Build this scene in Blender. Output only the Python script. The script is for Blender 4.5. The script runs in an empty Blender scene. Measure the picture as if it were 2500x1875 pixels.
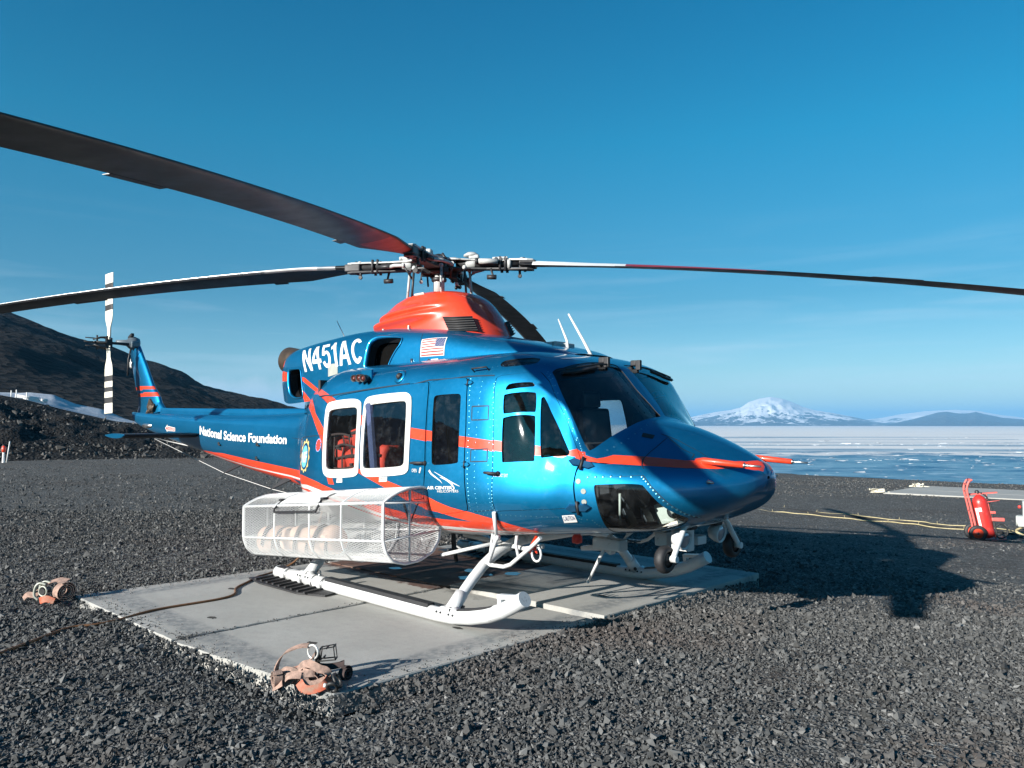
import bpy, bmesh, math, random
import numpy as np
from mathutils import Vector, Matrix, Quaternion
from mathutils.geometry import delaunay_2d_cdt

SC = bpy.context.scene
COL = SC.collection
R = math.radians
rng = np.random.default_rng(7)
random.seed(7)

# ---------------------------------------------------------------- camera
CAM_POS = Vector((6.582, -5.503, 1.633))
CAM_YAW, CAM_PITCH = 2.3511, 0.0512
cam = bpy.data.cameras.new('camera'); cam_ob = bpy.data.objects.new('camera', cam); COL.objects.link(cam_ob)
cam.sensor_fit = 'HORIZONTAL'; cam.sensor_width = 36.0; cam.lens = 36.0*1901.08/2500
cam.clip_start = 0.1; cam.clip_end = 60000
cam_ob.location = CAM_POS
cam_ob.rotation_euler = Vector((math.cos(CAM_YAW)*math.cos(CAM_PITCH), math.sin(CAM_YAW)*math.cos(CAM_PITCH), math.sin(CAM_PITCH))).to_track_quat('-Z', 'Y').to_euler()
SC.camera = cam_ob

# ---------------------------------------------------------------- sky and sun
SUN_EL, SUN_ROT = R(18.8), R(183.5)
world = bpy.data.worlds.new('World'); SC.world = world; world.use_nodes = True
wt = world.node_tree; bg = wt.nodes['Background']
sky = wt.nodes.new('ShaderNodeTexSky'); sky.sky_type = 'NISHITA'; sky.sun_disc = False
sky.sun_elevation = SUN_EL; sky.sun_rotation = SUN_ROT; sky.altitude = 0
sky.air_density = 1.0; sky.dust_density = 0.3; sky.ozone_density = 2.5
# clear cold air: the sky is tinted by height above the horizon, the same all round; thin cirrus streaks low down
gd = wt.nodes.new('ShaderNodeTexCoord'); sxyz = wt.nodes.new('ShaderNodeSeparateXYZ'); wt.links.new(gd.outputs['Generated'], sxyz.inputs[0])
tint = wt.nodes.new('ShaderNodeValToRGB'); wt.links.new(sxyz.outputs[2], tint.inputs[0])
TINT = [(0.0, (0.468, 0.5772, 0.624)), (0.04, (0.4212, 0.5304, 0.5772)), (0.156, (0.1482, 0.39, 0.4524)), (0.342, (0.0312, 0.4992, 0.5772)), (0.477, (0.0031, 0.4524, 0.5694)), (1.0, (0.0016, 0.2184, 0.3744))]
while len(tint.color_ramp.elements) < len(TINT): tint.color_ramp.elements.new(.5)
for e_, (p_, c_) in zip(tint.color_ramp.elements, TINT): e_.position = p_; e_.color = (*c_, 1)
mul = wt.nodes.new('ShaderNodeMix'); mul.data_type = 'RGBA'; mul.blend_type = 'MULTIPLY'; mul.inputs[0].default_value = 1.0
wt.links.new(sky.outputs[0], mul.inputs[6]); wt.links.new(tint.outputs[0], mul.inputs[7])
cmap = wt.nodes.new('ShaderNodeMapping'); cmap.inputs['Scale'].default_value = (2.2, 2.2, 26); wt.links.new(gd.outputs['Generated'], cmap.inputs[0])
cn = wt.nodes.new('ShaderNodeTexNoise'); cn.inputs['Scale'].default_value = 1.6; cn.inputs['Detail'].default_value = 7; cn.inputs['Roughness'].default_value = .55; cn.inputs['Distortion'].default_value = .5; wt.links.new(cmap.outputs[0], cn.inputs['Vector'])
cr = wt.nodes.new('ShaderNodeValToRGB'); cr.color_ramp.elements[0].position = .47; cr.color_ramp.elements[1].position = .80; wt.links.new(cn.outputs[0], cr.inputs[0])
cz = wt.nodes.new('ShaderNodeValToRGB'); cz.color_ramp.elements[0].position = .02; cz.color_ramp.elements[0].color = (.42, .42, .42, 1); cz.color_ramp.elements[1].position = .26; cz.color_ramp.elements[1].color = (0, 0, 0, 1); wt.links.new(sxyz.outputs[2], cz.inputs[0])
cm = wt.nodes.new('ShaderNodeMath'); cm.operation = 'MULTIPLY'; wt.links.new(cr.outputs[0], cm.inputs[0]); wt.links.new(cz.outputs[0], cm.inputs[1])
cl = wt.nodes.new('ShaderNodeMix'); cl.data_type = 'RGBA'; cl.inputs[7].default_value = (3.6, 4.3, 4.8, 1); wt.links.new(cm.outputs[0], cl.inputs[0]); wt.links.new(mul.outputs[2], cl.inputs[6])
# one low cumulus bank behind the hill
dv = (math.cos(2.675), math.sin(2.675), 0)
def wm(op, a, b_=0.0):
    n_ = wt.nodes.new('ShaderNodeMath'); n_.operation = op
    for s_, v_ in ((n_.inputs[0], a), (n_.inputs[1], b_)):
        if isinstance(v_, bpy.types.NodeSocket): wt.links.new(v_, s_)
        else: s_.default_value = v_
    return n_.outputs[0]
def wdot(v_):
    n_ = wt.nodes.new('ShaderNodeVectorMath'); n_.operation = 'DOT_PRODUCT'; wt.links.new(gd.outputs['Generated'], n_.inputs[0]); n_.inputs[1].default_value = v_; return n_.outputs['Value']
cu, cf = wdot((-dv[1], dv[0], 0)), wdot(dv)
bn_ = wt.nodes.new('ShaderNodeTexNoise'); bn_.inputs['Scale'].default_value = 26; bn_.inputs['Detail'].default_value = 7; bn_.inputs['Roughness'].default_value = .6; wt.links.new(gd.outputs['Generated'], bn_.inputs['Vector'])
e_ = wm('ADD', wm('POWER', wm('ABSOLUTE', wm('MULTIPLY', cu, 7.4)), 2.0), wm('POWER', wm('ABSOLUTE', wm('MULTIPLY', wm('SUBTRACT', sxyz.outputs[2], .026), 28.0)), 2.0))
cmask = wm('ADD', wm('SUBTRACT', 1.0, e_), wm('MULTIPLY', wm('SUBTRACT', bn_.outputs[0], .5), 2.2)); cmask = wm('MULTIPLY', cmask, wm('GREATER_THAN', cf, 0.0))
cmr = wt.nodes.new('ShaderNodeValToRGB'); cmr.color_ramp.elements[0].position = .05; cmr.color_ramp.elements[1].position = .75; cmr.color_ramp.elements[1].color = (.55, .55, .55, 1); wt.links.new(cmask, cmr.inputs[0])
cl2 = wt.nodes.new('ShaderNodeMix'); cl2.data_type = 'RGBA'; cl2.inputs[7].default_value = (3.6, 3.9, 4.1, 1); wt.links.new(cmr.outputs[0], cl2.inputs[0]); wt.links.new(cl.outputs[2], cl2.inputs[6])
wt.links.new(cl2.outputs[2], bg.inputs[0]); bg.inputs[1].default_value = 0.10
sun = bpy.data.lights.new('sun', 'SUN'); sun.energy = 5.0; sun.angle = R(0.53); sun.color = (1.0, 0.95, 0.88)
sun_ob = bpy.data.objects.new('sun', sun); COL.objects.link(sun_ob)
SUN_DIR = Vector((math.sin(SUN_ROT)*math.cos(SUN_EL), math.cos(SUN_ROT)*math.cos(SUN_EL), math.sin(SUN_EL)))
sun_ob.rotation_euler = SUN_DIR.to_track_quat('Z', 'Y').to_euler()
SC.view_settings.view_transform = 'Standard'; SC.view_settings.look = 'None'
SC.view_settings.exposure = 1.1; SC.view_settings.gamma = 1.0; SC.view_settings.use_curve_mapping = False
SC.render.engine = 'CYCLES'
SC.cycles.max_bounces = 8; SC.cycles.transparent_max_bounces = 24; SC.cycles.caustics_reflective = False; SC.cycles.caustics_refractive = False
SC.cycles.use_denoising = True
# ---------------------------------------------------------------- lofted surfaces
TIP = 3.832
class Loft:
    """stations: {x: [(y, z) ...]} half sections from top centre to bottom centre"""
    def __init__(self, stations, warp=True, open_end=False):
        xs = sorted(stations, reverse=True); self.warp = warp
        self.xs = np.array(xs); self.s = self.to_s(self.xs)
        T = np.array([stations[x] for x in xs], float)
        self.y, self.z = T[:, :, 0], T[:, :, 1]
        self.n = T.shape[1]; self.h = 1.0/(self.n-1)
        # mirror the section so that the spline is smooth across the centre line
        def full(a, sg):
            tail = 2*a[:, -1:]-a[:, -2::-1] if open_end else sg*a[:, -2::-1]
            return np.concatenate([sg*a[:, :0:-1], a, tail], 1)
        self.fy, self.fz = full(self.y, -1), full(self.z, 1)
        self.my, self.mz = _nat2(self.fy, self.h), _nat2(self.fz, self.h)
    def to_s(self, x):
        x = np.asarray(x, float)
        return np.sqrt(np.maximum(TIP - x, 0)) if self.warp else -x
    def to_x(self, s):
        return TIP - np.asarray(s)**2 if self.warp else -np.asarray(s)
    def _sec(self, f, m, t):
        k = np.clip(t, 0, 1)/self.h + self.n - 1
        i = np.clip(np.floor(k).astype(int), 0, f.shape[1]-2); u = k - i; h = self.h
        a = 1-u
        return a*f[:, i] + u*f[:, i+1] + ((a**3-a)*m[:, i] + (u**3-u)*m[:, i+1])*h*h/6
    def _pch(self, v, s):
        S = self.s; hh = np.diff(S); d = np.diff(v, axis=0)/hh[:, None]
        g = np.zeros_like(v); w1 = (2*hh[1:]+hh[:-1])[:, None]; w2 = (hh[1:]+2*hh[:-1])[:, None]
        same = (d[:-1]*d[1:]) > 0
        with np.errstate(divide='ignore', invalid='ignore'):
            gi = (w1+w2)/(w1/d[:-1]+w2/d[1:])
        g[1:-1] = np.where(same, gi, 0); g[0] = d[0]; g[-1] = d[-1]
        i = np.clip(np.searchsorted(S, s, side='right')-1, 0, len(S)-2)
        c = np.arange(len(s)); h = hh[i]; u = (s-S[i])/h
        h00 = 2*u**3-3*u**2+1; h10 = u**3-2*u**2+u; h01 = -2*u**3+3*u**2; h11 = u**3-u**2
        return h00*v[i, c]+h10*h*g[i, c]+h01*v[i+1, c]+h11*h*g[i+1, c]
    def P(self, s, t):
        """points on the +y half"""
        s = np.clip(np.atleast_1d(np.asarray(s, float)), self.s[0], self.s[-1]); t = np.atleast_1d(np.asarray(t, float))
        y = self._pch(self._sec(self.fy, self.my, t), s); z = self._pch(self._sec(self.fz, self.mz, t), s)
        return np.stack([self.to_x(s), y, z], 1)
    def N(self, s, t):
        e = 2e-3; s = np.clip(np.atleast_1d(np.asarray(s, float)), self.s[0]+1e-3, self.s[-1]-1e-3); t = np.clip(np.atleast_1d(np.asarray(t, float)), 0, 1)
        ds = self.P(np.minimum(s+e, self.s[-1]), t)-self.P(np.maximum(s-e, self.s[0]), t)
        dt = self.P(s, np.minimum(t+e, 1))-self.P(s, np.maximum(t-e, 0))
        n = np.cross(dt, ds); l = np.linalg.norm(n, axis=1, keepdims=True)
        return n/np.maximum(l, 1e-9)
def _nat2(f, h):
    n = f.shape[1]; A = np.zeros((n, n)); B = np.zeros((n, f.shape[0])); A[0, 0] = A[-1, -1] = 1
    for i in range(1, n-1):
        A[i, i-1:i+2] = (1, 4, 1); B[i] = 6*(f[:, i+1]-2*f[:, i]+f[:, i-1])/h**2
    return np.linalg.solve(A, B).T

BODY = Loft({
 3.832: [(0,1.235)]*11,
 3.80: [(0,1.33),(.05,1.32),(.1,1.305),(.14,1.28),(.165,1.255),(.18,1.22),(.182,1.195),(.175,1.165),(.15,1.14),(.08,1.128),(0,1.125)],
 3.725: [(0,1.38),(.09,1.365),(.175,1.335),(.255,1.295),(.3,1.26),(.325,1.21),(.33,1.165),(.32,1.115),(.27,1.07),(.15,1.045),(0,1.04)],
 3.6: [(0,1.445),(.13,1.425),(.26,1.37),(.37,1.315),(.435,1.27),(.475,1.21),(.485,1.14),(.465,1.06),(.39,.995),(.22,.962),(0,.955)],
 3.37: [(0,1.545),(.18,1.515),(.35,1.43),(.49,1.345),(.56,1.29),(.61,1.225),(.63,1.13),(.605,1.02),(.51,.93),(.3,.875),(0,.862)],
 3.2: [(0,1.605),(.22,1.565),(.42,1.45),(.6,1.345),(.67,1.295),(.72,1.235),(.745,1.14),(.72,1.0),(.62,.885),(.38,.825),(0,.81)],
 3.05: [(0,1.645),(.28,1.59),(.52,1.45),(.7,1.345),(.755,1.305),(.8,1.245),(.825,1.15),(.805,.985),(.7,.86),(.44,.795),(0,.78)],
 2.94: [(0,1.676),(.34,1.61),(.6,1.46),(.765,1.355),(.81,1.32),(.85,1.26),(.875,1.16),(.855,.98),(.745,.85),(.48,.785),(0,.765)],
 2.8: [(0,1.82),(.38,1.76),(.68,1.57),(.835,1.42),(.865,1.38),(.9,1.31),(.935,1.18),(.915,.98),(.805,.84),(.52,.77),(0,.75)],
 2.7: [(0,1.925),(.38,1.875),(.7,1.73),(.855,1.59),(.885,1.53),(.93,1.42),(.975,1.19),(.955,.98),(.845,.835),(.55,.76),(0,.74)],
 2.6: [(0,2.03),(.38,1.99),(.7,1.88),(.845,1.775),(.885,1.68),(.95,1.48),(1.02,1.2),(1.0,.98),(.885,.83),(.58,.75),(0,.73)],
 2.5: [(0,2.125),(.39,2.095),(.7,2.02),(.835,1.945),(.905,1.80),(.985,1.53),(1.055,1.2),(1.04,.98),(.92,.825),(.61,.742),(0,.722)],
 2.42: [(0,2.165),(.4,2.155),(.7,2.115),(.83,2.05),(.925,1.89),(1.02,1.57),(1.085,1.21),(1.07,.98),(.95,.82),(.64,.735),(0,.715)],
 2.2: [(0,2.24),(.42,2.23),(.74,2.185),(.91,2.10),(1.02,1.94),(1.1,1.6),(1.155,1.22),(1.14,.98),(1.02,.80),(.7,.72),(0,.7)],
 1.9: [(0,2.285),(.44,2.275),(.78,2.235),(.97,2.14),(1.09,1.96),(1.165,1.6),(1.21,1.22),(1.195,.96),(1.08,.78),(.75,.69),(0,.67)],
 1.4: [(0,2.28),(.45,2.275),(.8,2.24),(1.0,2.15),(1.11,1.97),(1.185,1.6),(1.235,1.22),(1.22,.94),(1.11,.75),(.79,.65),(0,.63)],
 .5: [(0,2.27),(.45,2.265),(.8,2.235),(1.0,2.15),(1.11,1.97),(1.185,1.6),(1.235,1.22),(1.22,.93),(1.12,.74),(.8,.62),(0,.60)],
 -.4: [(0,2.26),(.45,2.255),(.8,2.225),(1.0,2.14),(1.11,1.96),(1.185,1.6),(1.23,1.22),(1.215,.93),(1.11,.74),(.8,.63),(0,.61)],
 -.9: [(0,2.2),(.45,2.19),(.75,2.14),(.93,2.04),(1.03,1.88),(1.1,1.55),(1.14,1.2),(1.12,.94),(1.01,.76),(.7,.66),(0,.63)],
 -1.3: [(0,2.05),(.4,2.04),(.62,2.0),(.76,1.9),(.84,1.75),(.9,1.5),(.93,1.2),(.91,.97),(.82,.81),(.56,.71),(0,.68)],
 -1.7: [(0,1.9),(.3,1.89),(.47,1.85),(.56,1.78),(.62,1.67),(.67,1.45),(.69,1.2),(.67,.99),(.6,.85),(.4,.76),(0,.73)],
 -2.2: [(0,1.8),(.22,1.79),(.34,1.77),(.41,1.71),(.45,1.62),(.48,1.45),(.48,1.22),(.465,1.03),(.41,.9),(.28,.82),(0,.79)],
 -4: [(0,1.76),(.18,1.76),(.29,1.73),(.35,1.67),(.375,1.58),(.39,1.45),(.385,1.3),(.36,1.16),(.3,1.06),(.18,.99),(0,.97)],
 -6: [(0,1.79),(.14,1.79),(.21,1.77),(.255,1.72),(.275,1.66),(.285,1.57),(.28,1.46),(.265,1.36),(.22,1.29),(.13,1.245),(0,1.23)],
 -8: [(0,1.83),(.1,1.83),(.15,1.815),(.175,1.78),(.187,1.74),(.193,1.69),(.19,1.63),(.18,1.585),(.15,1.55),(.09,1.53),(0,1.525)],
 -8.75: [(0,1.85),(.06,1.85),(.09,1.84),(.11,1.815),(.118,1.79),(.12,1.76),(.118,1.73),(.11,1.705),(.09,1.69),(.05,1.68),(0,1.675)],
 -9.0: [(0,1.86),(.02,1.86),(.035,1.855),(.045,1.845),(.05,1.835),(.05,1.82),(.05,1.81),(.045,1.8),(.035,1.79),(.02,1.785),(0,1.785)],
})
COWL = Loft({
 2.2: [(0,2.25),(.15,2.25),(.25,2.24),(.30,2.22),(.33,2.19),(.35,2.1)],
 1.9: [(0,2.34),(.28,2.335),(.42,2.315),(.48,2.275),(.51,2.22),(.54,2.1)],
 1.2: [(0,2.48),(.33,2.475),(.5,2.435),(.57,2.36),(.6,2.26),(.62,2.08)],
 .4: [(0,2.63),(.36,2.62),(.55,2.56),(.63,2.43),(.655,2.26),(.66,2.06)],
 -.3: [(0,2.69),(.38,2.68),(.58,2.605),(.66,2.45),(.69,2.24),(.7,2.02)],
 -.8: [(0,2.69),(.38,2.68),(.58,2.60),(.66,2.44),(.69,2.22),(.7,1.98)],
 -1.5: [(0,2.66),(.36,2.65),(.56,2.57),(.655,2.41),(.68,2.18),(.69,1.90)],
 -2.1: [(0,2.62),(.33,2.61),(.52,2.53),(.6,2.38),(.62,2.15),(.61,1.88)],
 -2.45: [(0,2.58),(.3,2.57),(.45,2.50),(.52,2.37),(.53,2.15),(.5,1.93)],
 -2.62: [(0,2.50),(.22,2.49),(.33,2.44),(.38,2.34),(.39,2.17),(.36,2.02)],
}, warp=False, open_end=True)
BK = {
 'B:frame_rear': [(-0.3964,0.4438),(-0.358,0.4341),(-0.1818,0.4297),(0.0676,0.4277),(0.1799,0.4328),(0.2377,0.4463),(0.3272,0.6091),(0.2889,0.6228),(0.2061,0.63),(-0.1876,0.639),(-0.2797,0.6324),(-0.322,0.6155),(-0.3526,0.5403),(-0.4009,0.4641)],
 'B:glass_rear': [(-0.3473,0.4643),(-0.3284,0.4572),(-0.2705,0.4522),(0.0925,0.4481),(0.1492,0.4512),(0.178,0.4616),(0.2551,0.5978),(0.2225,0.6058),(0.1599,0.608),(-0.2132,0.6148),(-0.2607,0.6098),(-0.2759,0.6002)],
 'B:frame_front': [(0.2645,0.448),(0.2765,0.4318),(0.3425,0.4219),(0.8588,0.4156),(0.9458,0.4199),(1.0138,0.4365),(1.0896,0.5917),(1.0643,0.6047),(0.9899,0.613),(0.4719,0.626),(0.3911,0.6224),(0.343,0.6071)],
 'B:glass_front': [(0.302,0.4575),(0.3162,0.4483),(0.3674,0.4432),(0.8537,0.4365),(0.9114,0.439),(0.9427,0.4482),(1.0153,0.5772),(0.9939,0.5881),(0.9384,0.5935),(0.4273,0.6044),(0.3859,0.6015),(0.3675,0.5916)],
 'B:slide_door': [(-0.2041,0.4129),(1.1956,0.382),(1.2551,0.5008),(1.3011,0.5833),(1.2989,0.6822),(-0.4317,0.7585),(-0.35,0.6083),(-0.3834,0.5276),(-0.3964,0.4403)],
 'B:hinged': [(1.2026,0.3821),(1.6856,0.3739),(1.7659,0.5003),(1.7867,0.5726),(1.8129,0.6495),(1.821,0.7177),(1.2566,0.7447),(1.3095,0.5832),(1.2636,0.5008)],
 'B:hinged_glass': [(1.3023,0.4383),(1.3085,0.4307),(1.3373,0.4275),(1.6005,0.4254),(1.6403,0.4274),(1.6565,0.4355),(1.7168,0.5691),(1.698,0.5757),(1.4334,0.5824),(1.3946,0.5799),(1.3815,0.5737)],
 'B:access_hi': [(1.7999,0.4554),(1.9816,0.4541),(1.9932,0.4832),(1.8147,0.484)],
 'B:access_lo': [(1.8432,0.5443),(2.0165,0.5413),(2.0227,0.5677),(1.8482,0.5698)],
 'B:crew': [(1.9835,0.3716),(2.1389,0.3553),(2.3206,0.3225),(2.3479,0.3278),(2.3815,0.345),(2.6402,0.4053),(2.7701,0.4759),(2.7755,0.5055),(2.7568,0.5546),(2.7461,0.605),(2.7516,0.6453),(2.7602,0.6925),(2.0786,0.723),(2.0816,0.5868),(2.0533,0.4989)],
 'B:slot': [(2.109,0.4131),(2.1194,0.401),(2.1449,0.3948),(2.2986,0.3817),(2.3241,0.3834),(2.3433,0.396),(2.1161,0.4162)],
 'B:mid_glass': [(2.1041,0.4266),(2.361,0.411),(2.3912,0.4607),(2.1255,0.4727)],
 'B:low_glass': [(2.125,0.4786),(2.3926,0.4664),(2.4377,0.561),(2.164,0.5702)],
 'B:quarter': [(2.4045,0.4265),(2.4136,0.4181),(2.432,0.4159),(2.5493,0.4504),(2.6837,0.5031),(2.6871,0.5141),(2.6699,0.5261),(2.4866,0.5492),(2.4728,0.5476)],
 'B:windshield': [(2.4126,0.3081),(2.4428,0.2182),(2.4366,0.1349),(2.4223,0.0652),(2.4512,0.0134),(2.5124,0.017),(2.6971,0.0216),(2.8704,0.0119),(2.9112,0.0078),(2.9135,0.03),(2.9018,0.0808),(2.8874,0.1262),(2.8529,0.1882),(2.7958,0.2999),(2.6808,0.2985),(2.5463,0.3234)],
 'B:roofwin': [(1.9685,0.32),(1.9571,0.2818),(2.0348,0.2591),(2.2089,0.2019),(2.2539,0.2409),(2.2401,0.2741),(2.0516,0.319)],
 'B:chin': [(2.8842,0.5981),(2.9059,0.5894),(3.1993,0.5477),(3.2332,0.583),(3.2861,0.6446),(3.3554,0.718),(3.4114,0.7746),(3.4341,0.8224),(3.3048,0.8909),(3.1405,0.9021),(2.9831,0.9081),(2.8641,0.891),(2.9011,0.808),(2.9176,0.7367),(2.903,0.6643)],
 'B:caution': [(2.6316,0.7254),(2.7251,0.7197),(2.7276,0.7569),(2.6241,0.7641)],
 'B:stripe_slide': [(0.8661,0.4957),(1.0696,0.501),(1.2642,0.5055),(1.2836,0.5294),(1.0896,0.5242),(0.8679,0.5177)],
 'B:stripe_hinged': [(1.2434,0.505),(1.3417,0.5075),(1.6941,0.5166),(1.8037,0.5191),(1.8162,0.5406),(1.7082,0.5388),(1.3502,0.5286),(1.2617,0.5274)],
 'B:stripe_pillar': [(1.7456,0.5175),(2.0767,0.5258),(2.0869,0.5472),(1.759,0.5396)],
 'B:stripe_crew': [(2.0556,0.5238),(2.144,0.5261),(2.4274,0.5278),(2.464,0.5257),(2.624,0.5113),(2.6862,0.5006),(2.7534,0.4342),(2.7766,0.3511),(2.793,0.4569),(2.7587,0.4937),(2.6369,0.5354),(2.4735,0.5445),(2.4373,0.5477),(2.1541,0.5467),(2.0657,0.5449)],
 'B:stripe_nose': [(2.7296,0.4735),(2.7534,0.4342),(2.9301,0.2526),(3.1359,0.2547),(3.3952,0.275),(3.5812,0.2389),(3.724,0.1503),(3.7603,0.0354),(3.7787,0.0),(3.8107,0.0363),(3.8212,0.201),(3.7942,0.2653),(3.7339,0.2616),(3.6,0.3277),(3.4303,0.3601),(3.1973,0.3431),(2.9779,0.3391),(2.7587,0.4937),(2.7321,0.5151)],
 'B:stripe_x1': [(-0.9208,0.3305),(-0.9208,0.3222),(-0.6299,0.3757),(-0.2364,0.4309),(0.2566,0.4724),(0.2815,0.4959),(-0.3705,0.4423),(-0.7298,0.386),(-0.9208,0.3389),(-0.9541,0.3431)],
 'B:stripe_x2': [(-0.9581,0.3682),(-0.9208,0.3891),(-1.0254,0.3938),(-0.6562,0.4573),(-0.4148,0.5024),(-0.3063,0.5401),(-0.1897,0.6175),(-0.2815,0.6188),(-0.4173,0.5341),(-0.7073,0.4691),(-1.0343,0.4024),(-0.9956,0.3808)],
 'B:stripe_low1': [(0.1883,0.5785),(0.3262,0.6056),(0.6187,0.6227),(0.9828,0.6461),(1.3246,0.6692),(1.4723,0.6873),(1.4439,0.7254),(1.2932,0.7195),(0.723,0.6534),(0.3188,0.617),(0.1791,0.6021)],
 'B:stripe_boom': [(-5.4376,0.7879),(-4.5404,0.7053),(-3.5145,0.69),(-2.3534,0.6746),(-1.1413,0.6186),(-1.1413,0.6498),(-2.5033,0.7525),(-3.6365,0.7937),(-4.3623,0.8903),(-4.8875,0.899),(-5.4059,0.899),(-5.5635,0.8906)],
 'B:stripe_cab': [(-2.417,0.6888),(-2.3229,0.6869),(-0.8848,0.6385),(-0.4754,0.6545),(-0.3334,0.6708),(-0.0241,0.6864),(-0.0447,0.7129),(-0.344,0.6894),(-0.7249,0.675),(-2.3651,0.7407),(-2.4591,0.7418)],
 'B:low_top': [(1.2421,0.6862),(1.4782,0.6909),(1.6234,0.7037),(1.8322,0.7216),(2.0146,0.7447),(2.1821,0.778),(2.3073,0.8167),(2.356,0.8627),(2.4943,0.8888)],
 'B:low_bot': [(1.0885,0.8079),(1.344,0.8004),(1.6387,0.7988),(1.9089,0.8188),(2.0361,0.8579),(2.2526,0.8494),(2.3789,0.8536),(2.4819,0.8952)],
 'B:nsf': [(-5.369,0.428),(-2.4381,0.4808),(-2.4445,0.5355),(-5.3452,0.5484)],
 'B:danger': [(-6.8745,0.4912),(-6.4196,0.5116),(-6.427,0.5966),(-6.8858,0.6337)],
 'B:air': [(1.3438,0.6382),(1.7352,0.6321),(1.7341,0.6506),(1.3414,0.6569)],
 'B:logo': [(1.3561,0.5948),(1.7874,0.6143),(1.7394,0.6374),(1.3774,0.6103)],
 'B:seal_nsf': [(-0.8576,0.521),(-0.6237,0.5761),(-0.748,0.6316),(-1.0177,0.5743)],
 'B:seal_round': [(-2.2205,0.5107),(-1.1413,0.5751),(-1.071,0.6318),(-2.291,0.5997)],
 'B:badge_red': [(-0.4309,0.5325),(-0.3818,0.5469),(-0.4182,0.5601),(-0.4819,0.5469)],
 'B:label1': [(-0.0639,0.6382),(0.0351,0.6358),(0.0339,0.6495),(-0.0699,0.6523)],
 'B:label2': [(0.6478,0.6234),(0.769,0.6202),(0.7664,0.6338),(0.6427,0.6369)],
 'B:hinge_pts': [(2.7769,0.4992),(2.7635,0.689),(1.7077,0.3957),(1.7925,0.5767)],
 'B:handle_crew': [(2.0287,0.5933),(2.1393,0.5945)],
 'B:handle_slide': [(1.137,0.5805),(1.299,0.5788),(1.2447,0.5899),(1.2328,0.6042)],
 'B:grab': [(1.7305,0.3515),(1.885,0.3439)],
 'B:cluster': [(0.0717,0.3575),(0.1595,0.3583),(0.2299,0.3617),(-0.0035,0.3038),(0.3218,0.3922)],
 'B:dome': [(0.7195,0.3544)],
 'B:door_rail': [(-0.6526,0.4041),(-0.3821,0.4131),(0.1559,0.4026),(0.9035,0.3882)],
 'B:door_rail2': [(0.8061,0.4019),(1.1751,0.3793),(1.476,0.3786),(1.6834,0.3719),(1.9707,0.3684)],
 'B:riv_post': [(2.3818,0.312),(2.4936,0.3478),(2.6149,0.3665),(2.7302,0.3589),(2.7758,0.4321)],
 'B:riv_wpost': [(2.3818,0.3255),(2.4869,0.3676),(2.5711,0.391),(2.669,0.3965),(2.7576,0.3967)],
 'B:riv_pillar': [(1.7147,0.3807),(1.7949,0.5053),(1.8126,0.5779),(1.833,0.6417),(1.8402,0.7101)],
 'B:riv_pillar2': [(1.9911,0.3975),(2.0388,0.4802),(2.0728,0.5544),(2.0839,0.6106),(2.072,0.7062)],
 'B:riv_sill': [(1.872,0.7181),(2.0649,0.7133),(2.4716,0.7038),(2.7098,0.6917)],
 'B:riv_low': [(1.8807,0.7268),(2.2432,0.7363),(2.5401,0.7385),(2.8419,0.7452),(2.8729,0.7959)],
 'B:riv_chin': [(2.8405,0.5596),(3.014,0.5075),(3.1964,0.4838),(3.2424,0.5408),(3.32,0.64),(3.4065,0.7234),(3.4876,0.8266)],
 'B:seam_chin': [(2.8339,0.5696),(2.8347,0.5567),(3.1984,0.4731),(3.2617,0.5602),(3.3517,0.6574),(3.4278,0.7394),(3.4857,0.8398)],
 'B:seam_nose': [(3.1591,0.3346),(3.1288,0.2647),(3.1327,0.2229),(3.1619,0.1407),(3.317,0.1956),(3.4214,0.2203),(3.4273,0.2502)],
 'B:seam_nose2': [(3.0951,0.1241),(3.2429,0.1499),(3.4354,0.1922),(3.5797,0.2361)],
 'B:seam_nose3': [(3.1591,0.3346),(3.1828,0.3919),(3.3462,0.3835),(3.6735,0.3109)],
 'B:seam_tail': [(-2.2914,0.4969),(-0.9786,0.5148),(-0.4045,0.5229)],
 'B:seam_tail2': [(-0.3993,0.5405),(-0.35,0.6083),(-0.3615,0.6799)],
 'B:nosevent': [(2.9826,0.1285),(3.0687,0.1346),(3.0759,0.1535),(2.9962,0.1474)],
 'B:white_dots': [(2.8134,0.6283),(2.8141,0.6666),(2.7744,0.5913)],
 'B:step_top': [(2.0737,0.7294)],
 'W:intake': [(-0.3813,0.8165),(-0.3709,0.7136),(-0.3564,0.5513),(-0.2967,0.497),(-0.1798,0.481),(0.1684,0.4977),(0.1598,0.5943),(0.1065,0.6582),(0.0431,0.7553),(-0.0045,0.8479)],
 'W:vent': [(-2.1165,0.6815),(-2.0534,0.6714),(-1.7819,0.6906),(-1.7405,0.7879),(-1.7072,0.8698),(-1.6726,0.9624),(-1.9114,0.9566),(-2.0585,0.9187),(-2.1045,0.8194)],
 'W:n451': [(-1.8999,0.4309),(-0.5451,0.4531),(-0.4298,0.7498),(-1.6609,0.739)],
 'W:flag': [(0.4688,0.5296),(0.8043,0.4606),(0.8334,0.7583),(0.4953,0.7587)],
 'W:port': [(0.5929,0.8052),(0.6161,0.7806),(0.6476,0.8089),(0.6257,0.856)],
 'W:plate': [(0.6506,0.7916),(0.753,0.7898),(0.7549,0.8512),(0.6548,0.8516)],
 'W:panel': [(-1.1432,0.708),(-0.9445,0.7138),(-0.9257,0.8175),(-1.1222,0.8275)],
 'W:stripe_x1': [(-1.7665,0.7749),(-1.6692,0.7912),(-1.2389,0.9245),(-1.2357,0.9544),(-1.3551,0.9435),(-1.738,0.8096),(-1.7632,0.8021)],
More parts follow.
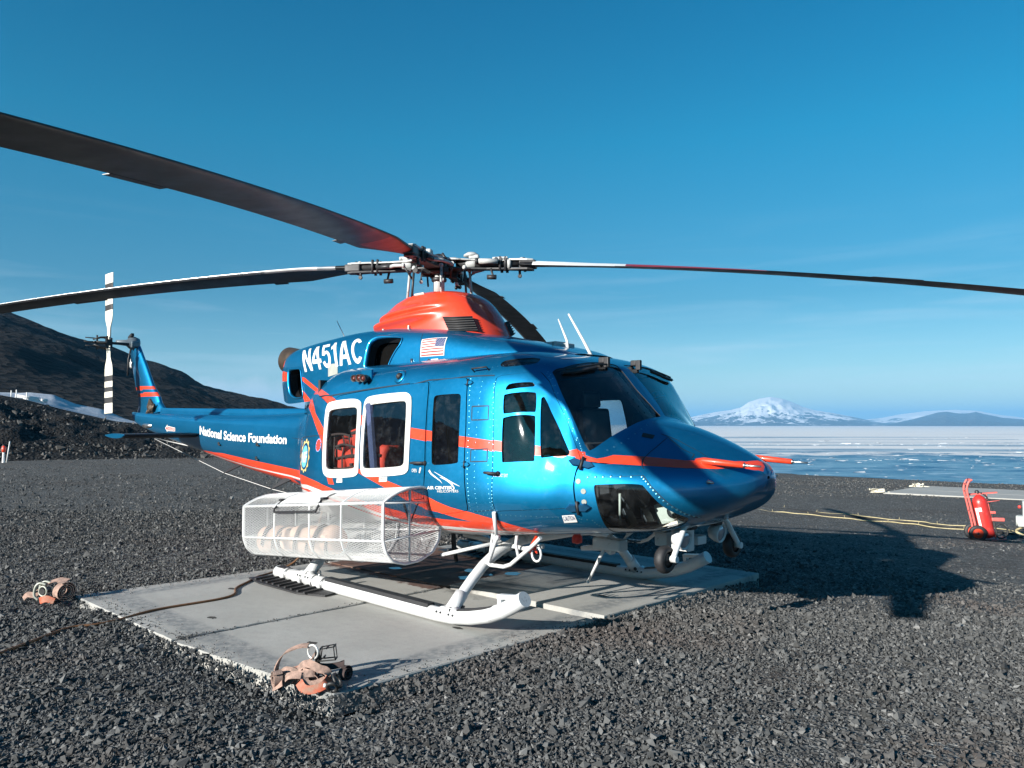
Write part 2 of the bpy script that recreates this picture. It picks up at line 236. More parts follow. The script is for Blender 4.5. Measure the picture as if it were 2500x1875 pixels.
 'W:stripe_x2': [(-1.6868,0.9092),(-1.6458,0.9218),(-1.4908,0.9939),(-1.5294,1.0),(-1.6663,0.9479),(-1.683,0.942)],
 'W:cowl_seam': [(0.4272,0.4275),(0.4724,0.599),(0.4852,0.8847)],
 'W:cowl_seam2': [(-0.737,0.7427),(-0.7168,0.8349),(-0.7036,0.9054)],
 'W:cowl_riv': [(-0.9148,0.7396),(-0.8891,0.8206),(-0.8753,0.8875)],
 'W:handle': [(0.3685,0.7692),(0.3701,0.866)],
 'W:label': [(-1.0071,0.8484),(-0.9114,0.8532),(-0.9094,0.8708),(-1.0048,0.8673)],
}
# ---------------------------------------------------------------- helpers
def prop(o, label=None, category=None, group=None, kind=None):
    for k, v in (('label', label), ('category', category), ('group', group), ('kind', kind)):
        if v: o[k] = v
    return o
def empty(name, loc=(0, 0, 0), parent=None):
    o = bpy.data.objects.new(name, None); COL.objects.link(o); o.location = loc; o.parent = parent
    o.empty_display_size = .1
    return o
def copy_tree(o, parent=None):
    c = o.copy(); COL.objects.link(c); c.parent = parent
    for ch in list(o.children): copy_tree(ch, c)
    return c

class MB:
    """collects geometry, then builds ONE mesh object"""
    def __init__(s): s.v = []; s.f = []; s.m = []; s.sm = []
    def add(s, verts, faces, mi=0, smooth=False):
        b = len(s.v); s.v += [tuple(map(float, p)) for p in verts]
        s.f += [tuple(b+i for i in f) for f in faces]; s.m += [mi]*len(faces); s.sm += [smooth]*len(faces)
        return s
    def box(s, c, d, rot=None, mi=0, bev=0.0):
        hx, hy, hz = d[0]/2, d[1]/2, d[2]/2; M = (rot.to_3x3() if hasattr(rot, 'to_3x3') else rot) if rot is not None else Matrix.Identity(3)
        c = Vector(c)
        if bev <= 0:
            vs = [c+M@Vector((x*hx, y*hy, z*hz)) for x in (-1, 1) for y in (-1, 1) for z in (-1, 1)]
            return s.add(vs, [(0,1,3,2),(4,6,7,5),(0,4,5,1),(2,3,7,6),(0,2,6,4),(1,5,7,3)], mi)
        bm = bmesh.new(); bmesh.ops.create_cube(bm, size=1)
        for v in bm.verts: v.co = Vector((v.co.x*d[0], v.co.y*d[1], v.co.z*d[2]))
        bmesh.ops.bevel(bm, geom=bm.edges[:], offset=bev, segments=2, affect='EDGES', profile=.6)
        return s.bm(bm, c, M, mi)
    def bm(s, bm, c=(0,0,0), M=None, mi=0, smooth=False):
        c = Vector(c); M = M or Matrix.Identity(3); bm.verts.index_update()
        s.add([c+M@v.co for v in bm.verts], [[v.index for v in f.verts] for f in bm.faces], mi, smooth); bm.free(); return s
    def tube(s, pts, r, n=8, caps=True, mi=0, smooth=True, flat=None, closed=False):
        """round (or elliptical: flat=(a,b,up)) tube along points; r number or list"""
        pts = [Vector(p) for p in pts]; k = len(pts); rs = r if isinstance(r, (list, tuple)) else [r]*k
        b = len(s.v); prev = None
        for i, p in enumerate(pts):
            if closed: t = pts[(i+1) % k]-pts[i-1]
            else: t = (pts[min(i+1, k-1)]-pts[max(i-1, 0)])
            t = t.normalized() if t.length > 1e-9 else Vector((0, 0, 1))
            if prev is None:
                up = Vector(flat[2]) if flat else (Vector((0, 0, 1)) if abs(t.z) < .9 else Vector((1, 0, 0)))
            else: up = prev
            side = t.cross(up)
            if side.length < 1e-6: side = t.cross(Vector((1, 0, 0)))
            side.normalize(); up = side.cross(t).normalized(); prev = up
            a_, b_ = (flat[0], flat[1]) if flat else (1, 1)
            for j in range(n):
                a = 2*math.pi*(j+.5)/n
                s.v.append(tuple(p+side*(math.cos(a)*rs[i]*a_)+up*(math.sin(a)*rs[i]*b_)))
        for i in range(k if closed else k-1):
            for j in range(n):
                i2 = (i+1) % k
                s.f.append((b+i*n+j, b+i*n+(j+1) % n, b+i2*n+(j+1) % n, b+i2*n+j)); s.m.append(mi); s.sm.append(smooth)
        if caps and not closed:
            s.f.append(tuple(b+j for j in range(n))[::-1]); s.m.append(mi); s.sm.append(False)
            s.f.append(tuple(b+(k-1)*n+j for j in range(n))); s.m.append(mi); s.sm.append(False)
        return s
    def cyl(s, p, q, r, n=16, mi=0, r2=None):
        return s.tube([p, q], [r, r if r2 is None else r2], n=n, mi=mi)
    def lathe(s, prof, c=(0, 0, 0), axis=(0, 0, 1), n=24, mi=0, smooth=True, caps=True):
        """prof: [(radius, height)...]"""
        q = Vector((0, 0, 1)).rotation_difference(Vector(axis)).to_matrix(); c = Vector(c); b = len(s.v)
        for r, h in prof:
            for j in range(n):
                a = 2*math.pi*j/n; s.v.append(tuple(c+q@Vector((r*math.cos(a), r*math.sin(a), h))))
        for i in range(len(prof)-1):
            for j in range(n):
                s.f.append((b+i*n+j, b+i*n+(j+1) % n, b+(i+1)*n+(j+1) % n, b+(i+1)*n+j)); s.m.append(mi); s.sm.append(smooth)
        for i, rev in ((0, True), (len(prof)-1, False)):
            if caps and prof[i][0] > 1e-4:
                f = tuple(b+i*n+j for j in range(n)); s.f.append(f[::-1] if rev else f); s.m.append(mi); s.sm.append(False)
        return s
    def rings(s, rings, mi=0, smooth=True, closed=True, cap0=False, cap1=False):
        b = len(s.v); n = len(rings[0])
        for r in rings: s.v += [tuple(map(float, p)) for p in r]
        for i in range(len(rings)-1):
            for j in range(n if closed else n-1):
                s.f.append((b+i*n+j, b+i*n+(j+1) % n, b+(i+1)*n+(j+1) % n, b+(i+1)*n+j)); s.m.append(mi); s.sm.append(smooth)
        if cap0: s.f.append(tuple(b+j for j in range(n))[::-1]); s.m.append(mi); s.sm.append(False)
        if cap1: s.f.append(tuple(b+(len(rings)-1)*n+j for j in range(n))); s.m.append(mi); s.sm.append(False)
        return s
    def ribbon(s, pts, w, th, up=(0, 0, 1), mi=0, smooth=True):
        """flat strap: rectangular section, width along `w` vectors or up x tangent"""
        pts = [Vector(p) for p in pts]; k = len(pts); rings = []
        for i, p in enumerate(pts):
            t = (pts[min(i+1, k-1)]-pts[max(i-1, 0)]).normalized(); u = Vector(up[i] if isinstance(up, list) else up)
            a = (u-t*u.dot(t)).normalized(); n_ = t.cross(a).normalized()
            rings.append([p+a*w/2+n_*th/2, p-a*w/2+n_*th/2, p-a*w/2-n_*th/2, p+a*w/2-n_*th/2])
        return s.rings(rings, mi=mi, smooth=smooth, cap0=True, cap1=True)
    def build(s, name, mats, parent=None, fix=True, auto=None):
        me = bpy.data.meshes.new(name); me.from_pydata(s.v, [], s.f)
        mats = mats if isinstance(mats, (list, tuple)) else [mats]
        for m in mats: me.materials.append(m)
        me.polygons.foreach_set('material_index', s.m); me.polygons.foreach_set('use_smooth', s.sm)
        if fix:
            bm = bmesh.new(); bm.from_mesh(me); bmesh.ops.recalc_face_normals(bm, faces=bm.faces); bm.to_mesh(me); bm.free()
        if auto: 
            me.polygons.foreach_set('use_smooth', [True]*len(me.polygons)); me.set_sharp_from_angle(angle=R(auto))
        me.update()
        o = bpy.data.objects.new(name, me); COL.objects.link(o); o.parent = parent
        return o

def build_each(mb, name, mats, parent=None, near=0.0):
    """one object per connected piece"""
    n = len(mb.v); par = list(range(n))
    def find(a):
        while par[a] != a: par[a] = par[par[a]]; a = par[a]
        return a
    for f in mb.f:
        for b in f[1:]: par[find(b)] = find(f[0])
    groups = {}
    for i, f in enumerate(mb.f): groups.setdefault(find(f[0]), []).append(i)
    if near:      # pieces whose centres nearly touch stay together
        cs = {g: sum((Vector(mb.v[j]) for i in fs for j in mb.f[i]), Vector())/sum(len(mb.f[i]) for i in fs) for g, fs in groups.items()}; merged = []
        for g in groups:
            for m_ in merged:
                if (cs[m_[0]]-cs[g]).length < near: m_.append(g); break
            else: merged.append([g])
        sets = [[i for g in m_ for i in groups[g]] for m_ in merged]
    else: sets = list(groups.values())
    out = []
    for fs in sets:
        q = MB(); idx = {}
        for i in fs:
            f2 = []
            for j in mb.f[i]:
                if j not in idx: idx[j] = len(q.v); q.v.append(mb.v[j])
                f2.append(idx[j])
            q.f.append(tuple(f2)); q.m.append(mb.m[i]); q.sm.append(mb.sm[i])
        out.append(q.build(name, mats, parent))
    return out
def mesh_np(name, V, F, mats, mi=None, smooth=True, parent=None, normals=None):
    me = bpy.data.meshes.new(name); F = np.asarray(F); k = F.shape[1]
    me.vertices.add(len(V)); me.vertices.foreach_set('co', np.asarray(V, np.float32).ravel())
    me.loops.add(F.size); me.loops.foreach_set('vertex_index', F.astype(np.int32).ravel())
    me.polygons.add(len(F)); me.polygons.foreach_set('loop_start', np.arange(len(F), dtype=np.int32)*k)
    me.polygons.foreach_set('loop_total', np.full(len(F), k, np.int32))
    for m in (mats if isinstance(mats, (list, tuple)) else [mats]): me.materials.append(m)
    if mi is not None: me.polygons.foreach_set('material_index', np.asarray(mi, np.int32))
    me.polygons.foreach_set('use_smooth', np.full(len(F), smooth))
    me.update(calc_edges=True); me.validate(clean_customdata=False)
    if normals is not None: me.normals_split_custom_set_from_vertices([tuple(n) for n in normals])
    o = bpy.data.objects.new(name, me); COL.objects.link(o); o.parent = parent
    return o

# ---------------------------------------------------------------- materials
MATS = {}
def _nodes(name):
    m = bpy.data.materials.new(name); m.use_nodes = True; t = m.node_tree
    return m, t, t.nodes['Principled BSDF'], t.nodes['Material Output']
def ramp(t, src, stops, interp='LINEAR'):
    r = t.nodes.new('ShaderNodeValToRGB'); r.color_ramp.interpolation = interp
    while len(r.color_ramp.elements) < len(stops): r.color_ramp.elements.new(.5)
    for e, (p, c) in zip(r.color_ramp.elements, stops):
        e.position = p; e.color = (c, c, c, 1) if not isinstance(c, (tuple, list)) else (*c, 1)
    t.links.new(src, r.inputs[0]); return r.outputs[0]
def noise(t, scale, detail=4, rough=.55, vec=None, dist=0.0):
    n = t.nodes.new('ShaderNodeTexNoise'); n.inputs['Scale'].default_value = scale; n.inputs['Detail'].default_value = detail
    n.inputs['Roughness'].default_value = rough; n.inputs['Distortion'].default_value = dist
    if vec is not None: t.links.new(vec, n.inputs['Vector'])
    return n.outputs[0]
def objco(t, scale=None):
    c = t.nodes.new('ShaderNodeTexCoord').outputs['Object']
    if scale is None: return c
    mp = t.nodes.new('ShaderNodeMapping'); mp.inputs['Scale'].default_value = scale; t.links.new(c, mp.inputs[0]); return mp.outputs[0]
def mixc(t, fac, a, b, mode='MIX'):
    m = t.nodes.new('ShaderNodeMix'); m.data_type = 'RGBA'; m.blend_type = mode
    for sock, v in ((m.inputs[0], fac), (m.inputs[6], a), (m.inputs[7], b)):
        if isinstance(v, bpy.types.NodeSocket): t.links.new(v, sock)
        elif isinstance(v, (int, float)): sock.default_value = v if sock.type == 'VALUE' else (v, v, v, 1)
        else: sock.default_value = (*v, 1)
    return m.outputs[2]
def math_(t, op, a, b=0.0):
    m = t.nodes.new('ShaderNodeMath'); m.operation = op
    for s_, v in ((m.inputs[0], a), (m.inputs[1], b)):
        if isinstance(v, bpy.types.NodeSocket): t.links.new(v, s_)
        else: s_.default_value = v
    return m.outputs[0]
def bump(t, b, h, strength, dist):
    n = t.nodes.new('ShaderNodeBump'); n.inputs['Strength'].default_value = strength; n.inputs['Distance'].default_value = dist
    t.links.new(h, n.inputs['Height']); t.links.new(n.outputs[0], b.inputs['Normal'])
def simple(name, rgb, rough=.5, metal=0.0, var=.12, scale=18, coat=0.0, bumpy=0.0, spec=.5, coat_rough=.08, dirt=None):
    if name in MATS: return MATS[name]
    m, t, b, o = _nodes(name)
    c = objco(t); n = noise(t, scale, 5, .6, c)
    lo = tuple(max(0, x*(1-var)) for x in rgb); hi = tuple(min(1, x*(1+var)) for x in rgb)
    col = ramp(t, n, [(.3, lo), (.7, hi)])
    if dirt:
        n2 = noise(t, dirt[1], 6, .65, c); col = mixc(t, ramp(t, n2, [(dirt[2], 0.0), (dirt[3], 1.0)]), col, dirt[0])
    t.links.new(col, b.inputs['Base Color'])
    b.inputs['Roughness'].default_value = rough; b.inputs['Metallic'].default_value = metal
    b.inputs['Specular IOR Level'].default_value = spec
    t.links.new(ramp(t, noise(t, scale*.6, 4, .6, c), [(.25, max(.02, rough-.08)), (.75, min(1, rough+.1))]), b.inputs['Roughness'])
    if coat: b.inputs['Coat Weight'].default_value = coat; b.inputs['Coat Roughness'].default_value = coat_rough
    if bumpy: bump(t, b, noise(t, scale*3, 4, .6, c), bumpy, .004)
    MATS[name] = m; return m
def glass_mat(name, tint=(.75, .8, .8), refl=1.0, rough=.02):
    m, t, b, o = _nodes(name); t.nodes.remove(b)
    tr = t.nodes.new('ShaderNodeBsdfTransparent'); tr.inputs[0].default_value = (*tint, 1)
    gl = t.nodes.new('ShaderNodeBsdfGlossy'); gl.inputs['Roughness'].default_value = rough; gl.inputs[0].default_value = (.95, .97, 1, 1)
    fr = t.nodes.new('ShaderNodeFresnel'); fr.inputs[0].default_value = 1.52
    f2 = math_(t, 'MULTIPLY', fr.outputs[0], 1.7*refl)
    c = objco(t); wob = t.nodes.new('ShaderNodeBump'); wob.inputs['Strength'].default_value = .08; wob.inputs['Distance'].default_value = .02
    t.links.new(noise(t, 3.0, 2, .5, c), wob.inputs['Height'])
    t.links.new(wob.outputs[0], gl.inputs['Normal'])
    df = t.nodes.new('ShaderNodeBsdfDiffuse'); df.inputs[0].default_value = (.45, .48, .5, 1)
    mx0 = t.nodes.new('ShaderNodeMixShader'); scr = ramp(t, noise(t, 9, 8, .75, c), [(.5, 0.004), (.75, .05)])
    t.links.new(scr, mx0.inputs[0]); t.links.new(tr.outputs[0], mx0.inputs[1]); t.links.new(df.outputs[0], mx0.inputs[2])
    mx = t.nodes.new('ShaderNodeMixShader'); t.links.new(f2, mx.inputs[0]); t.links.new(mx0.outputs[0], mx.inputs[1]); t.links.new(gl.outputs[0], mx.inputs[2])
    t.links.new(mx.outputs[0], o.inputs[0]); return m

# ---------------------------------------------------------------- polygons on lofted surfaces
def chaikin(p, it=2):
    p = np.asarray(p, float)
    for _ in range(it):
        q = np.roll(p, -1, 0); p = np.stack([p*.75+q*.25, p*.25+q*.75], 1).reshape(-1, 2)
    return p
def densify(p, step, closed=True):
    p = np.asarray(p, float); out = []; n = len(p)
    for i in range(n if closed else n-1):
        a, b = p[i], p[(i+1) % n]; k = max(1, int(math.ceil(np.linalg.norm(b-a)/step)))
        for j in range(k): out.append(a+(b-a)*j/k)
    if not closed: out.append(p[-1])
    return np.array(out)
def area2(p): x, y = p[:, 0], p[:, 1]; return (x*np.roll(y, -1)-np.roll(x, -1)*y).sum()/2
def inset(p, d):
    """move a closed polygon inwards by d"""
    p = np.asarray(p, float); sg = 1 if area2(p) > 0 else -1
    e1 = p-np.roll(p, 1, 0); e2 = np.roll(p, -1, 0)-p
    n1 = np.stack([-e1[:, 1], e1[:, 0]], 1); n2 = np.stack([-e2[:, 1], e2[:, 0]], 1)
    n1 /= np.maximum(np.linalg.norm(n1, axis=1, keepdims=True), 1e-9); n2 /= np.maximum(np.linalg.norm(n2, axis=1, keepdims=True), 1e-9)
    m = n1+n2; l = np.maximum((m*m).sum(1, keepdims=True)/2, .35)
    return p+sg*d*m/l
def inside(pts, poly):
    x, y = pts[:, 0], pts[:, 1]; r = np.zeros(len(pts), bool); n = len(poly)
    for i in range(n):
        (x1, y1), (x2, y2) = poly[i], poly[(i+1) % n]
        if y1 == y2: continue
        c = ((y1 > y) != (y2 > y)) & (x < (x2-x1)*(y-y1)/(y2-y1)+x1); r ^= c
    return r
PER = 3.4
def uv(L, pts):       # (x, t) -> flat metric coordinates
    p = np.asarray(pts, float); return np.stack([p[:, 0], p[:, 1]*(PER if L is BODY else 1.7)], 1)
def surf(L, U, off=0.0, side=-1):
    """flat coordinates -> points and normals on the aircraft's side (-1 right, +1 left)"""
    s = L.to_s(np.minimum(U[:, 0], TIP-1e-6) if L.warp else U[:, 0]); t = U[:, 1]/(PER if L is BODY else 1.7)
    P, N = L.P(s, t), L.N(s, t)
    P = P+N*(off if np.isscalar(off) else np.asarray(off)[:, None])
    sg = np.array([1, side, 1]); return P*sg, N*sg
def cdt(outline, holes=(), paints=(), step=.05, xdense=None):
    """constrained triangulation of outline minus holes; paints: [(poly, material index)]"""
    loops = [outline]+list(holes); allp = np.concatenate(loops)
    lo, hi = outline.min(0), outline.max(0)
    xs = np.arange(lo[0]+step/2, hi[0], step) if xdense is None else xdense[(xdense > lo[0]) & (xdense < hi[0])]
    g = np.array([(x, y+(i % 2)*step/2) for i, x in enumerate(xs) for y in np.arange(lo[1]+step/2, hi[1], step)]).reshape(-1, 2)
    if len(g):
        k = inside(g, outline)
        for h in holes: k &= ~inside(g, h)
        g = g[k]
    cons = np.concatenate([allp]+[p for p, _ in paints]) if paints else allp
    if len(g):
        d = np.full(len(g), 9.0)
        for c in range(0, len(cons), 400): d = np.minimum(d, np.linalg.norm(g[:, None]-cons[None, c:c+400], axis=2).min(1))
        g = g[d > step*.4]
    verts, edges = [], []
    for p in loops+[p for p, _ in paints]:
        b = len(verts); verts += [Vector(q) for q in p]; edges += [(b+i, b+(i+1) % len(p)) for i in range(len(p))]
    verts += [Vector(q) for q in g]
    V, E, F, *_ = delaunay_2d_cdt(verts, edges, [], 0, 1e-6)
    V = np.array([(v.x, v.y) for v in V]); F = np.array([f for f in F if len(f) == 3])
    C = V[F].mean(1); k = inside(C, outline)
    for h in holes: k &= ~inside(C, h)
    F, C = F[k], C[k]; mi = np.zeros(len(F), int)
    for p, m in paints: mi[inside(C, p)] = m
    return V, F, mi
def shell(name, L, outline, mats, parent, holes=(), paints=(), step=.05, off=0.0, side=-1, both=False, flange=None, hole_flange=None, xdense=None):
    """a panel on the lofted surface, with edge flanges turned inwards"""
    V, F, mi = cdt(outline, holes, paints, step, xdense)
    used = np.unique(F); remap = np.full(len(V), -1); remap[used] = np.arange(len(used)); V, F = V[used], remap[F]
    AV, AF, AM, LN, SH = [], [], [], [], set(); nb = 0
    for sd in ((-1, 1) if both else (side,)):
        P, N = surf(L, V, off, sd); f = F
        fn = np.cross(P[f[:, 1]]-P[f[:, 0]], P[f[:, 2]]-P[f[:, 0]])
        if (fn*N[f[:, 0]]).sum() < 0: f = f[:, ::-1]
        AV.append(P); AF.append(f+nb); AM.append(mi); LN.append(N[f].reshape(-1, 3)); nv = len(P); base = nb; nb += nv
        for loop, fl in [(outline, flange)]+[(h, hole_flange) for h in holes]:
            if not fl: continue
            depth, m = fl; loop = np.asarray(loop)
            idx = np.array([np.argmin(((V-p)**2).sum(1)) for p in loop]); keep = np.concatenate([[True], idx[1:] != idx[:-1]]); idx, loop = idx[keep], loop[keep]; n = len(loop)
            P2, N1 = surf(L, loop, off-depth, sd); P1 = P[idx]
            nn = np.cross(N1, np.roll(P1, -1, 0)-np.roll(P1, 1, 0)); nn /= np.maximum(np.linalg.norm(nn, axis=1, keepdims=True), 1e-9)
            for i in range(n):
                j = (i+1) % n; a, b, c, d = base+idx[i], base+idx[j], nb+j, nb+i
                SH.add((min(a, b), max(a, b))); AF.append(np.array([(a, b, c), (a, c, d)])); AM.append(np.full(2, m)); LN.append(np.array([nn[i], nn[j], nn[j], nn[i], nn[j], nn[i]]))
            AV.append(P2); nb += n
    o = mesh_np(name, np.concatenate(AV), np.concatenate(AF), mats, np.concatenate(AM), True, parent)
    LN = np.concatenate(LN)
    if SH:
        me = o.data; ev = np.zeros(len(me.edges)*2, np.int32); me.edges.foreach_get('vertices', ev); ev = np.sort(ev.reshape(-1, 2), 1)
        me.edges.foreach_set('use_edge_sharp', [(int(a), int(b)) in SH for a, b in ev])
    if len(o.data.loops) == len(LN): o.data.normals_split_custom_set([tuple(n) for n in LN])
    return o
def on_surf(L, pts, off=0.0, side=-1):
    P, N = surf(L, uv(L, pts), off, side); return [Vector(p) for p in P], [Vector(n) for n in N]
def polyline_on(L, pts, off, side, step=.04):
    U = densify(uv(L, pts), step, closed=False); P, N = surf(L, U, off, side); return [Vector(p) for p in P], [Vector(n) for n in N]
def seam(mb, L, pts, side, w=.006, off=.0012, mi=0, closed=False):
    """a flat dark strip lying on the skin (panel gap)"""
    p = list(pts)+([pts[0]] if closed else [])
    U = densify(uv(L, p), .05, closed=False); d = np.gradient(U, axis=0); nn = np.stack([-d[:, 1], d[:, 0]], 1); nn /= np.maximum(np.linalg.norm(nn, axis=1, keepdims=True), 1e-9)
    A, _ = surf(L, U+nn*w/2, off, side); B, _ = surf(L, U-nn*w/2, off, side); n = len(U)
    mb.add(list(A)+list(B), [(i, i+1, n+i+1, n+i) for i in range(n-1)], mi, True)
def rivets(mb, L, pts, side, pitch=.035, r=.0045, mi=0, closed=False):
    p = list(pts)+([pts[0]] if closed else [])
    U = uv(L, p); seg = np.linalg.norm(np.diff(U, axis=0), axis=1); tot = seg.sum(); k = max(2, int(tot/pitch))
    cs = np.concatenate([[0], np.cumsum(seg)]); q = np.linspace(0, tot, k)
    W = np.stack([np.interp(q, cs, U[:, 0]), np.interp(q, cs, U[:, 1])], 1)
    P, N = surf(L, W, 0.0, side)
    for a, n in zip(P, N):
        n = Vector(n); a = Vector(a); u = n.orthogonal().normalized(); w = n.cross(u)
        ring = [a+(u*math.cos(k*math.pi/3)+w*math.sin(k*math.pi/3))*r for k in range(6)]
        mb.add(ring+[a+n*r*.55], [(i, (i+1) % 6, 6) for i in range(6)], mi, True)
def text_mesh(body, bold=0.0, res=4, spacing=1.0, font_shear=0.0):
    """returns (verts in 0..1 x 0..1, faces, aspect)"""
    c = bpy.data.curves.new('t', 'FONT'); c.body = body; c.offset = bold; c.resolution_u = res; c.space_character = spacing; c.shear = font_shear
    o = bpy.data.objects.new('t', c); COL.objects.link(o)
    dg = bpy.context.evaluated_depsgraph_get(); dg.update(); me = o.evaluated_get(dg).to_mesh()
    bm = bmesh.new(); bm.from_mesh(me); bmesh.ops.triangulate(bm, faces=bm.faces); bmesh.ops.remove_doubles(bm, verts=bm.verts, dist=1e-5)
    bm.verts.index_update()
    V = np.array([v.co[:2] for v in bm.verts]); F = [[v.index for v in f.verts] for f in bm.faces]; bm.free()
    o.evaluated_get(dg).to_mesh_clear(); bpy.data.objects.remove(o); bpy.data.curves.remove(c)
    lo, hi = V.min(0), V.max(0); sz = hi-lo
    return (V-lo)/sz, F, sz[0]/sz[1]
def refine(V, F, maxlen, scale):
    bm = bmesh.new(); vs = [bm.verts.new((p[0]*scale[0], p[1]*scale[1], 0)) for p in V]
    for f in F:
        try: bm.faces.new([vs[i] for i in f])
        except ValueError: pass
    for _ in range(5):
        e = [e for e in bm.edges if e.calc_length() > maxlen]
        if not e: break
        bmesh.ops.subdivide_edges(bm, edges=e, cuts=1); bmesh.ops.triangulate(bm, faces=[f for f in bm.faces if len(f.verts) > 3])
    bm.verts.index_update()
    V2 = np.array([(v.co.x/scale[0], v.co.y/scale[1]) for v in bm.verts]); F2 = [[v.index for v in f.verts] for f in bm.faces]; bm.free(); return V2, F2
def decal(name, L, quad, V, F, mats, parent, side=-1, off=.003, mi=None, size=(1, 1), maxlen=.06, flip=False):
    """map a flat figure (0..1 square) on the quad bl, br, tr, tl given as (x, t)"""
    if maxlen and mi is None: V, F = refine(V, F, maxlen, size)
    Q = uv(L, quad); u, v = V[:, :1], V[:, 1:2]
    if flip: u = 1-u
    U = Q[0]*(1-u)*(1-v)+Q[1]*u*(1-v)+Q[2]*u*v+Q[3]*(1-u)*v
    P, N = surf(L, U, off, side)
    F = [tuple(f) if np.dot(np.cross(P[f[1]]-P[f[0]], P[f[2]]-P[f[0]]), N[f[0]]) > 0 else tuple(f)[::-1] for f in F]
    me = bpy.data.meshes.new(name); me.from_pydata([tuple(p) for p in P], [], F)
    for m in (mats if isinstance(mats, (list, tuple)) else [mats]): me.materials.append(m)
    if mi is not None: me.polygons.foreach_set('material_index', mi)
    me.polygons.foreach_set('use_smooth', [True]*len(me.polygons)); me.validate(); me.update()
    me.normals_split_custom_set_from_vertices([tuple(n) for n in N])
    o = bpy.data.objects.new(name, me); COL.objects.link(o); o.parent = parent; return o
HILL = [(2.9355, 0.11991), (2.9098, 0.11069), (2.8788, 0.09671), (2.8467, 0.08423), (2.823, 0.07463), (2.8038, 0.06728), (2.7768, 0.06107), (2.749, 0.04971), (2.7284, 0.04016), (2.7076, 0.03491), (2.665, 0.02694), (2.6323, 0.02036), (2.599, 0.01306), (2.5538, 0.00622), (2.4961, 0.00158), (2.4139, -0.00077)]
MTN = [(2.1898, -0.00135), (2.1553, 0.00448), (2.1308, 0.00735), (2.1099, 0.01192), (2.0959, 0.01476), (2.0793, 0.01698), (2.0655, 0.02033), (2.0556, 0.0271), (2.0436, 0.03096), (2.0301, 0.03309), (2.0168, 0.03069), (2.0053, 0.02609), (1.9933, 0.0204), (1.9804, 0.01643), (1.96, 0.013), (1.935, 0.00743), (1.9105, 0.00145), (1.8819, -0.00148)]
MTN2 = [(1.9106, -0.0015), (1.8961, 0.0009), (1.877, 0.00512), (1.8629, 0.00927), (1.8513, 0.01286), (1.8422, 0.01384), (1.831, 0.01169), (1.8221, 0.01163), (1.8141, 0.0131), (1.8046, 0.01049), (1.7896, 0.00688), (1.7699, 0.00481), (1.7343, 0.00518), (1.696, 0.00033)]
MTN3 = [(1.9859, -0.00017), (1.9351, 0.00418), (1.9104, 0.00681), (1.8863, 0.01151), (1.8628, 0.01452), (1.8353, 0.01585), (1.8132, 0.01463), (1.7917, 0.00991), (1.7699, 0.00679), (1.7343, 0.00276)]
SNOW_TOP = [(2.9499, 0.03589), (2.9331, 0.03392), (2.9159, 0.03362), (2.9055, 0.03432), (2.8835, 0.0322), (2.862, 0.02237), (2.8369, 0.01696), (2.8038, 0.00417), (2.7779, -0.00238)]
SNOW_BOT = [(2.9499, 0.03388), (2.933, 0.03156), (2.9117, 0.02754), (2.8922, 0.02198), (2.874, 0.01661), (2.8493, 0.01046), (2.8239, 0.00413), (2.8037, 0.00127), (2.7779, -0.00348)]
BASE = [(2.9312, -0.0343), (2.7966, -0.037), (2.6205, -0.03953), (2.4725, -0.0407)]
horizon = [(2.3511, -0.00077), (2.0121, -0.00185)]
pipes = [(2.9193, 0.02979), (2.8971, 0.02641), (2.8959, 0.02642), (2.8893, 0.02445), (2.9117, 0.02754), (2.8928, 0.02266), (2.9229, 0.03585), (2.9228, 0.03313), (2.9183, 0.03664), (2.9182, 0.03118), (2.9087, 0.03411), (2.9086, 0.03103), (2.8945, 0.01918), (2.8946, 0.01365)]
cloud = [(2.7338, 0.05279), (2.6654, 0.05412), (2.6217, 0.04909), (2.6865, 0.03405), (2.9369, 0.17009), (2.8938, 0.16185), (2.8007, 0.14847), (2.7138, 0.09232)]
# ================================================================ SETTING
def sst(a, b, x): t = np.clip((x-a)/(b-a), 0, 1); return t*t*(3-2*t)
def gz(x, y):
    """height of the gravel apron: level round the pad, falling gently towards the shore"""
    x = np.asarray(x, float); y = np.asarray(y, float)
    sl = (.068*np.clip(y-1.8, 0, 12.2)+.02*np.clip(y-14, 0, 40))*sst(-18, -4, x+np.clip(y-10, 0, 30)*.5)
    return -.014-sl
_ph = rng.uniform(0, 6.28, (64, 2)); _dir = rng.uniform(0, 6.28, 64)
def fbm(x, y, f0=1.0, octs=5, gain=.5, seed=0):
    """cheap value noise built from hashed lattice points"""
    out = 0.0; a = 1.0; x = np.asarray(x, float)*f0; y = np.asarray(y, float)*f0
    for o in range(octs):
        xi, yi = np.floor(x).astype(np.int64), np.floor(y).astype(np.int64); u, v = x-xi, y-yi; u = u*u*(3-2*u); v = v*v*(3-2*v)
        def h(i, j):
            n = (i*374761393+j*668265263+(seed+o)*1274126177) & 0x7fffffff; n = ((n ^ (n >> 13))*1274126177) & 0x7fffffff
            return ((n ^ (n >> 16)) & 0xffff)/32767.5-1
        out = out+a*((h(xi, yi)*(1-u)+h(xi+1, yi)*u)*(1-v)+(h(xi, yi+1)*(1-u)+h(xi+1, yi+1)*u)*v)
        x, y, a = x*2.03+17.1, y*2.03-9.7, a*gain
    return out
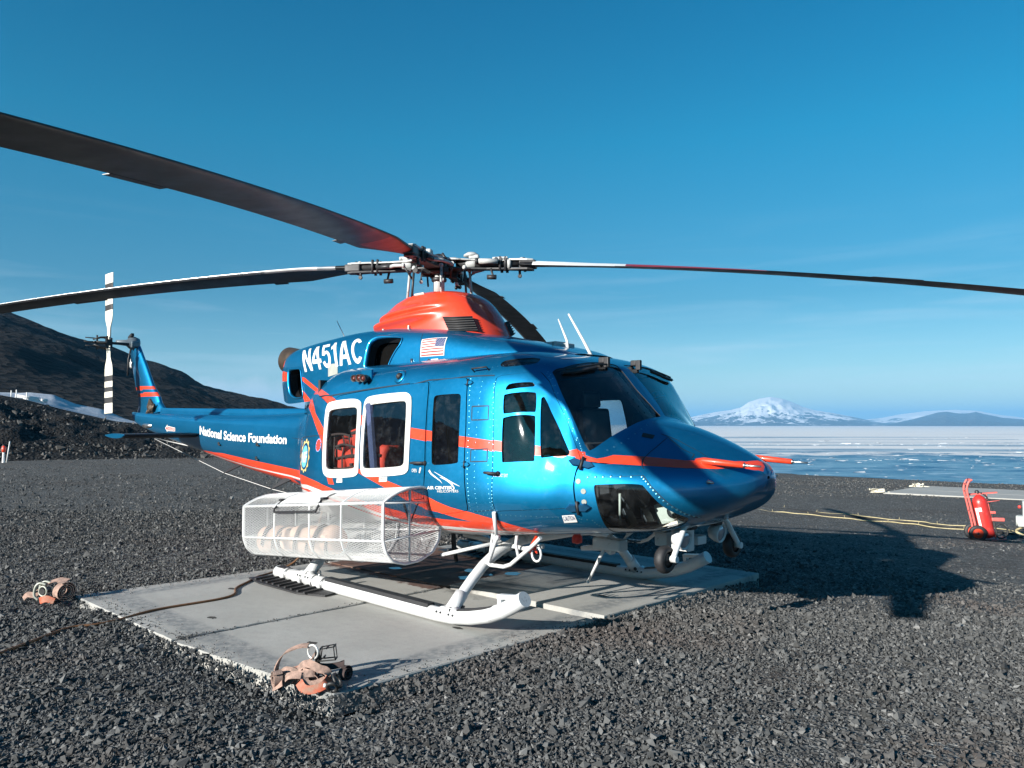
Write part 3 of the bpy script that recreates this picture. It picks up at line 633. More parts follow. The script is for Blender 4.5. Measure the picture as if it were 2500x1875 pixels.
def grid_mesh(name, X, Y, Z, mats, mi=None):
    n, m = X.shape; V = np.stack([X, Y, Z], 2).reshape(-1, 3); i = np.arange(n*m).reshape(n, m)
    F = np.stack([i[:-1, :-1], i[1:, :-1], i[1:, 1:], i[:-1, 1:]], 2).reshape(-1, 4)
    a, b, c = V[F[0, 0]], V[F[0, 1]], V[F[0, 2]]
    if np.cross(b-a, c-a)[2] < 0: F = F[:, ::-1]
    return mesh_np(name, V, F, mats, mi)
def dens(lo, hi, c, near, far):
    """coordinates spaced `near` at c and growing outwards"""
    out = [c]; s = near
    while out[-1] < hi: out.append(out[-1]+s); s = min(far, s*1.09)
    left = [c]; s = near
    while left[-1] > lo: left.append(left[-1]-s); s = min(far, s*1.09)
    return np.array(left[:0:-1]+out)

# ---- gravel sheet and loose stones
def gravel_mat():
    m, t, b, o = _nodes('volcanic_gravel'); c = objco(t)
    v1 = t.nodes.new('ShaderNodeTexVoronoi'); v1.inputs['Scale'].default_value = 42; t.links.new(c, v1.inputs['Vector'])
    v2 = t.nodes.new('ShaderNodeTexVoronoi'); v2.inputs['Scale'].default_value = 15; t.links.new(c, v2.inputs['Vector'])
    big = noise(t, .35, 5, .6, c); mid = noise(t, 2.6, 5, .65, c)
    sep = t.nodes.new('ShaderNodeSeparateColor'); t.links.new(v1.outputs['Color'], sep.inputs[0])
    sep2 = t.nodes.new('ShaderNodeSeparateColor'); t.links.new(v2.outputs['Color'], sep2.inputs[0])
    col = ramp(t, sep.outputs[0], [(0.0, (.030, .031, .030)), (.5, (.088, .090, .088)), (.85, (.16, .162, .158)), (1.0, (.34, .34, .32))])
    col = mixc(t, ramp(t, sep2.outputs[1], [(.55, 0.0), (.9, .6)]), col, (.055, .05, .046))
    col = mixc(t, ramp(t, mid, [(.35, .45), (.6, 0.0)]), col, (.045, .044, .043))
    col = mixc(t, ramp(t, big, [(.5, 0.0), (.72, .45)]), col, (.062, .046, .038))
    t.links.new(col, b.inputs['Base Color']); b.inputs['Roughness'].default_value = .95; b.inputs['Specular IOR Level'].default_value = .25
    h = mixc(t, .5, v1.outputs['Distance'], v2.outputs['Distance']); bump(t, b, mixc(t, .45, h, noise(t, 5, 6, .75, c)), 1.0, .07); return m
def stone_mat():
    m, t, b, o = _nodes('gravel_stone'); a = t.nodes.new('ShaderNodeAttribute'); a.attribute_name = 'shade'
    col = ramp(t, a.outputs['Fac'], [(0.0, (.022, .023, .023)), (.45, (.075, .077, .077)), (.75, (.135, .137, .134)), (.92, (.21, .21, .205)), (1.0, (.36, .355, .34))])
    c = objco(t); col = mixc(t, ramp(t, noise(t, .5, 5, .6, c), [(.52, 0.0), (.7, .5)]), col, (.075, .052, .042))
    col = mixc(t, ramp(t, noise(t, 120, 3, .6, c), [(.4, .0), (.7, .25)]), col, (.16, .16, .155))
    t.links.new(col, b.inputs['Base Color']); b.inputs['Roughness'].default_value = .9; b.inputs['Specular IOR Level'].default_value = .3; return m
GRAVEL, STONE = gravel_mat(), stone_mat()
xs = dens(-150, 160, 2, .10, 6.0); ys = dens(-150, 39.9, -1, .10, 6.0); ys = np.concatenate([ys[ys < 38.5], np.linspace(38.5, 40, 4), [40.8, 42, 44, 48, 54, 62, 72]])
X, Y = np.meshgrid(xs, ys, indexing='ij')
Z = gz(X, Y)+.012*fbm(X, Y, 1.3, 4)+.035*fbm(X, Y, .13, 3, seed=5)*sst(3, 12, np.hypot(X-2, Y+1))
sh = np.clip(Y-39.9+.5*fbm(X, Y, .3, 4, seed=9), 0, 40); Z = Z-.55*sh-.004*sh**2+.2*fbm(X, Y, .8, 4, seed=3)*(sh > 0)*np.clip(sh/2, 0, 1)
padm = (X > -1.75) & (X < 2.6) & (Y > -3.2) & (Y < 2.6); Z = np.where(padm, -.16, Z)
prop(grid_mesh('ground', X, Y, Z, GRAVEL), kind='structure')

def stones(name, P, R_, seed, mat, flat=.75, squash=1.0):
    """one mesh of angular stones: distorted octahedra"""
    g = np.random.default_rng(seed); n = len(P)
    base = np.array([(1,0,0),(-1,0,0),(0,1,0),(0,-1,0),(0,0,1),(0,0,-1)], float)
    V = np.repeat(base[None], n, 0)*g.uniform(.65, 1.3, (n, 6, 1))+g.normal(0, .22, (n, 6, 3))
    V *= (R_[:, None]*g.uniform(.7, 1.25, (n, 3)))[:, None, :]; V[:, :, 2] *= flat
    q = g.normal(size=(n, 4)); q[:, 1:3] *= .7; q /= np.linalg.norm(q, axis=1, keepdims=True); w, x, y, z = q.T
    M = np.stack([1-2*(y*y+z*z), 2*(x*y-z*w), 2*(x*z+y*w), 2*(x*y+z*w), 1-2*(x*x+z*z), 2*(y*z-x*w), 2*(x*z-y*w), 2*(y*z+x*w), 1-2*(x*x+y*y)], 1).reshape(n, 3, 3)
    V = np.einsum('nij,nkj->nki', M, V); V[:, :, 2] *= squash; V = V+P[:, None, :]
    f = np.array([(0,2,4),(2,1,4),(1,3,4),(3,0,4),(2,0,5),(1,2,5),(3,1,5),(0,3,5)]); F = (f[None]+(np.arange(n)*6)[:, None, None]).reshape(-1, 3)
    o = mesh_np(name, V.reshape(-1, 3), F, mat, None, False)
    at = o.data.attributes.new('shade', 'FLOAT', 'FACE'); at.data.foreach_set('value', np.repeat(np.clip(g.beta(2.2, 3.2, n), 0, 1), 8).astype(np.float32)); return o
FW = np.array([math.cos(CAM_YAW), math.sin(CAM_YAW)]); RT = np.array([math.sin(CAM_YAW), -math.cos(CAM_YAW)]); CP = np.array([CAM_POS.x, CAM_POS.y])
def scatter(n, d0, d1, p, seed, spread=.82):
    """random ground points between d0 and d1 metres ahead, thinning with distance"""
    g = np.random.default_rng(seed); u = g.uniform(0, 1, n); k = 2-p
    d = (d0**k+(d1**k-d0**k)*u)**(1/k) if abs(k) > 1e-6 else d0*(d1/d0)**u
    s = g.uniform(-spread, spread, n)*d+g.normal(0, .6, n); xy = CP+d[:, None]*FW+s[:, None]*RT
    k = ~((xy[:, 0] > -1.62) & (xy[:, 0] < 2.44) & (xy[:, 1] > -3.02) & (xy[:, 1] < 2.42)) & (xy[:, 1] < 39.5)
    return xy[k], d[k]
XY, DD = [], []
for n, d0, d1, p, seed in ((145000, 2.6, 7, .5, 1), (105000, 6.5, 15, 1.0, 2), (60000, 14, 42, 1.2, 3)):
    a, b = scatter(n, d0, d1, p, seed); XY.append(a); DD.append(b)
XY, DD = np.concatenate(XY), np.concatenate(DD)
patch = fbm(XY[:, 0], XY[:, 1], .9, 3, seed=21); keep = patch+rng.uniform(-1.6, 1, len(XY)) > -1.25; XY, DD, patch = XY[keep], DD[keep], patch[keep]
RAD = np.clip(rng.lognormal(math.log(.0078), .46, len(XY)), .0035, .036)*np.interp(DD, [3, 7, 15, 40], [1, 1.15, 1.7, 2.6])
big = rng.uniform(0, 1, len(XY)) < .006; RAD[big] *= rng.uniform(1.5, 2.4, big.sum()); RAD = np.minimum(RAD, .036)
PZ = gz(XY[:, 0], XY[:, 1])+.012*fbm(XY[:, 0], XY[:, 1], 1.3, 4)+RAD*.28
prop(stones('gravel', np.column_stack([XY, PZ]), RAD, 11, STONE), kind='stuff')
# grit that has blown on to the pad edges
n = 1500; g = np.random.default_rng(31); side_ = g.integers(0, 3, n); along = g.uniform(0, 1, n); inn = np.abs(g.exponential(.07, n))
px = np.where(side_ == 0, -1.6+4.05*along, np.where(side_ == 1, 2.43-inn, -1.6+inn)); py = np.where(side_ == 0, -3.02+inn, -3.0+5.4*along)
js = g.uniform(0, 1, n) < .3; px = np.where(js, .55+g.normal(0, .03, n), px)
prop(stones('grit', np.column_stack([px, py, np.full(n, .004)]), g.uniform(.003, .008, n), 12, STONE), kind='stuff')

# ---- landing pads: concrete slabs laid with open joints
def concrete(name, tone=1.0, stain=True):
    m, t, b, o = _nodes(name); c = t.nodes.new('ShaderNodeNewGeometry').outputs['Position']
    n1, n2, n3 = noise(t, 1.1, 6, .6, c), noise(t, 9, 6, .7, c), noise(t, 70, 4, .6, c)
    col = ramp(t, n1, [(.3, tuple(.31*tone*k for k in (1, .985, .91))), (.7, tuple(.40*tone*k for k in (1, .985, .92)))])
    col = mixc(t, ramp(t, n2, [(.45, 0.0), (.75, .35)]), col, tuple(.22*tone*k for k in (1, .985, .92)))
    col = mixc(t, ramp(t, n3, [(.5, 0.0), (.72, .35)]), col, (.22, .22, .21))
    if stain:
        sp = t.nodes.new('ShaderNodeSeparateXYZ'); t.links.new(c, sp.inputs[0]); x, y = sp.outputs[0], sp.outputs[1]
        def near(v, ctr, half, soft_):    # 1 inside ctr +- half
            d = math_(t, 'ABSOLUTE', math_(t, 'SUBTRACT', v, ctr)); return ramp(t, math_(t, 'ADD', math_(t, 'SUBTRACT', d, half), math_(t, 'MULTIPLY', math_(t, 'SUBTRACT', n2, .5), soft_)), [(0.0, 1.0), (.06, 0.0)])
        # dark worn band round the edge
        ex = math_(t, 'ABSOLUTE', math_(t, 'SUBTRACT', math_(t, 'ABSOLUTE', math_(t, 'SUBTRACT', x, .42)), 1.80)); ey = math_(t, 'ABSOLUTE', math_(t, 'SUBTRACT', math_(t, 'ABSOLUTE', math_(t, 'ADD', y, .30)), 2.50))
        e = math_(t, 'ADD', math_(t, 'MINIMUM', ex, ey), math_(t, 'MULTIPLY', math_(t, 'SUBTRACT', n2, .5), .12)); band = ramp(t, e, [(.07, 1.0), (.14, 0.0)])
        band = math_(t, 'MULTIPLY', band, ramp(t, noise(t, 14, 5, .7, c), [(.36, 0.1), (.6, .85)]))
        col = mixc(t, band, col, (.15, .16, .165))
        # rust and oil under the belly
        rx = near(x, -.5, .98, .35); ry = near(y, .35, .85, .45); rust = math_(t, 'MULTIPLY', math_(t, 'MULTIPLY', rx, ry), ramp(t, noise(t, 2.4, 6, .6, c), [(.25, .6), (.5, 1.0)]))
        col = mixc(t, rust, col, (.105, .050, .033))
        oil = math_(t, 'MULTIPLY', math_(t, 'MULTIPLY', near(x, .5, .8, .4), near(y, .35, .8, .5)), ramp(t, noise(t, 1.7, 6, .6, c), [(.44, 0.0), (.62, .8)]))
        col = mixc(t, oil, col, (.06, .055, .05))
    t.links.new(col, b.inputs['Base Color']); b.inputs['Roughness'].default_value = .88; bump(t, b, mixc(t, .35, n2, n3), .35, .006); return m
CONC = concrete('pad_concrete'); CONC_FAR = concrete('far_pad_concrete', 1.0, False)
def slab(name, corners, top, th, mat, parent, seed):
    """concrete slab with slightly ragged, bevelled edges"""
    g = np.random.default_rng(seed); c = np.array(corners, float); ctr = c.mean(0); loop = []
    for i in range(4):
        a, b = c[i], c[(i+1) % 4]; k = 26
        for j in range(k):
            p = a+(b-a)*j/k; d = ctr-p; d /= np.linalg.norm(d); loop.append(p+d*(abs(g.normal(0, .006))+(.012 if j == 0 else 0)))
    m = MB(); L = np.array(loop); ins = ctr+(L-ctr)*(1-.008/np.linalg.norm(L-ctr, axis=1, keepdims=True))
    z = lambda q, h: [(p[0], p[1], (h if np.isscalar(h) else h)) for p in q]
    tz = lambda q: [(p[0], p[1], top(p[0], p[1]) if callable(top) else top) for p in q]
    T0 = tz(ins); T1 = [(p[0], p[1], q[2]-.008) for p, q in zip(L, T0)]; B0 = [(p[0], p[1], q[2]-th) for p, q in zip(L, T0)]
    m.rings([B0, T1, T0], cap1=True, smooth=False); return m.build(name, mat, parent)
pad = prop(empty('landing_pad', (0, 0, 0)), kind='structure')
slab('concrete_slab', [(-1.66, -3.10), (.535, -3.07), (.53, -.37), (-1.58, -.44)], 0.0, .14, CONC, pad, 1)
slab('concrete_slab', [(.56, -3.07), (2.44, -2.86), (2.46, -.30), (.56, -.36)], -.004, .14, CONC, pad, 2)
slab('concrete_slab', [(-1.58, -.405), (.52, -.335), (.53, 2.46), (-1.50, 2.46)], -.003, .14, CONC, pad, 3)
slab('concrete_slab', [(.565, -.325), (2.47, -.25), (2.50, 2.44), (.56, 2.46)], .022, .16, CONC, pad, 4)
# lifting sockets
m = MB()
for x, y, z in ((0.1, -2.55, .0005), (1.35, -2.35, -.0035), (1.80, -1.30, -.0035), (1.98, .35, .0225), (.95, -1.2, -.0035), (-.9, -1.9, .0005), (1.9, 1.9, .0225)):
    g = np.random.default_rng(int(abs(x*100+y*10))); pts = [(x+.055*(1+g.normal(0, .25))*math.cos(a), y+.026*(1+g.normal(0, .25))*math.sin(a), z) for a in np.linspace(0, 6.283, 13)[:-1]]
    m.add(pts, [tuple(range(12))])
m.build('lifting_socket', simple('socket_dirt', (.035, .033, .03), .95), pad)
m = MB()      # small puddles catching the sky, under the belly
for x, y, r in ((-.62, -.1, .08), (.40, .10, .13), (.12, .42, .12), (.62, .52, .10), (.36, .34, .11)):
    g = np.random.default_rng(int(abs(x*100+50))); m.add([(x+r*(1+g.normal(0, .15))*math.cos(a), y+r*.8*(1+g.normal(0, .15))*math.sin(a), .0245 if (x > .56 and y > -.3) else .0035) for a in np.linspace(0, 6.283, 15)[:-1]], [tuple(range(14))])
wm, wt_, wb, wo = _nodes('puddle_water'); wb.inputs['Base Color'].default_value = (.04, .05, .06, 1); wb.inputs['Roughness'].default_value = .04; wb.inputs['Specular IOR Level'].default_value = .9
prop(m.build('puddle', wm), kind='structure')
fpad = prop(empty('far_pad', (0, 0, 0)), kind='structure')
gf = lambda x, y: float(gz(x, y))+.05
slab('concrete_slab', [(-4.7, 26.55), (6.0, 28.2), (6.0, 30.3), (-4.9, 29.4)], gf, .16, CONC_FAR, fpad, 5)
slab('concrete_slab', [(-4.9, 29.45), (6.0, 30.35), (6.0, 34.3), (-5.2, 32.9)], gf, .16, CONC_FAR, fpad, 6)

# ---- hill, embankment and snow bank on the left (range profiles seen from the pad)
def table(tab, az): a = np.array(sorted(tab)); return np.interp(az, a[:, 0], a[:, 1])
HILL_T = [(4.9, .02), (4.5, .09), (4.1, .19), (3.8, .21), (3.5, .185), (3.2, .150), (3.05, .133)]+HILL
def polar(az, r): return CAM_POS.x+np.cos(az)*r, CAM_POS.y+np.sin(az)*r
def rock_mat(name, dark, light, scale, lightness):
    m, t, b, o = _nodes(name); c = objco(t); n1, n2 = noise(t, scale, 7, .65, c), noise(t, scale*9, 6, .7, c)
    v = t.nodes.new('ShaderNodeTexVoronoi'); v.inputs['Scale'].default_value = scale*14; t.links.new(c, v.inputs['Vector'])
    col = ramp(t, n1, [(.3, dark), (.7, tuple(x*1.7 for x in dark))]); col = mixc(t, ramp(t, n2, [(.5, 0.0), (.72, lightness)]), col, light)
    t.links.new(col, b.inputs['Base Color']); b.inputs['Roughness'].default_value = .95; b.inputs['Specular IOR Level'].default_value = .2
    bump(t, b, mixc(t, .5, n2, v.outputs['Distance']), .9, 1.2/scale*.08); return m
HILLM = rock_mat('dark_volcanic_hill', (.0085, .0085, .009), (.030, .028, .026), .06, .5)
BANKM = rock_mat('rocky_bank', (.009, .009, .009), (.06, .058, .055), .5, .5)
az = np.linspace(2.40, 4.95, 420); rr = np.concatenate([np.linspace(62, 260, 56), np.linspace(270, 700, 14)])
A, RR = np.meshgrid(az, rr, indexing='ij'); H = table(HILL_T, A)
R0 = 260.0; crest = CAM_POS.z+R0*H
f = np.clip((RR-62)/(R0-62), 0, 1); f = f**.9
base_z = np.interp(A, [2.4, 2.62, 2.8, 2.95, 5], [-1.2, -.6, 1.2, 2.6, 3.2])
Zh = base_z+(crest-base_z)*f-np.clip(RR-R0, 0, 1e4)*.12; X, Y = polar(A, RR)
rough = (fbm(X, Y, .012, 5, seed=41)*2.2+fbm(X, Y, .07, 6, .6, seed=44)*.7)*np.clip(f*3, 0, 1)*np.clip((crest-base_z)/12, .05, 1)*np.where(RR > 235, np.clip((R0-RR)/25, .12, 1), 1)
prop(grid_mesh('hill', X, Y, Zh+rough, HILLM), kind='structure')
SB, ST = np.array(SNOW_BOT), np.array(SNOW_TOP)
az = np.linspace(2.36, 3.6, 420); rr = np.concatenate([np.linspace(37.5, 56, 40), np.linspace(57, 64, 4)])
A, RR = np.meshgrid(az, rr, indexing='ij'); 
ce = np.interp(A, [2.36, 2.50, 2.62, 2.70, 2.7779, 2.8037, 2.8239, 2.8493, 2.874, 2.8922, 2.9117, 2.933, 2.95, 3.1, 3.6], [-.036, -.030, -.022, -.0135, -.0045, .0003, .0031, .0094, .0155, .021, .0265, .0305, .033, .043, .05])
zc = CAM_POS.z+54*ce; f = np.clip((RR-40.3)/(54-40.3), 0, 1); f = f**.8
X, Y = polar(A, RR); z0 = gz(X, Y)-.1
Zb = z0+np.maximum(zc-z0, 0)*f+(fbm(X, Y, .5, 5, .55, seed=51)*.28+fbm(X, Y, 1.9, 3, seed=53)*.10)*np.clip(f*3, 0, 1)*np.clip((54-RR)/4, .15, 1)-np.where(RR < 40.3, (40.3-RR)*.1, 0)
prop(grid_mesh('embankment', X, Y, Zb, BANKM), kind='structure')
# boulders on the bank
n = 3600; g = np.random.default_rng(61); a_ = g.uniform(2.45, 3.25, n); r_ = 40+14*g.beta(1.1, 1.3, n); ceb = np.interp(a_, [2.36, 2.50, 2.62, 2.70, 2.7779, 2.8037, 2.8239, 2.8493, 2.874, 2.8922, 2.9117, 2.933, 2.95, 3.1, 3.6], [-.036, -.030, -.022, -.0135, -.0045, .0003, .0031, .0094, .0155, .021, .0265, .0305, .033, .043, .05])
bx, by = polar(a_, r_); bz0 = gz(bx, by)-.1; fz = np.clip((r_-40.3)/13.7, 0, 1)**.8; bz = bz0+np.maximum(CAM_POS.z+54*ceb-bz0, 0)*fz
brad = np.clip(g.lognormal(math.log(.065), .5, n), .03, .28)
BOULDER = simple('boulder_grey', (.065, .063, .06), .92, var=.35, scale=3, bumpy=.5)
prop(stones('boulders', np.column_stack([bx, by, bz+brad*.15]), brad, 62, BOULDER), kind='stuff')
# snow lying between the bank and the hill
az = np.linspace(2.778, 3.3, 220); sb, stp = np.interp(az, SB[::-1, 0], SB[::-1, 1]), np.interp(az, ST[::-1, 0], ST[::-1, 1])
sb = np.where(az > 2.95, .0339+(az-2.95)*.06, sb)-.0006; stp = np.where(az > 2.95, .0365+(az-2.95)*.055, stp)
A = np.repeat(az[:, None], 14, 1); k = np.linspace(0, 1, 14)[None]; RR = 54.5+14*k+0*A; E_ = sb[:, None]+(np.maximum(stp-sb, .0004))[:, None]*k
X, Y = polar(A, RR); Zs = CAM_POS.z+RR*E_+.07*fbm(X, Y, .5, 4, seed=71)*np.sin(k*3.14)
def snow_mat():
    m, t, b, o = _nodes('old_snow'); c = objco(t); n1, n2 = noise(t, .35, 6, .6, c), noise(t, 2.2, 6, .7, c)
    col = ramp(t, n1, [(.3, (.36, .40, .46)), (.7, (.58, .61, .65))]); col = mixc(t, ramp(t, n2, [(.55, 0.0), (.75, .6)]), col, (.30, .33, .36))
    t.links.new(col, b.inputs['Base Color']); b.inputs['Roughness'].default_value = .7; bump(t, b, n2, .5, .2); return m
prop(grid_mesh('snow_bank', X, Y, Zs, snow_mat()), kind='structure')

# ---- sea: open water near the shore, broken floes, then fast ice
def sea_mat():
    m, t, b, o = _nodes('sea_ice_and_water'); pos = t.nodes.new('ShaderNodeNewGeometry').outputs['Position']
    mp = t.nodes.new('ShaderNodeMapping'); mp.vector_type = 'POINT'; t.links.new(pos, mp.inputs[0])
    mp.inputs['Rotation'].default_value = (0, 0, -(CAM_YAW)); mp.inputs['Location'].default_value = (0, 0, 0); c = mp.outputs[0]      # X now runs offshore
    sp = t.nodes.new('ShaderNodeSeparateXYZ'); t.links.new(c, sp.inputs[0]); d = sp.outputs[0]
    def ns(scale, sx, sy, detail=6, rough=.6):
        q = t.nodes.new('ShaderNodeMapping'); q.inputs['Scale'].default_value = (sx, sy, 1); t.links.new(c, q.inputs[0]); return noise(t, scale, detail, rough, q.outputs[0], .4)
    floe = ns(.05, 1.0, .6, 7, .62); fine = ns(.22, 1.0, .5, 6, .65); broad = ns(.006, 1.2, .5, 5, .6)
    k = math_(t, 'MULTIPLY', math_(t, 'SUBTRACT', d, 322.0), .0075)
    mask = math_(t, 'ADD', math_(t, 'ADD', k, math_(t, 'MULTIPLY', math_(t, 'SUBTRACT', floe, .5), 3.2)), math_(t, 'MULTIPLY', math_(t, 'SUBTRACT', fine, .5), 1.3))
    ice = ramp(t, mask, [(.42, 0.0), (.60, 1.0)])
    # leads of open water further out
    lead = ramp(t, math_(t, 'ADD', ns(.009, 2.6, .22, 7, .62), math_(t, 'MULTIPLY', math_(t, 'SUBTRACT', d, 900.0), -.00012)), [(.53, 0.0), (.60, .75)])
    lead = math_(t, 'MULTIPLY', lead, ramp(t, math_(t, 'MULTIPLY', d, .0005), [(.45, 1.0), (.68, 0.0)]))
    ice = math_(t, 'MULTIPLY', ice, math_(t, 'SUBTRACT', 1.0, lead))
    thin = mixc(t, ramp(t, floe, [(.36, 0.0), (.60, .85)]), (.016, .105, .215), (.17, .33, .43)); thin = mixc(t, ramp(t, fine, [(.52, 0.0), (.70, .8)]), thin, (.42, .56, .64))
    white = mixc(t, ramp(t, broad, [(.35, 0.0), (.7, .5)]), (.70, .69, .67), (.58, .59, .60))
    white = mixc(t, ramp(t, fine, [(.55, 0.0), (.75, .35)]), white, (.36, .43, .51))
    t.links.new(mixc(t, ice, thin, white), b.inputs['Base Color']); t.links.new(ramp(t, ice, [(0.0, .45), (1.0, .75)]), b.inputs['Roughness']); t.links.new(ramp(t, ice, [(0.0, .12), (1.0, .3)]), b.inputs['Specular IOR Level'])
    bump(t, b, fine, .5, .6); return m
SEA_Z = -14.0
q = [CP+FW*d+RT*s for d, s in ((-600, -9000), (20000, -22000), (20000, 22000), (-600, 9000))]
m = MB(); m.add([(p[0], p[1], SEA_Z) for p in q], [(0, 1, 2, 3)]); prop(m.build('sea', sea_mat()), kind='structure')
# pressure ridge of ice blocks and drifting floes: real, low relief
FLOE = simple('floe_ice', (.66, .68, .69), .6, var=.06, scale=.5)
g = np.random.default_rng(77); n = 900; d = np.concatenate([g.uniform(170, 330, 260), 330+np.abs(g.normal(0, 14, 160)), 600+g.normal(0, 22, 300), g.uniform(360, 900, 180)]); s = g.uniform(-.2, .95, n)*d
P = CP+d[:, None]*FW+s[:, None]*RT; rad = np.clip(g.lognormal(math.log(.9), .6, n), .3, 4.5)*np.interp(d, [150, 600], [.6, 1.5])
prop(stones('ice_floes', np.column_stack([P, np.full(n, SEA_Z+.05)]), rad, 78, FLOE, flat=1.0, squash=.10), kind='stuff')

# ---- far mountains across the sound
def mountain(name, tab, R0, depth, mat, seed, amp, nr=46, na=420):
    a0, a1 = min(p[0] for p in tab), max(p[0] for p in tab); az = np.linspace(a0, a1, na); k = np.concatenate([np.linspace(0, 1, nr), np.linspace(1.08, 2, 12)])
    A, K_ = np.meshgrid(az, k, indexing='ij'); RR = R0-depth+depth*K_; e = table(tab, A)
    H = np.maximum(CAM_POS.z+R0*e-SEA_Z, 0); X, Y = polar(A, RR); prof_ = np.where(K_ <= 1, K_**1.25*(1-.0*K_), np.clip(2-K_, 0, 1))
    rid = 1-np.abs(fbm(X, Y, 5.5/depth, 6, .55, seed)); Z = SEA_Z-.5+H*prof_+H*amp*(rid-.62)*np.sin(np.clip(K_, 0, 1)*3.1416)*1.6
    rib = np.abs(np.sin(A*190+2.5*fbm(X, Y, 3.0/depth, 4, seed=seed+7))); Z += -H*.05*rib*np.sin(np.clip(K_, 0, 1)*3.1416); Z = np.maximum(Z, SEA_Z-.6)
    return prop(grid_mesh(name, X, Y, Z, mat), kind='structure')
def mtn_mat(name, snowline, patch):
    m, t, b, o = _nodes(name); g_ = t.nodes.new('ShaderNodeNewGeometry'); pos = g_.outputs['Position']; sp = t.nodes.new('ShaderNodeSeparateXYZ'); t.links.new(pos, sp.inputs[0])
    n1, n2 = noise(t, .0045, 8, .65, pos), noise(t, .02, 6, .65, pos)
    f_ = math_(t, 'ADD', math_(t, 'MULTIPLY', math_(t, 'SUBTRACT', sp.outputs[2], snowline), .004), math_(t, 'ADD', math_(t, 'MULTIPLY', math_(t, 'SUBTRACT', n1, .5), 2.6), math_(t, 'MULTIPLY', math_(t, 'SUBTRACT', n2, .5), 1.2)))
    t.links.new(mixc(t, ramp(t, f_, [(.25-patch, 0.0), (.55-patch, 1.0)]), (.055, .054, .058), (.66, .67, .69)), b.inputs['Base Color']); b.inputs['Roughness'].default_value = .85; bump(t, b, n2, .6, 12); return m
mountain('snow_mountain', MTN, 9000, 2600, mtn_mat('mountain_snow_and_rock', 60, .75), 3, .16)
mountain('dark_mountain', MTN2, 8200, 1900, mtn_mat('low_mountain_rock', 200, .15), 5, .14)
mountain('far_mountain_range', MTN3, 11500, 2500, mtn_mat('far_range_snow', 0, .6), 8, .12)

# ---- cold, slightly hazy air over the sound
hm = bpy.data.materials.new('haze_air'); hm.use_nodes = True; ht = hm.node_tree; ht.nodes.remove(ht.nodes['Principled BSDF'])
pv = ht.nodes.new('ShaderNodeVolumePrincipled'); pv.inputs['Color'].default_value = (.24, .60, 1.0, 1); pv.inputs['Density'].default_value = 1.15e-4; pv.inputs['Anisotropy'].default_value = 0.0
ht.links.new(pv.outputs[0], ht.nodes['Material Output'].inputs['Volume'])
m = MB(); m.box((CAM_POS.x-4000, CAM_POS.y+4000, 157.5), (40000, 40000, 345)); hz = m.build('haze', hm); prop(hz, kind='stuff')
# ================================================================ HELICOPTER
def paint(name, rgb, metal=0.0, rough=.35, dust=.1):
    m, t, b, o = _nodes(name); c = objco(t)
    n = noise(t, 2.2, 6, .6, c); n2 = noise(t, 26, 6, .7, c); n3 = noise(t, 160, 3, .6, c)
    col = mixc(t, ramp(t, n, [(.35, 0.0), (.75, 1.0)]), rgb, tuple(min(1, x*1.14+.004) for x in rgb))
    col = mixc(t, ramp(t, n2, [(.55, 0.0), (.8, dust)]), col, (.30, .29, .27))
    t.links.new(col, b.inputs['Base Color']); b.inputs['Metallic'].default_value = metal
    t.links.new(ramp(t, n2, [(.3, rough-.03), (.75, rough+.06)]), b.inputs['Roughness'])
    b.inputs['Coat Weight'].default_value = .8; t.links.new(ramp(t, n, [(.3, .04), (.8, .09)]), b.inputs['Coat Roughness'])
    bn = bump(t, b, mixc(t, .15, noise(t, 1.6, 3, .5, c), n3), .025, .02)
    return m
BLUE = paint('metallic_blue_paint', (.002, .165, .345), metal=.86, rough=.46, dust=.07)
ORANGE = paint('orange_paint', (.66, .048, .014), rough=.4)
WHITE = paint('white_paint', (.62, .62, .61), rough=.42, dust=.22)
WHITE_SKID = simple('skid_white_paint', (.58, .59, .59), .42, var=.05, scale=9, coat=.3, dirt=((.16, .15, .14), 14, .62, .78))
BLACK = simple('black_rubber', (.018, .018, .02), .6, var=.3)
DARKIN = simple('cabin_dark', (.028, .029, .032), .8, var=.25)
TRIM = simple('cabin_trim_grey', (.10, .105, .115), .7, var=.15)
CREAM = simple('cream_primer', (.62, .58, .48), .55, var=.08, dirt=((.2, .17, .12), 12, .6, .8))
STEEL = simple('brushed_steel', (.45, .45, .45), .35, metal=1, var=.1)
HUBGREY = simple('hub_pale_grey', (.42, .43, .42), .45, var=.12, dirt=((.06, .06, .055), 20, .56, .72))
HUBDARK = simple('hub_dark_metal', (.03, .03, .032), .5, metal=.3, var=.3)
BURNT = simple('burnt_exhaust_metal', (.11, .08, .058), .5, metal=.8, var=.35, scale=9)
SEATBLUE = simple('seat_blue_cloth', (.05, .07, .15), .9, var=.2, scale=60, bumpy=.2)
SEATBLACK = simple('seat_black_leather', (.03, .03, .032), .45, var=.2)
DECALW = simple('decal_white', (.66, .66, .64), .45, var=.06)
DECALR = simple('decal_red', (.60, .045, .035), .45, var=.08)
DECALN = simple('decal_navy', (.02, .035, .13), .45, var=.08)
DECALG = simple('decal_gold', (.62, .46, .18), .45, var=.1)
DECALSKY = simple('decal_sky_blue', (.12, .42, .75), .45, var=.1)
GREYPATCH = simple('bare_grey_patch', (.30, .31, .28), .6, var=.1)
GLASS = glass_mat('window_glass', (.78, .82, .83), .8)
WGLASS = glass_mat('windshield_glass', (.74, .84, .88), .8)
LENS = simple('lamp_lens', (.30, .36, .42), .1, metal=.6, var=.2)
SEAMMAT = simple('panel_gap', (.004, .02, .04), .6)
RIVET = simple('rivet_blue', (.10, .34, .48), .3, metal=.85)
MATB = [BLUE, ORANGE, WHITE, BLACK]

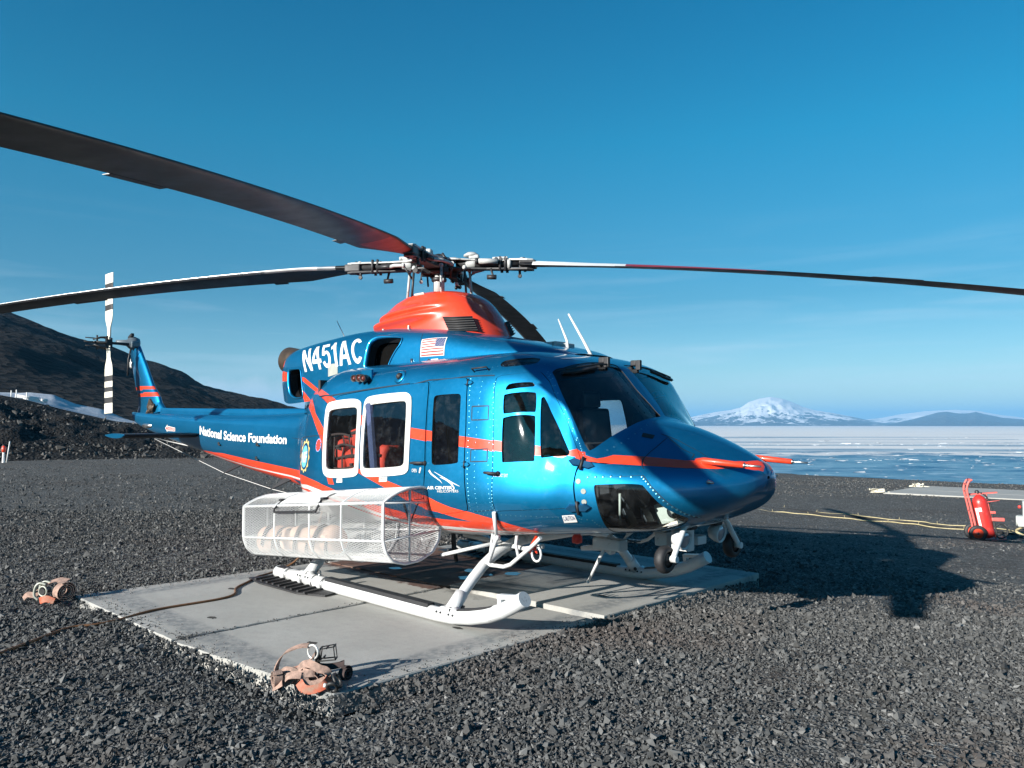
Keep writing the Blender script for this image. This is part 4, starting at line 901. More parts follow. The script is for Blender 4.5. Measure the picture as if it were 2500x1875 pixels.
heli = prop(empty('helicopter'), 'blue and orange rescue helicopter parked on its skids on the concrete pad', 'helicopter')
PB = lambda k: uv(BODY, BK['B:'+k])
PW = lambda k: uv(COWL, BK['W:'+k])
def U(pts): return uv(BODY, pts)
def UW(pts): return uv(COWL, pts)

# ---- paint scheme on the body, as (x, t) areas
low1, lowt = BK['B:stripe_low1'], BK['B:low_top']
top1 = [(-5.5,.80),(-4.54,.705),(-3.51,.69),(-2.4,.682),(-1.95,.668),(-1.3,.642),(-.88,.638),(-.48,.654),(0,.688),(.5,.72),(1.0,.745),(1.45,.757),(1.8,.765)]
bot1 = [(-5.5,.83),(-4.5,.80),(-3.6,.785),(-2.4,.745),(-1.95,.728),(-1.3,.69),(-.73,.675),(-.34,.689),(0,.713),(.5,.76),(1.09,.80),(1.64,.80),(1.91,.812),(2.2,.832),(2.36,.86),(2.47,.9)]
def below(c, d): return [(x, t+d) for x, t in c]
belly = [(x, t) for x, t in below(bot1, .03) if x > -2.3]
PAINTS = [
    (U(top1+bot1[::-1][3:]), 1),
    (U(low1[:6]+lowt[2:]+bot1[:-5:-1]+[(1.8, .765), (1.62, .745)]+low1[6:]), 1),
    (U(bot1+below(bot1, .018)[::-1]), 2), (U(below(bot1, .018)+below(bot1, .03)[::-1]), 1),
    (U(belly+[(2.47, 1.02), (-2.28, 1.02)]), 2),
    (U([(-7.0,.93)]+[(x, t) for x, t in below(bot1, .03) if x < -2.0]+[(-2.0,1.02),(-7.0,1.02)]), 1),
    (U([(-.97,.318),(-.80,.342),(-.63,.376),(-.24,.431),(.26,.472),(.6,.50),(.6,.54),(.28,.496),(-.37,.442),(-.73,.386),(-.99,.345)]), 1),
    (U([(-1.06,.36),(-.92,.385),(-.66,.457),(-.41,.502),(-.31,.54),(-.19,.618),(-.12,.66),(-.22,.66),(-.28,.619),(-.42,.534),(-.71,.469),(-1.06,.405)]), 1),
    (PB('stripe_slide'), 1), (PB('stripe_hinged'), 1), (PB('stripe_pillar'), 1), (PB('stripe_crew'), 1), (PB('stripe_nose'), 1),
]
def rounded(k, it=2): return densify(uv(BODY, chaikin(uv(BODY, BK['B:'+k])/np.array([1, PER]), it)), .05)
def soft(p, it=1, r=.035):
    """round only the corners: points close to each corner, then Chaikin"""
    p = np.asarray(p, float); q = []
    for i in range(len(p)):
        a, b, c = p[i-1], p[i], p[(i+1) % len(p)]
        for o in (a, c):
            d = o-b; l = np.linalg.norm(d); q.append(b+d/l*min(r, l*.4))
        q[-2], q[-1] = q[-2], q[-1]
    return densify(chaikin(np.array(q), it), .05)
O_SLIDE, O_HINGED, O_CREW, O_CHIN = soft(PB('slide_door')), soft(PB('hinged')), soft(PB('crew')), rounded('chin')
O_WIND, O_ROOFW = soft(PB('windshield'), 1, .015), rounded('roofwin', 1)
G_REAR, G_FRONT, F_REAR, F_FRONT = rounded('glass_rear'), rounded('glass_front'), rounded('frame_rear'), rounded('frame_front')
G_HING, G_SLOT, G_MID, G_LOW, G_QUART = rounded('hinged_glass', 1), soft(PB('slot'), 1, .02), soft(PB('mid_glass'), 1, .014), soft(PB('low_glass'), 1, .014), rounded('quarter', 1)
XD = np.concatenate([np.arange(-1.9, 2.3, .055), np.arange(2.3, 3.5, .035), TIP-np.linspace(.6, .02, 26)**2])
O_BODY = densify(U([(-1.98, 0), (TIP-.0004, 0), (TIP-.0004, 1), (-1.98, 1)]), .05)
fus = shell('fuselage', BODY, O_BODY, MATB, heli, [O_WIND, O_ROOFW, O_SLIDE, O_HINGED, O_CREW, O_CHIN], PAINTS, .055, both=True, hole_flange=(.035, 3), xdense=XD)
boom = shell('tail_boom', BODY, densify(U([(-9.0, 0), (-1.985, 0), (-1.985, 1), (-9.0, 1)]), .12), MATB, heli, [], [p for p in PAINTS[:6]], .1, both=True)
# inner lining, so that the cabin is dark inside
HOLES_IN = [O_WIND, O_ROOFW, O_CHIN]+[inset(g, -.02) for g in (G_REAR, G_FRONT, G_HING)]+[inset(densify(PB('slot'), .05), -.012), inset(densify(PB('mid_glass'), .05), -.012), inset(densify(PB('low_glass'), .05), -.012), inset(G_QUART, -.01)]
shell('cabin_liner', BODY, densify(U([(-.85, 0), (2.98, 0), (2.98, 1), (-.85, 1)]), .08), [DARKIN], heli, HOLES_IN, [], .09, off=-.045, both=True)

def pane(name, parent, outline, L=BODY, side=-1, off=-.006, mat=GLASS, step=.08, gap=.0):
    return shell(name, L, inset(outline, gap) if gap else outline, [mat], parent, step=step, off=off, side=side)
def window_frame(parent, outer, inner, side):
    """raised white frame with a rounded edge and a second, lower ledge round the glass"""
    mid = inset(inner, -.022)
    o = shell('window_frame', BODY, outer, [WHITE, BLACK], parent, [mid], step=.05, off=.014, side=side, flange=(.016, 0), hole_flange=(.012, 0))
    shell('window_seal', BODY, mid, [simple('frame_ledge_grey', (.50, .50, .48), .5, dirt=((.15, .14, .12), 16, .55, .75))], parent, [inset(inner, .007)], step=.03, off=.0075, side=side, hole_flange=(.016, 0))
    return o
for side in (-1, 1):
    # windshield half, roof window, chin window
    pane('windshield', fus, O_WIND, side=side, off=-.004, mat=WGLASS, step=.06)
    pane('roof_window', fus, O_ROOFW, side=side, mat=GLASS)
    pane('chin_window', fus, O_CHIN, side=side, off=-.003, mat=WGLASS, step=.05)
    # sliding cabin door with two framed windows
    d = shell('sliding_door', BODY, inset(O_SLIDE, .008), MATB, heli, [G_REAR, G_FRONT], PAINTS, .06, off=.004, side=side, flange=(.03, 3), hole_flange=(.03, 3))
    for g, f in ((G_REAR, F_REAR), (G_FRONT, F_FRONT)):
        window_frame(d, f, g, side); pane('window_pane', d, g, side=side, off=-.012)
    h = shell('hinged_panel', BODY, inset(O_HINGED, .007), MATB, heli, [G_HING], PAINTS, .06, off=.004, side=side, flange=(.03, 3), hole_flange=(.022, 3))
    pane('window_pane', h, G_HING, side=side, off=-.010)
    c = shell('crew_door', BODY, inset(O_CREW, .009), MATB, heli, [G_SLOT, G_MID, G_LOW, G_QUART], PAINTS, .05, off=.005, side=side, flange=(.03, 3), hole_flange=(.022, 3))
    for g in (G_SLOT, G_MID, G_LOW, G_QUART): pane('window_pane', c, g, side=side, off=-.010)
    # handles and hinges
    for key, par in (('handle_crew', c), ('handle_slide', d)):
        P, N = on_surf(BODY, BK['B:'+key], .0, side)
        m = MB(); a, n_ = P[0], N[0]; b = P[1]
        m.tube([a+n_*.01, a+n_*.035, a+n_*.04+(b-a)*.35, b+n_*.035, b+n_*.01], [.006, .010, .013, .013, .008], n=8)
        m.lathe([(.02, 0), (.022, .012), (.014, .02), (.008, .034)], b, n_, 12)
        m.build('handle', BLACK, par)
        if key == 'handle_slide':
            m = MB(); m.ribbon([P[2]+N[2]*.006, (P[2]+P[3])/2+N[2]*.007, P[3]+N[3]*.006], .018, .004, up=(1, 0, 0)); m.build('handle_mark', DECALW, par)
    P, N = on_surf(BODY, BK['B:hinge_pts'], .003, side)
    for i, (p, n_) in enumerate(zip(P, N)):
        par = c if i < 2 else h; s = (1.25 if i < 2 else .72); tx = Vector((1, 0, 0)); up = n_.cross(tx).normalized(); tx = up.cross(n_).normalized()
        m = MB()
        for sg in (-1, 1):
            sh = [(.012, -.022), (.05, -.026), (.085, 0), (.05, .026), (.012, .022)]
            a = [p+tx*(x*sg*s)+up*(y*s)+n_*.002 for x, y in sh]; b = [p+tx*(x*sg*s*.92)+up*(y*s*.8)+n_*.016*s for x, y in sh]
            m.rings([a, b], cap0=True, cap1=True, mi=0, smooth=False)
        m.cyl(p-up*.042*s+n_*.012, p+up*.042*s+n_*.012, .009*s, 10, mi=1)
        m.build('hinge', [BLUE if i >= 2 else simple('hinge_dark_blue', (.01, .08, .17), .4, metal=.6), BLACK], par)

# ---- seams and rivets
sm, rv = MB(), MB()
for side in (-1, 1):
    for k, cl in (('access_hi', 1), ('access_lo', 1)): seam(sm, BODY, BK['B:'+k], side, w=.009, closed=True)
    for k in ('seam_chin', 'seam_nose', 'seam_nose2', 'seam_nose3', 'seam_tail', 'seam_tail2', 'riv_sill'): seam(sm, BODY, BK['B:'+k], side, w=.008)
    for k in ('door_rail', 'door_rail2'): seam(sm, BODY, BK['B:'+k], side, w=.016, off=.003)
    for k in ('riv_post', 'riv_wpost', 'riv_pillar', 'riv_pillar2', 'riv_sill', 'riv_low'): rivets(rv, BODY, BK['B:'+k], side, .04, .0065)
    rivets(rv, BODY, BK['B:riv_chin'], side, .07, .011)
    rivets(rv, BODY, [(2.95,.06),(2.95,.12),(2.93,.17),(2.88,.24)], side, .07, .010)
    for xx in (1.86, 2.0): rivets(rv, BODY, [(xx, .39), (xx+.02, .5), (xx+.06, .7)], side, .05)
    for tt in (.80, .84, .78): rivets(rv, BODY, [(1.9, tt), (2.3, tt), (2.75, tt-.04)], side, .09)
    rivets(rv, BODY, [(2.3, .64), (2.32, .70), (2.33, .71)], side, .05)
    rivets(rv, BODY, [(1.9, .325), (2.1, .30), (2.36, .25)], side, .045)
    for tt in (.56, .61): rivets(rv, BODY, [(-2.1, tt), (-3.5, tt), (-5.5, tt), (-8, tt)], side, .12)
sm.build('panel_seam', SEAMMAT, fus); prop(rv.build('rivet_rows', RIVET, fus), kind='stuff')
m = MB()
P, N = on_surf(BODY, BK['B:white_dots'], .001)
for p, n_ in zip(P, N): m.lathe([(.020, 0), (.020, .004)], p, n_, 14)
build_each(m, 'round_cover', GREYPATCH, fus)
# windshield centre frame: blue outside, cream strap inside
m = MB(); top, bot = Vector((2.50, 0, 2.085)), Vector((2.925, 0, 1.645)); nin = Vector((-.72, 0, -.69))
for y0 in (-.088, .088):
    m.ribbon([top+Vector((0, y0, 0))+nin*.045, bot+Vector((0, y0, 0))+nin*.045], .075, .012, up=tuple(nin))
    m.ribbon([top+Vector((-.03, y0*.72, -.03)), bot+Vector((-.03, y0*.72, -.03))], .045, .012, up=(0, 1, 0))
    for k in range(7):
        q_ = top.lerp(bot, (k+.7)/7.6)+Vector((0, y0*1.09, 0))+nin*.045; m.lathe([(.007, 0), (.005, .004)], q_, (0, math.copysign(1, y0), 0), 8, mi=1)
m.build('windshield_post', [CREAM, HUBDARK], fus)
# ---- wipers
for side in (-1, 1):
    m = MB(); pv = Vector((2.455, side*.23, 2.178)); 
    m.box(pv, (.06, .05, .05), bev=.01); m.box(pv+Vector((.045, 0, -.02)), (.05, .035, .09), bev=.008)
    P, N = polyline_on(BODY, [(2.49, .075), (2.485, .12), (2.475, .17), (2.465, .225)], .03, side)
    m.tube([pv+Vector((.06, 0, -.04))]+P[1:], .008, 6)
    P, N = polyline_on(BODY, [(2.505, .10), (2.50, .16), (2.47, .245)], .022, side)
    m.ribbon(P, .022, .02, up=N, smooth=False); m.build('wiper', BLACK, fus)
# ---- nose details
m = MB()
P, N = on_surf(BODY, BK['B:nosevent'], .002); m.add(P, [(0, 1, 2, 3)])
P, N = on_surf(BODY, BK['B:nosevent'], .002, 1); m.add(P, [(0, 3, 2, 1)]); build_each(m, 'nose_vent', BLACK, fus)
for side in (-1, 1):
    m = MB(); a = Vector((3.52, side*.385, 1.36)); b = Vector((3.84, side*.382, 1.338)); c_ = Vector((3.965, side*.38, 1.334))
    m.tube([a-Vector((.06, 0, .012)), a, b], [.03, .026, .021], 12); m.tube([b, b+(c_-b)*.05, b+(c_-b)*.3, c_], [.021, .012, .0085, .007], 10, mi=1); m.build('pitot_tube', [ORANGE, STEEL], heli)
m = MB()
for side in (-1, 1):
    p, n_ = on_surf(BODY, [(3.60, .50)], 0, side); m.tube([p[0], p[0]+n_[0]*.03, p[0]+n_[0]*.03+Vector((.04, 0, -.01))], [.014, .013, .009], 8)
build_each(m, 'outside_temperature_probe', STEEL, fus)

# ---- cowling, intake, vents
INT, VENT = soft(PW('intake')), soft(PW('vent'), 2)
O_COWL = densify(UW([(-2.6, 0), (2.18, 0), (2.18, 1), (-2.6, 1)]), .06)
W_PAINT = [(UW([(-2.7,.70),(-2.62,.62),(-2.5,.66),(-2.2,.70)]+BK['W:stripe_x1'][:2]+[(-1.24,.95),(-1.2,1.02),(-1.36,1.02)]+BK['W:stripe_x1'][4:]+[(-2.2,.79),(-2.6,.78)]), 1),
           (UW([(-1.74,.90),(-1.69,.905),(-1.5,.99),(-1.5,1.03),(-1.62,1.03)]), 1), (UW([(-2.7,.36),(-2.60,.36),(-2.44,.5),(-2.40,.62),(-2.5,.62),(-2.7,.5)]), 1)]
cowl = shell('engine_cowling', COWL, O_COWL, MATB, heli, [INT, VENT], W_PAINT, .045, both=True, hole_flange=(.10, 3))
for side in (-1, 1):
    # intake: raised rim along the rear, a lip under it, dark duct behind
    for outline, nm, lip in ((INT, 'air_intake', .030), (VENT, 'cooling_outlet', .022)):
        P, N = surf(COWL, outline, .004, side); ctr = P.mean(0)
        m = MB(); n = len(P); rr = []
        for i in range(n):
            rear = np.clip((ctr[0]-P[i][0])/.25*.5+.55, .25, 1) if nm == 'air_intake' else np.clip((ctr[0]-P[i][0])/.2*.5+.6, .35, 1.1)
            if nm == 'air_intake' and P[i][2] < 2.23: rear = .9
            rr.append(lip*rear)
        m.tube([tuple(p+q*r*.35) for p, q, r in zip(P, N, rr)], [float(r) for r in rr], n=10, closed=True)
        o = m.build(nm+'_rim', BLUE, cowl)
        P2, _ = surf(COWL, outline, -.10, side); P3 = P2*np.array([1, .93, 1]); c3 = P3.mean(0)
        m = MB(); m.rings([P2, P3, P3*.55+c3*.45], cap1=True); m.build(nm+'_duct', simple('duct_black', (.004, .004, .004), .95, spec=.05), cowl)
# base fairing where the cowling meets the roof, and seams
sm, rv = MB(), MB()
for side in (-1, 1):
    for k in ('cowl_seam', 'cowl_seam2'): seam(sm, COWL, BK['W:'+k], side, w=.006, off=.002)
    rivets(rv, COWL, BK['W:cowl_riv'], side, .03); rivets(rv, COWL, BK['W:cowl_seam2'], side, .025)
    rivets(rv, COWL, [(-1.9,.98),(-1.0,.985),(0,.985),(1.0,.98),(1.9,.97)], side, .06)
sm.build('panel_seam', SEAMMAT, cowl); prop(rv.build('rivet_rows', RIVET, cowl), kind='stuff')
m = MB()
for side in (-1, 1):
    P, N = on_surf(COWL, BK['W:panel'], .003, side); m.add(P, [(0, 1, 2, 3)])
build_each(m, 'bare_patch', GREYPATCH, cowl)
for k, mt in (('plate', DECALW), ('label', DECALW), ('port', BLACK)):
    m = MB(); P, N = on_surf(COWL, BK['W:'+k], .004)
    m.add(P, [(0, 1, 2, 3)]); m.build({'plate': 'data_plate', 'label': 'cowl_label', 'port': 'inspection_port'}[k], mt, cowl)
m = MB(); P, N = on_surf(COWL, BK['W:handle'], .0)
m.ribbon([P[0]+N[0]*.006, P[1]+N[1]*.006], .025, .012, up=(1, 0, 0)); m.build('latch', STEEL, cowl)
# exhaust stacks
for y in (-.27, .27):
    m = MB(); dr = Vector((-.92, math.copysign(.12, y), .16)).normalized(); a = Vector((-2.22, y, 2.39))
    m.lathe([(.165, 0), (.17, .2), (.172, .44), (.165, .45), (.15, .40), (.14, .05)], a, dr, 28); m.build('exhaust_pipe', BURNT, cowl)
# tail of the cowling: short firewall deck down to the boom
m = MB()
rg = []
for x, w, zt, zb in ((-1.55, .60, 2.1, 1.80), (-1.9, .50, 2.05, 1.78), (-2.2, .36, 1.98, 1.76), (-2.42, .2, 1.93, 1.76)):
    rg.append([(x, y*w, zb+(zt-zb)*h) for y, h in ((-1, 0), (-.95, .9), (-.8, 1), (.8, 1), (.95, .9), (1, 0))])
m.rings(rg, closed=False); m.build('engine_deck', BLUE, heli)
# lamps on the right shoulder
P, N = on_surf(BODY, BK['B:cluster'], .0)
m = MB()
for p, r in ((P[0], .036), (P[1], .040), (P[2], .036)):
    c0 = p+Vector((0, -.045, .02)); ax = Vector((.35, -.9, -.1)).normalized()
    m.lathe([(r*.55, -.05), (r*.9, -.02), (r, .05), (r*.9, .055), (r*.82, .03)], c0, ax, 16); m.lathe([(r*.8, .035), (r*.5, .045), (0.0001, .05)], c0, ax, 14, mi=1)
m.box((P[1]+P[2])/2+Vector((0, .0, .05)), (.17, .02, .10), mi=2)
m.build('loudhailer_lamp', [BLACK, simple('red_lens', (.10, .02, .015), .2), BLUE], fus)
p, n_ = on_surf(BODY, BK['B:dome'], .0); m = MB(); m.lathe([(.075, -.01), (.07, .006), (.045, .016), (.04, .01)], p[0], n_[0], 20); m.lathe([(.036, .008), (.028, .03), (.0001, .042)], p[0], n_[0], 16, mi=1); m.build('flood_lamp', [BLUE, BLACK], fus)
for side in (-1, 1):
    P, N = on_surf(BODY, BK['B:grab'], .0, side); m = MB(); m.tube([P[0], P[0]+N[0]*.045, P[1]+N[1]*.045, P[1]], .007, 8); m.build('grab_handle', BLACK, fus)

# ---- lettering and marks (flat print)
from mathutils.geometry import tessellate_polygon
def arc(cx, cy, rx, ry, a0, a1, n=12): return [(cx+rx*math.cos(R(a0+(a1-a0)*i/n)), cy+ry*math.sin(R(a0+(a1-a0)*i/n))) for i in range(n+1)]
GLYPH = {   # width, outline, hole
 'N': (.66, [(0,0),(0,1),(.17,1),(.49,.34),(.49,1),(.66,1),(.66,0),(.49,0),(.17,.66),(.17,0)], None),
 '4': (.64, [(.36,0),(.36,.22),(0,.22),(0,.37),(.33,1),(.52,1),(.52,.37),(.64,.37),(.64,.22),(.52,.22),(.52,0)], [(.36,.37),(.36,.72),(.155,.37)]),
 '5': (.58, [(.06,1),(.54,1),(.54,.85),(.20,.85),(.18,.63)]+arc(.29,.34,.28,.33,82,-90)+arc(.29,.26,.29,.26,-90,-172,8)+[(.17,.26)]+arc(.29,.25,.125,.115,190,270,6)+arc(.29,.34,.13,.20,-90,92)+arc(.29,.40,.13,.12,110,150,4)+[(.02,.48)], None),
 '1': (.34, [(.15,0),(.15,.73),(0,.66),(0,.80),(.12,.88),(.20,1),(.32,1),(.32,0)], None),
 'A': (.76, [(0,0),(.28,1),(.48,1),(.76,0),(.585,0),(.525,.22),(.235,.22),(.175,0)], [(.275,.37),(.485,.37),(.38,.78)]),
 'C': (.70, arc(.35,.5,.35,.51,38,322,30)+arc(.35,.5,.185,.35,-50,-310,24), None),
}
def glyphs(s, gap=.09):
    V, F, x = [], [], 0.0
    for ch in s:
        w, o, hole = GLYPH[ch]; loops = [o]+([hole] if hole else []); b = len(V); pts = [p for l in loops for p in l]
        V += [(x+p[0], p[1]) for p in pts]; F += [tuple(b+i for i in f) for f in tessellate_polygon([[Vector((p[0], p[1], 0)) for p in l] for l in loops])]; x += w+gap
    return np.array(V)/np.array([x-gap, 1.0]), F
def word(name, s, L, quad, parent, mat=DECALW, side=-1, bold=.02, maxlen=.08, **k):
    V, F, asp = text_mesh(s, bold, 4, k.pop('spacing', 1.0)); 
    w = float(np.linalg.norm(uv(L, quad)[1]-uv(L, quad)[0])); h = float(np.linalg.norm(uv(L, quad)[3]-uv(L, quad)[0]))
    return decal(name, L, quad, V, F, mat, parent, side, size=(w, h), maxlen=maxlen, **k)
def quad_of(k, side=-1):
    """traced tl, tr, br, bl -> bl, br, tr, tl"""
    q = BK[k]; q = [q[3], q[2], q[1], q[0]]
    return q if side < 0 else [q[1], q[0], q[3], q[2]]
for side in (-1, 1):
    Vg, Fg = glyphs('N451AC'); q = quad_of('W:n451', side)
    decal('registration_lettering', COWL, q, Vg, Fg, DECALW, cowl, side, size=(1.4, .34), maxlen=.05)
    V_, F_o, _ = text_mesh('National Science Foundation', .028, 4); w0 = text_mesh('National Science Foundation', .028, 4)[2]
    c1, c2 = (text_mesh(s_, .028, 4)[2]/w0 for s_ in ('National', 'National Science')); q = quad_of('B:nsf', side); fu = [np.mean([V_[i][0] for i in f]) for f in F_o]
    for lo_, hi_ in ((-1, c1+.008), (c1+.008, c2+.008), (c2+.008, 2)):
        fs = [f for f, u_ in zip(F_o, fu) if lo_ < u_ <= hi_]; ids = sorted({i for f in fs for i in f}); mp_ = {a: b for b, a in enumerate(ids)}
        decal('owner_lettering', BODY, q, V_[ids], [tuple(mp_[i] for i in f) for f in fs], DECALW, boom, side, size=(2.9, .2), maxlen=.1)
    word('operator_lettering', 'AIR CENTER', BODY, (lambda q: [((q[0][0]*.5+q[3][0]*.5), (q[0][1]+q[3][1])/2), ((q[1][0]*.82+q[0][0]*.18), (q[1][1]*.82+q[0][1]*.18+q[2][1]*.82+q[3][1]*.18)/2), (q[2][0]*.82+q[3][0]*.18, q[2][1]*.82+q[3][1]*.18), q[3]])(quad_of('B:air', side)), heli.children[0] if False else fus, side=side, bold=.03, off=.0085)
    word('operator_lettering', 'HELICOPTERS', BODY, (lambda q: [(q[0][0]*.65+q[1][0]*.35, q[0][1]*.65+q[1][1]*.35), q[1], (q[1][0]*.5+q[2][0]*.5, q[1][1]*.6+q[2][1]*.4), (q[0][0]*.65+q[1][0]*.35, (q[0][1]*.65+q[1][1]*.35)*.6+(q[3][1]*.65+q[2][1]*.35)*.4)])(quad_of('B:air', side)), fus, side=side, bold=.0, off=.0085)
# operator's swoosh mark
def stroke(mb, L, pts, w, off, side):
    P_ = np.asarray(uv(L, pts)); t_ = np.linspace(0, len(P_)-1, 24); Q = np.stack([np.interp(t_, range(len(P_)), P_[:, i]) for i in (0, 1)], 1)
    for _ in range(3): Q[1:-1] = (Q[:-2]+Q[1:-1]*2+Q[2:])/4
    d = np.gradient(Q, axis=0); nn = np.stack([-d[:, 1], d[:, 0]], 1); nn /= np.linalg.norm(nn, axis=1, keepdims=True); ww = np.interp(np.linspace(0, 1, 24), np.linspace(0, 1, len(w)), w)[:, None]/2
    A, _ = surf(L, Q+nn*ww, off, side); B, _ = surf(L, Q-nn*ww, off, side); mb.add(list(A)+list(B), [(i, i+1, 25+i, 24+i) for i in range(23)], 0, True)
m = MB()
q = quad_of('B:logo'); bl, br, tr, tl = [np.array(a) for a in q]
def lg(u, v): return tuple((bl*(1-u)*(1-v)+br*u*(1-v)+tr*u*v+tl*(1-u)*v))
for side in (-1, 1):
    stroke(m, BODY, [lg(.02, 1.0), lg(.06, .55), lg(.2, .28), lg(.38, .02), lg(.46, -.25)], [.02, .016, .012, .008, .002], .0085, side)
    stroke(m, BODY, [lg(.18, 1.0), lg(.5, .62), lg(.75, .35), lg(1.0, .22)], [.003, .008, .01, .004], .0085, side)
    stroke(m, BODY, [lg(.36, .5), lg(.55, .46), lg(.72, .25), lg(.88, -.18), lg(.86, -.5)], [.003, .012, .016, .014, .012], .0085, side)
build_each(m, 'operator_mark', DECALW, fus)
# flag
V, F, mi = [], [], []
def rect(u0, v0, u1, v1, mt):
    nu, nv = max(1, int(math.ceil((u1-u0)/.1))), max(1, int(math.ceil((v1-v0)/.1)))
    b = len(V); V.extend([(u0+(u1-u0)*i/nu, v0+(v1-v0)*j/nv) for j in range(nv+1) for i in range(nu+1)])
    for j in range(nv):
        for i in range(nu): k = b+j*(nu+1)+i; F.append((k, k+1, k+nu+2, k+nu+1)); mi.append(mt)
m0, m1 = .03, .97; hh = (m1-m0)/13
for i in range(13): rect(m0, m0+i*hh, m1 if i < 6 else m0+(m1-m0)*.6, m0+(i+1)*hh, 0 if i % 2 == 0 else 1)
rect(m0+(m1-m0)*.6, m0+6*hh, m1, m1, 2)
for a in ((0, 0, 1, m0), (0, m1, 1, 1), (0, m0, m0, m1), (m1, m0, 1, m1)): rect(*a, 1)
NF = len(F); NV = len(V)
cw, ch = (m1-m0)*.4, 7*hh
for i in range(9):
    for j in range(6 if i % 2 == 0 else 5):
        cu = m0+(m1-m0)*.6+cw*((j*2+1+(i % 2))/12); cv = m0+6*hh+ch*((i+1)/10); b = len(V)
        V.append((cu, cv)); 
        for k in range(10):
            r_ = (.014 if k % 2 == 0 else .006); V.append((cu+r_*math.sin(k*math.pi/5), cv+r_*1.45*math.cos(k*math.pi/5)))
        for k in range(10): F.append((b, b+1+k, b+1+(k+1) % 10)); mi.append(3)
Vf = np.array(V)
for side in (-1, 1):
    q = quad_of('W:flag', side)
    fl = decal('flag', COWL, q, Vf[:NV], F[:NF], [DECALR, DECALW, DECALN, DECALW], cowl, side, .004, mi[:NF], maxlen=None, flip=side > 0)
    prop(decal('flag_stars', COWL, q, Vf[NV:], [tuple(i-NV for i in f) for f in F[NF:]], [DECALW], cowl, side, .0062, [0]*len(F[NF:]), maxlen=None, flip=side > 0), kind='stuff')
# round seals and small placards
def disc_marks(name, ctr, rx, rt, layers, parent, L=BODY, side=-1):
    """layers: (fraction, points or None, material index)"""
    V, F, mi = [], [], []; 
    for fr, kind, mt in layers:
        b = len(V); n = 40; V.append((0, 0))
        for k in range(n):
            r = fr*(1+.10*(kind == 'gear')*(1 if k % 3 == 0 else -.4)); V.append((r*math.sin(2*math.pi*k/n), r*math.cos(2*math.pi*k/n)))
        for k in range(n): F.append((b, b+1+k, b+1+(k+1) % n)); mi.append(mt)
    V = np.array(V); mats = [DECALW, DECALG, DECALSKY, DECALR, DECALN, BLUE, DECALSKY]
    out = []
    cnt = 41
    par = parent
    for i, (fr, kind, mt) in enumerate(layers):
        Vi = V[i*cnt:(i+1)*cnt]; Fi = [(0, 1+k, 1+(k+1) % 40) for k in range(40)]
        UU = uv(L, [ctr])[0]+Vi*np.array([rx, -rt]); P, N = surf(L, UU, .003+.0009*i, side)
        me = bpy.data.meshes.new(name); me.from_pydata([tuple(p) for p in P], [], Fi); me.materials.append(mats[mt]); o = bpy.data.objects.new(name if i == 0 else 'seal_layer', me); COL.objects.link(o); o.parent = par
    return o
ns = BK['B:seal_nsf']; cx, ct = np.mean([p[0] for p in ns]), np.mean([p[1] for p in ns])
def joined_seal(name, ctr, layers, parent, text=None, side=-1):
    m = MB(); mats = [DECALW, DECALG, DECALSKY, DECALR, DECALN, BLUE]
    for i, (rx, rt, kind, mt) in enumerate(layers):
        n = 48; pts = [(0, 0)]
        for k in range(n):
            f = 1.0+(.16 if (kind == 'gear' and k % 4 in (0, 1)) else 0); pts.append((f*rx*math.sin(2*math.pi*k/n), f*rt*math.cos(2*math.pi*k/n)))
        P, N = surf(BODY, uv(BODY, [ctr])[0]+np.array(pts)*np.array([1, -1]), .003+.0009*i, side)
        m.add(P, [(0, 1+k, 1+(k+1) % n) for k in range(n)], mt, True)
    return m.build(name, mats, parent, fix=False)
for side in (-1, 1):
    joined_seal('science_seal', (cx, ct), [(.135, .155, 'gear', 1), (.122, .142, None, 5), (.095, .115, None, 2)], fus, side=side)
    sg = 1 if side < 0 else -1
    word('seal_lettering', 'NSF', BODY, [(cx-.085*sg, ct+.018), (cx+.085*sg, ct+.018), (cx+.085*sg, ct-.016), (cx-.085*sg, ct-.016)], fus, side=side, bold=.02, off=.0065)
    joined_seal('programme_seal', (-1.13, .55), [(.12, .14, None, 0), (.112, .132, None, 3), (.09, .11, None, 0), (.07, .085, None, 2), (.045, .06, None, 4)], fus, side=side)
    b = BK['B:badge_red']; bx, bt = np.mean([p[0] for p in b]), np.mean([p[1] for p in b])
    joined_seal('red_badge', (bx-.03, bt), [(.055, .06, None, 2), (.045, .05, 'gear', 3)], fus, side=side)
def placard(name, q, lines, parent, mat=DECALW, ink=DECALN, L=BODY, off=.007, border=False):
    bl, br, tr, tl = [np.array(a) for a in q]
    V = np.array([(0, 0), (1, 0), (1, 1), (0, 1)]); o = decal(name, L, q, V, [(0, 1, 2, 3)], mat, parent, -1, off, maxlen=None, mi=[0])
    n = len(lines)
    f = lambda u, v: tuple(bl*(1-u)*(1-v)+br*u*(1-v)+tr*u*v+tl*(1-u)*v)
    for i, s in enumerate(lines):
        v1 = 1-.1-i*(.8/n); v0 = v1-.8/n*.75; w = .45 if len(s) < 8 and n > 1 else .43
        word(name+'_lettering', s, L, [f(.5-w, v0), f(.5+w, v0), f(.5+w, v1), f(.5-w, v1)], parent if parent is not fus else fus, ink, off=off+.001, bold=0, maxlen=None, mi=None) if False else _pl(name, s, L, [f(.5-w, v0), f(.5+w, v0), f(.5+w, v1), f(.5-w, v1)], parent, ink, off+.001)
    return o
def _pl(name, s, L, q, parent, ink, off):
    V, F, a = text_mesh(s, .0, 2); return decal(name+'_lettering', L, q, V, F, ink, parent, -1, off, mi=[0]*len(F), maxlen=None)
placard('caution_placard', quad_of('B:caution'), ['CAUTION'], fus)
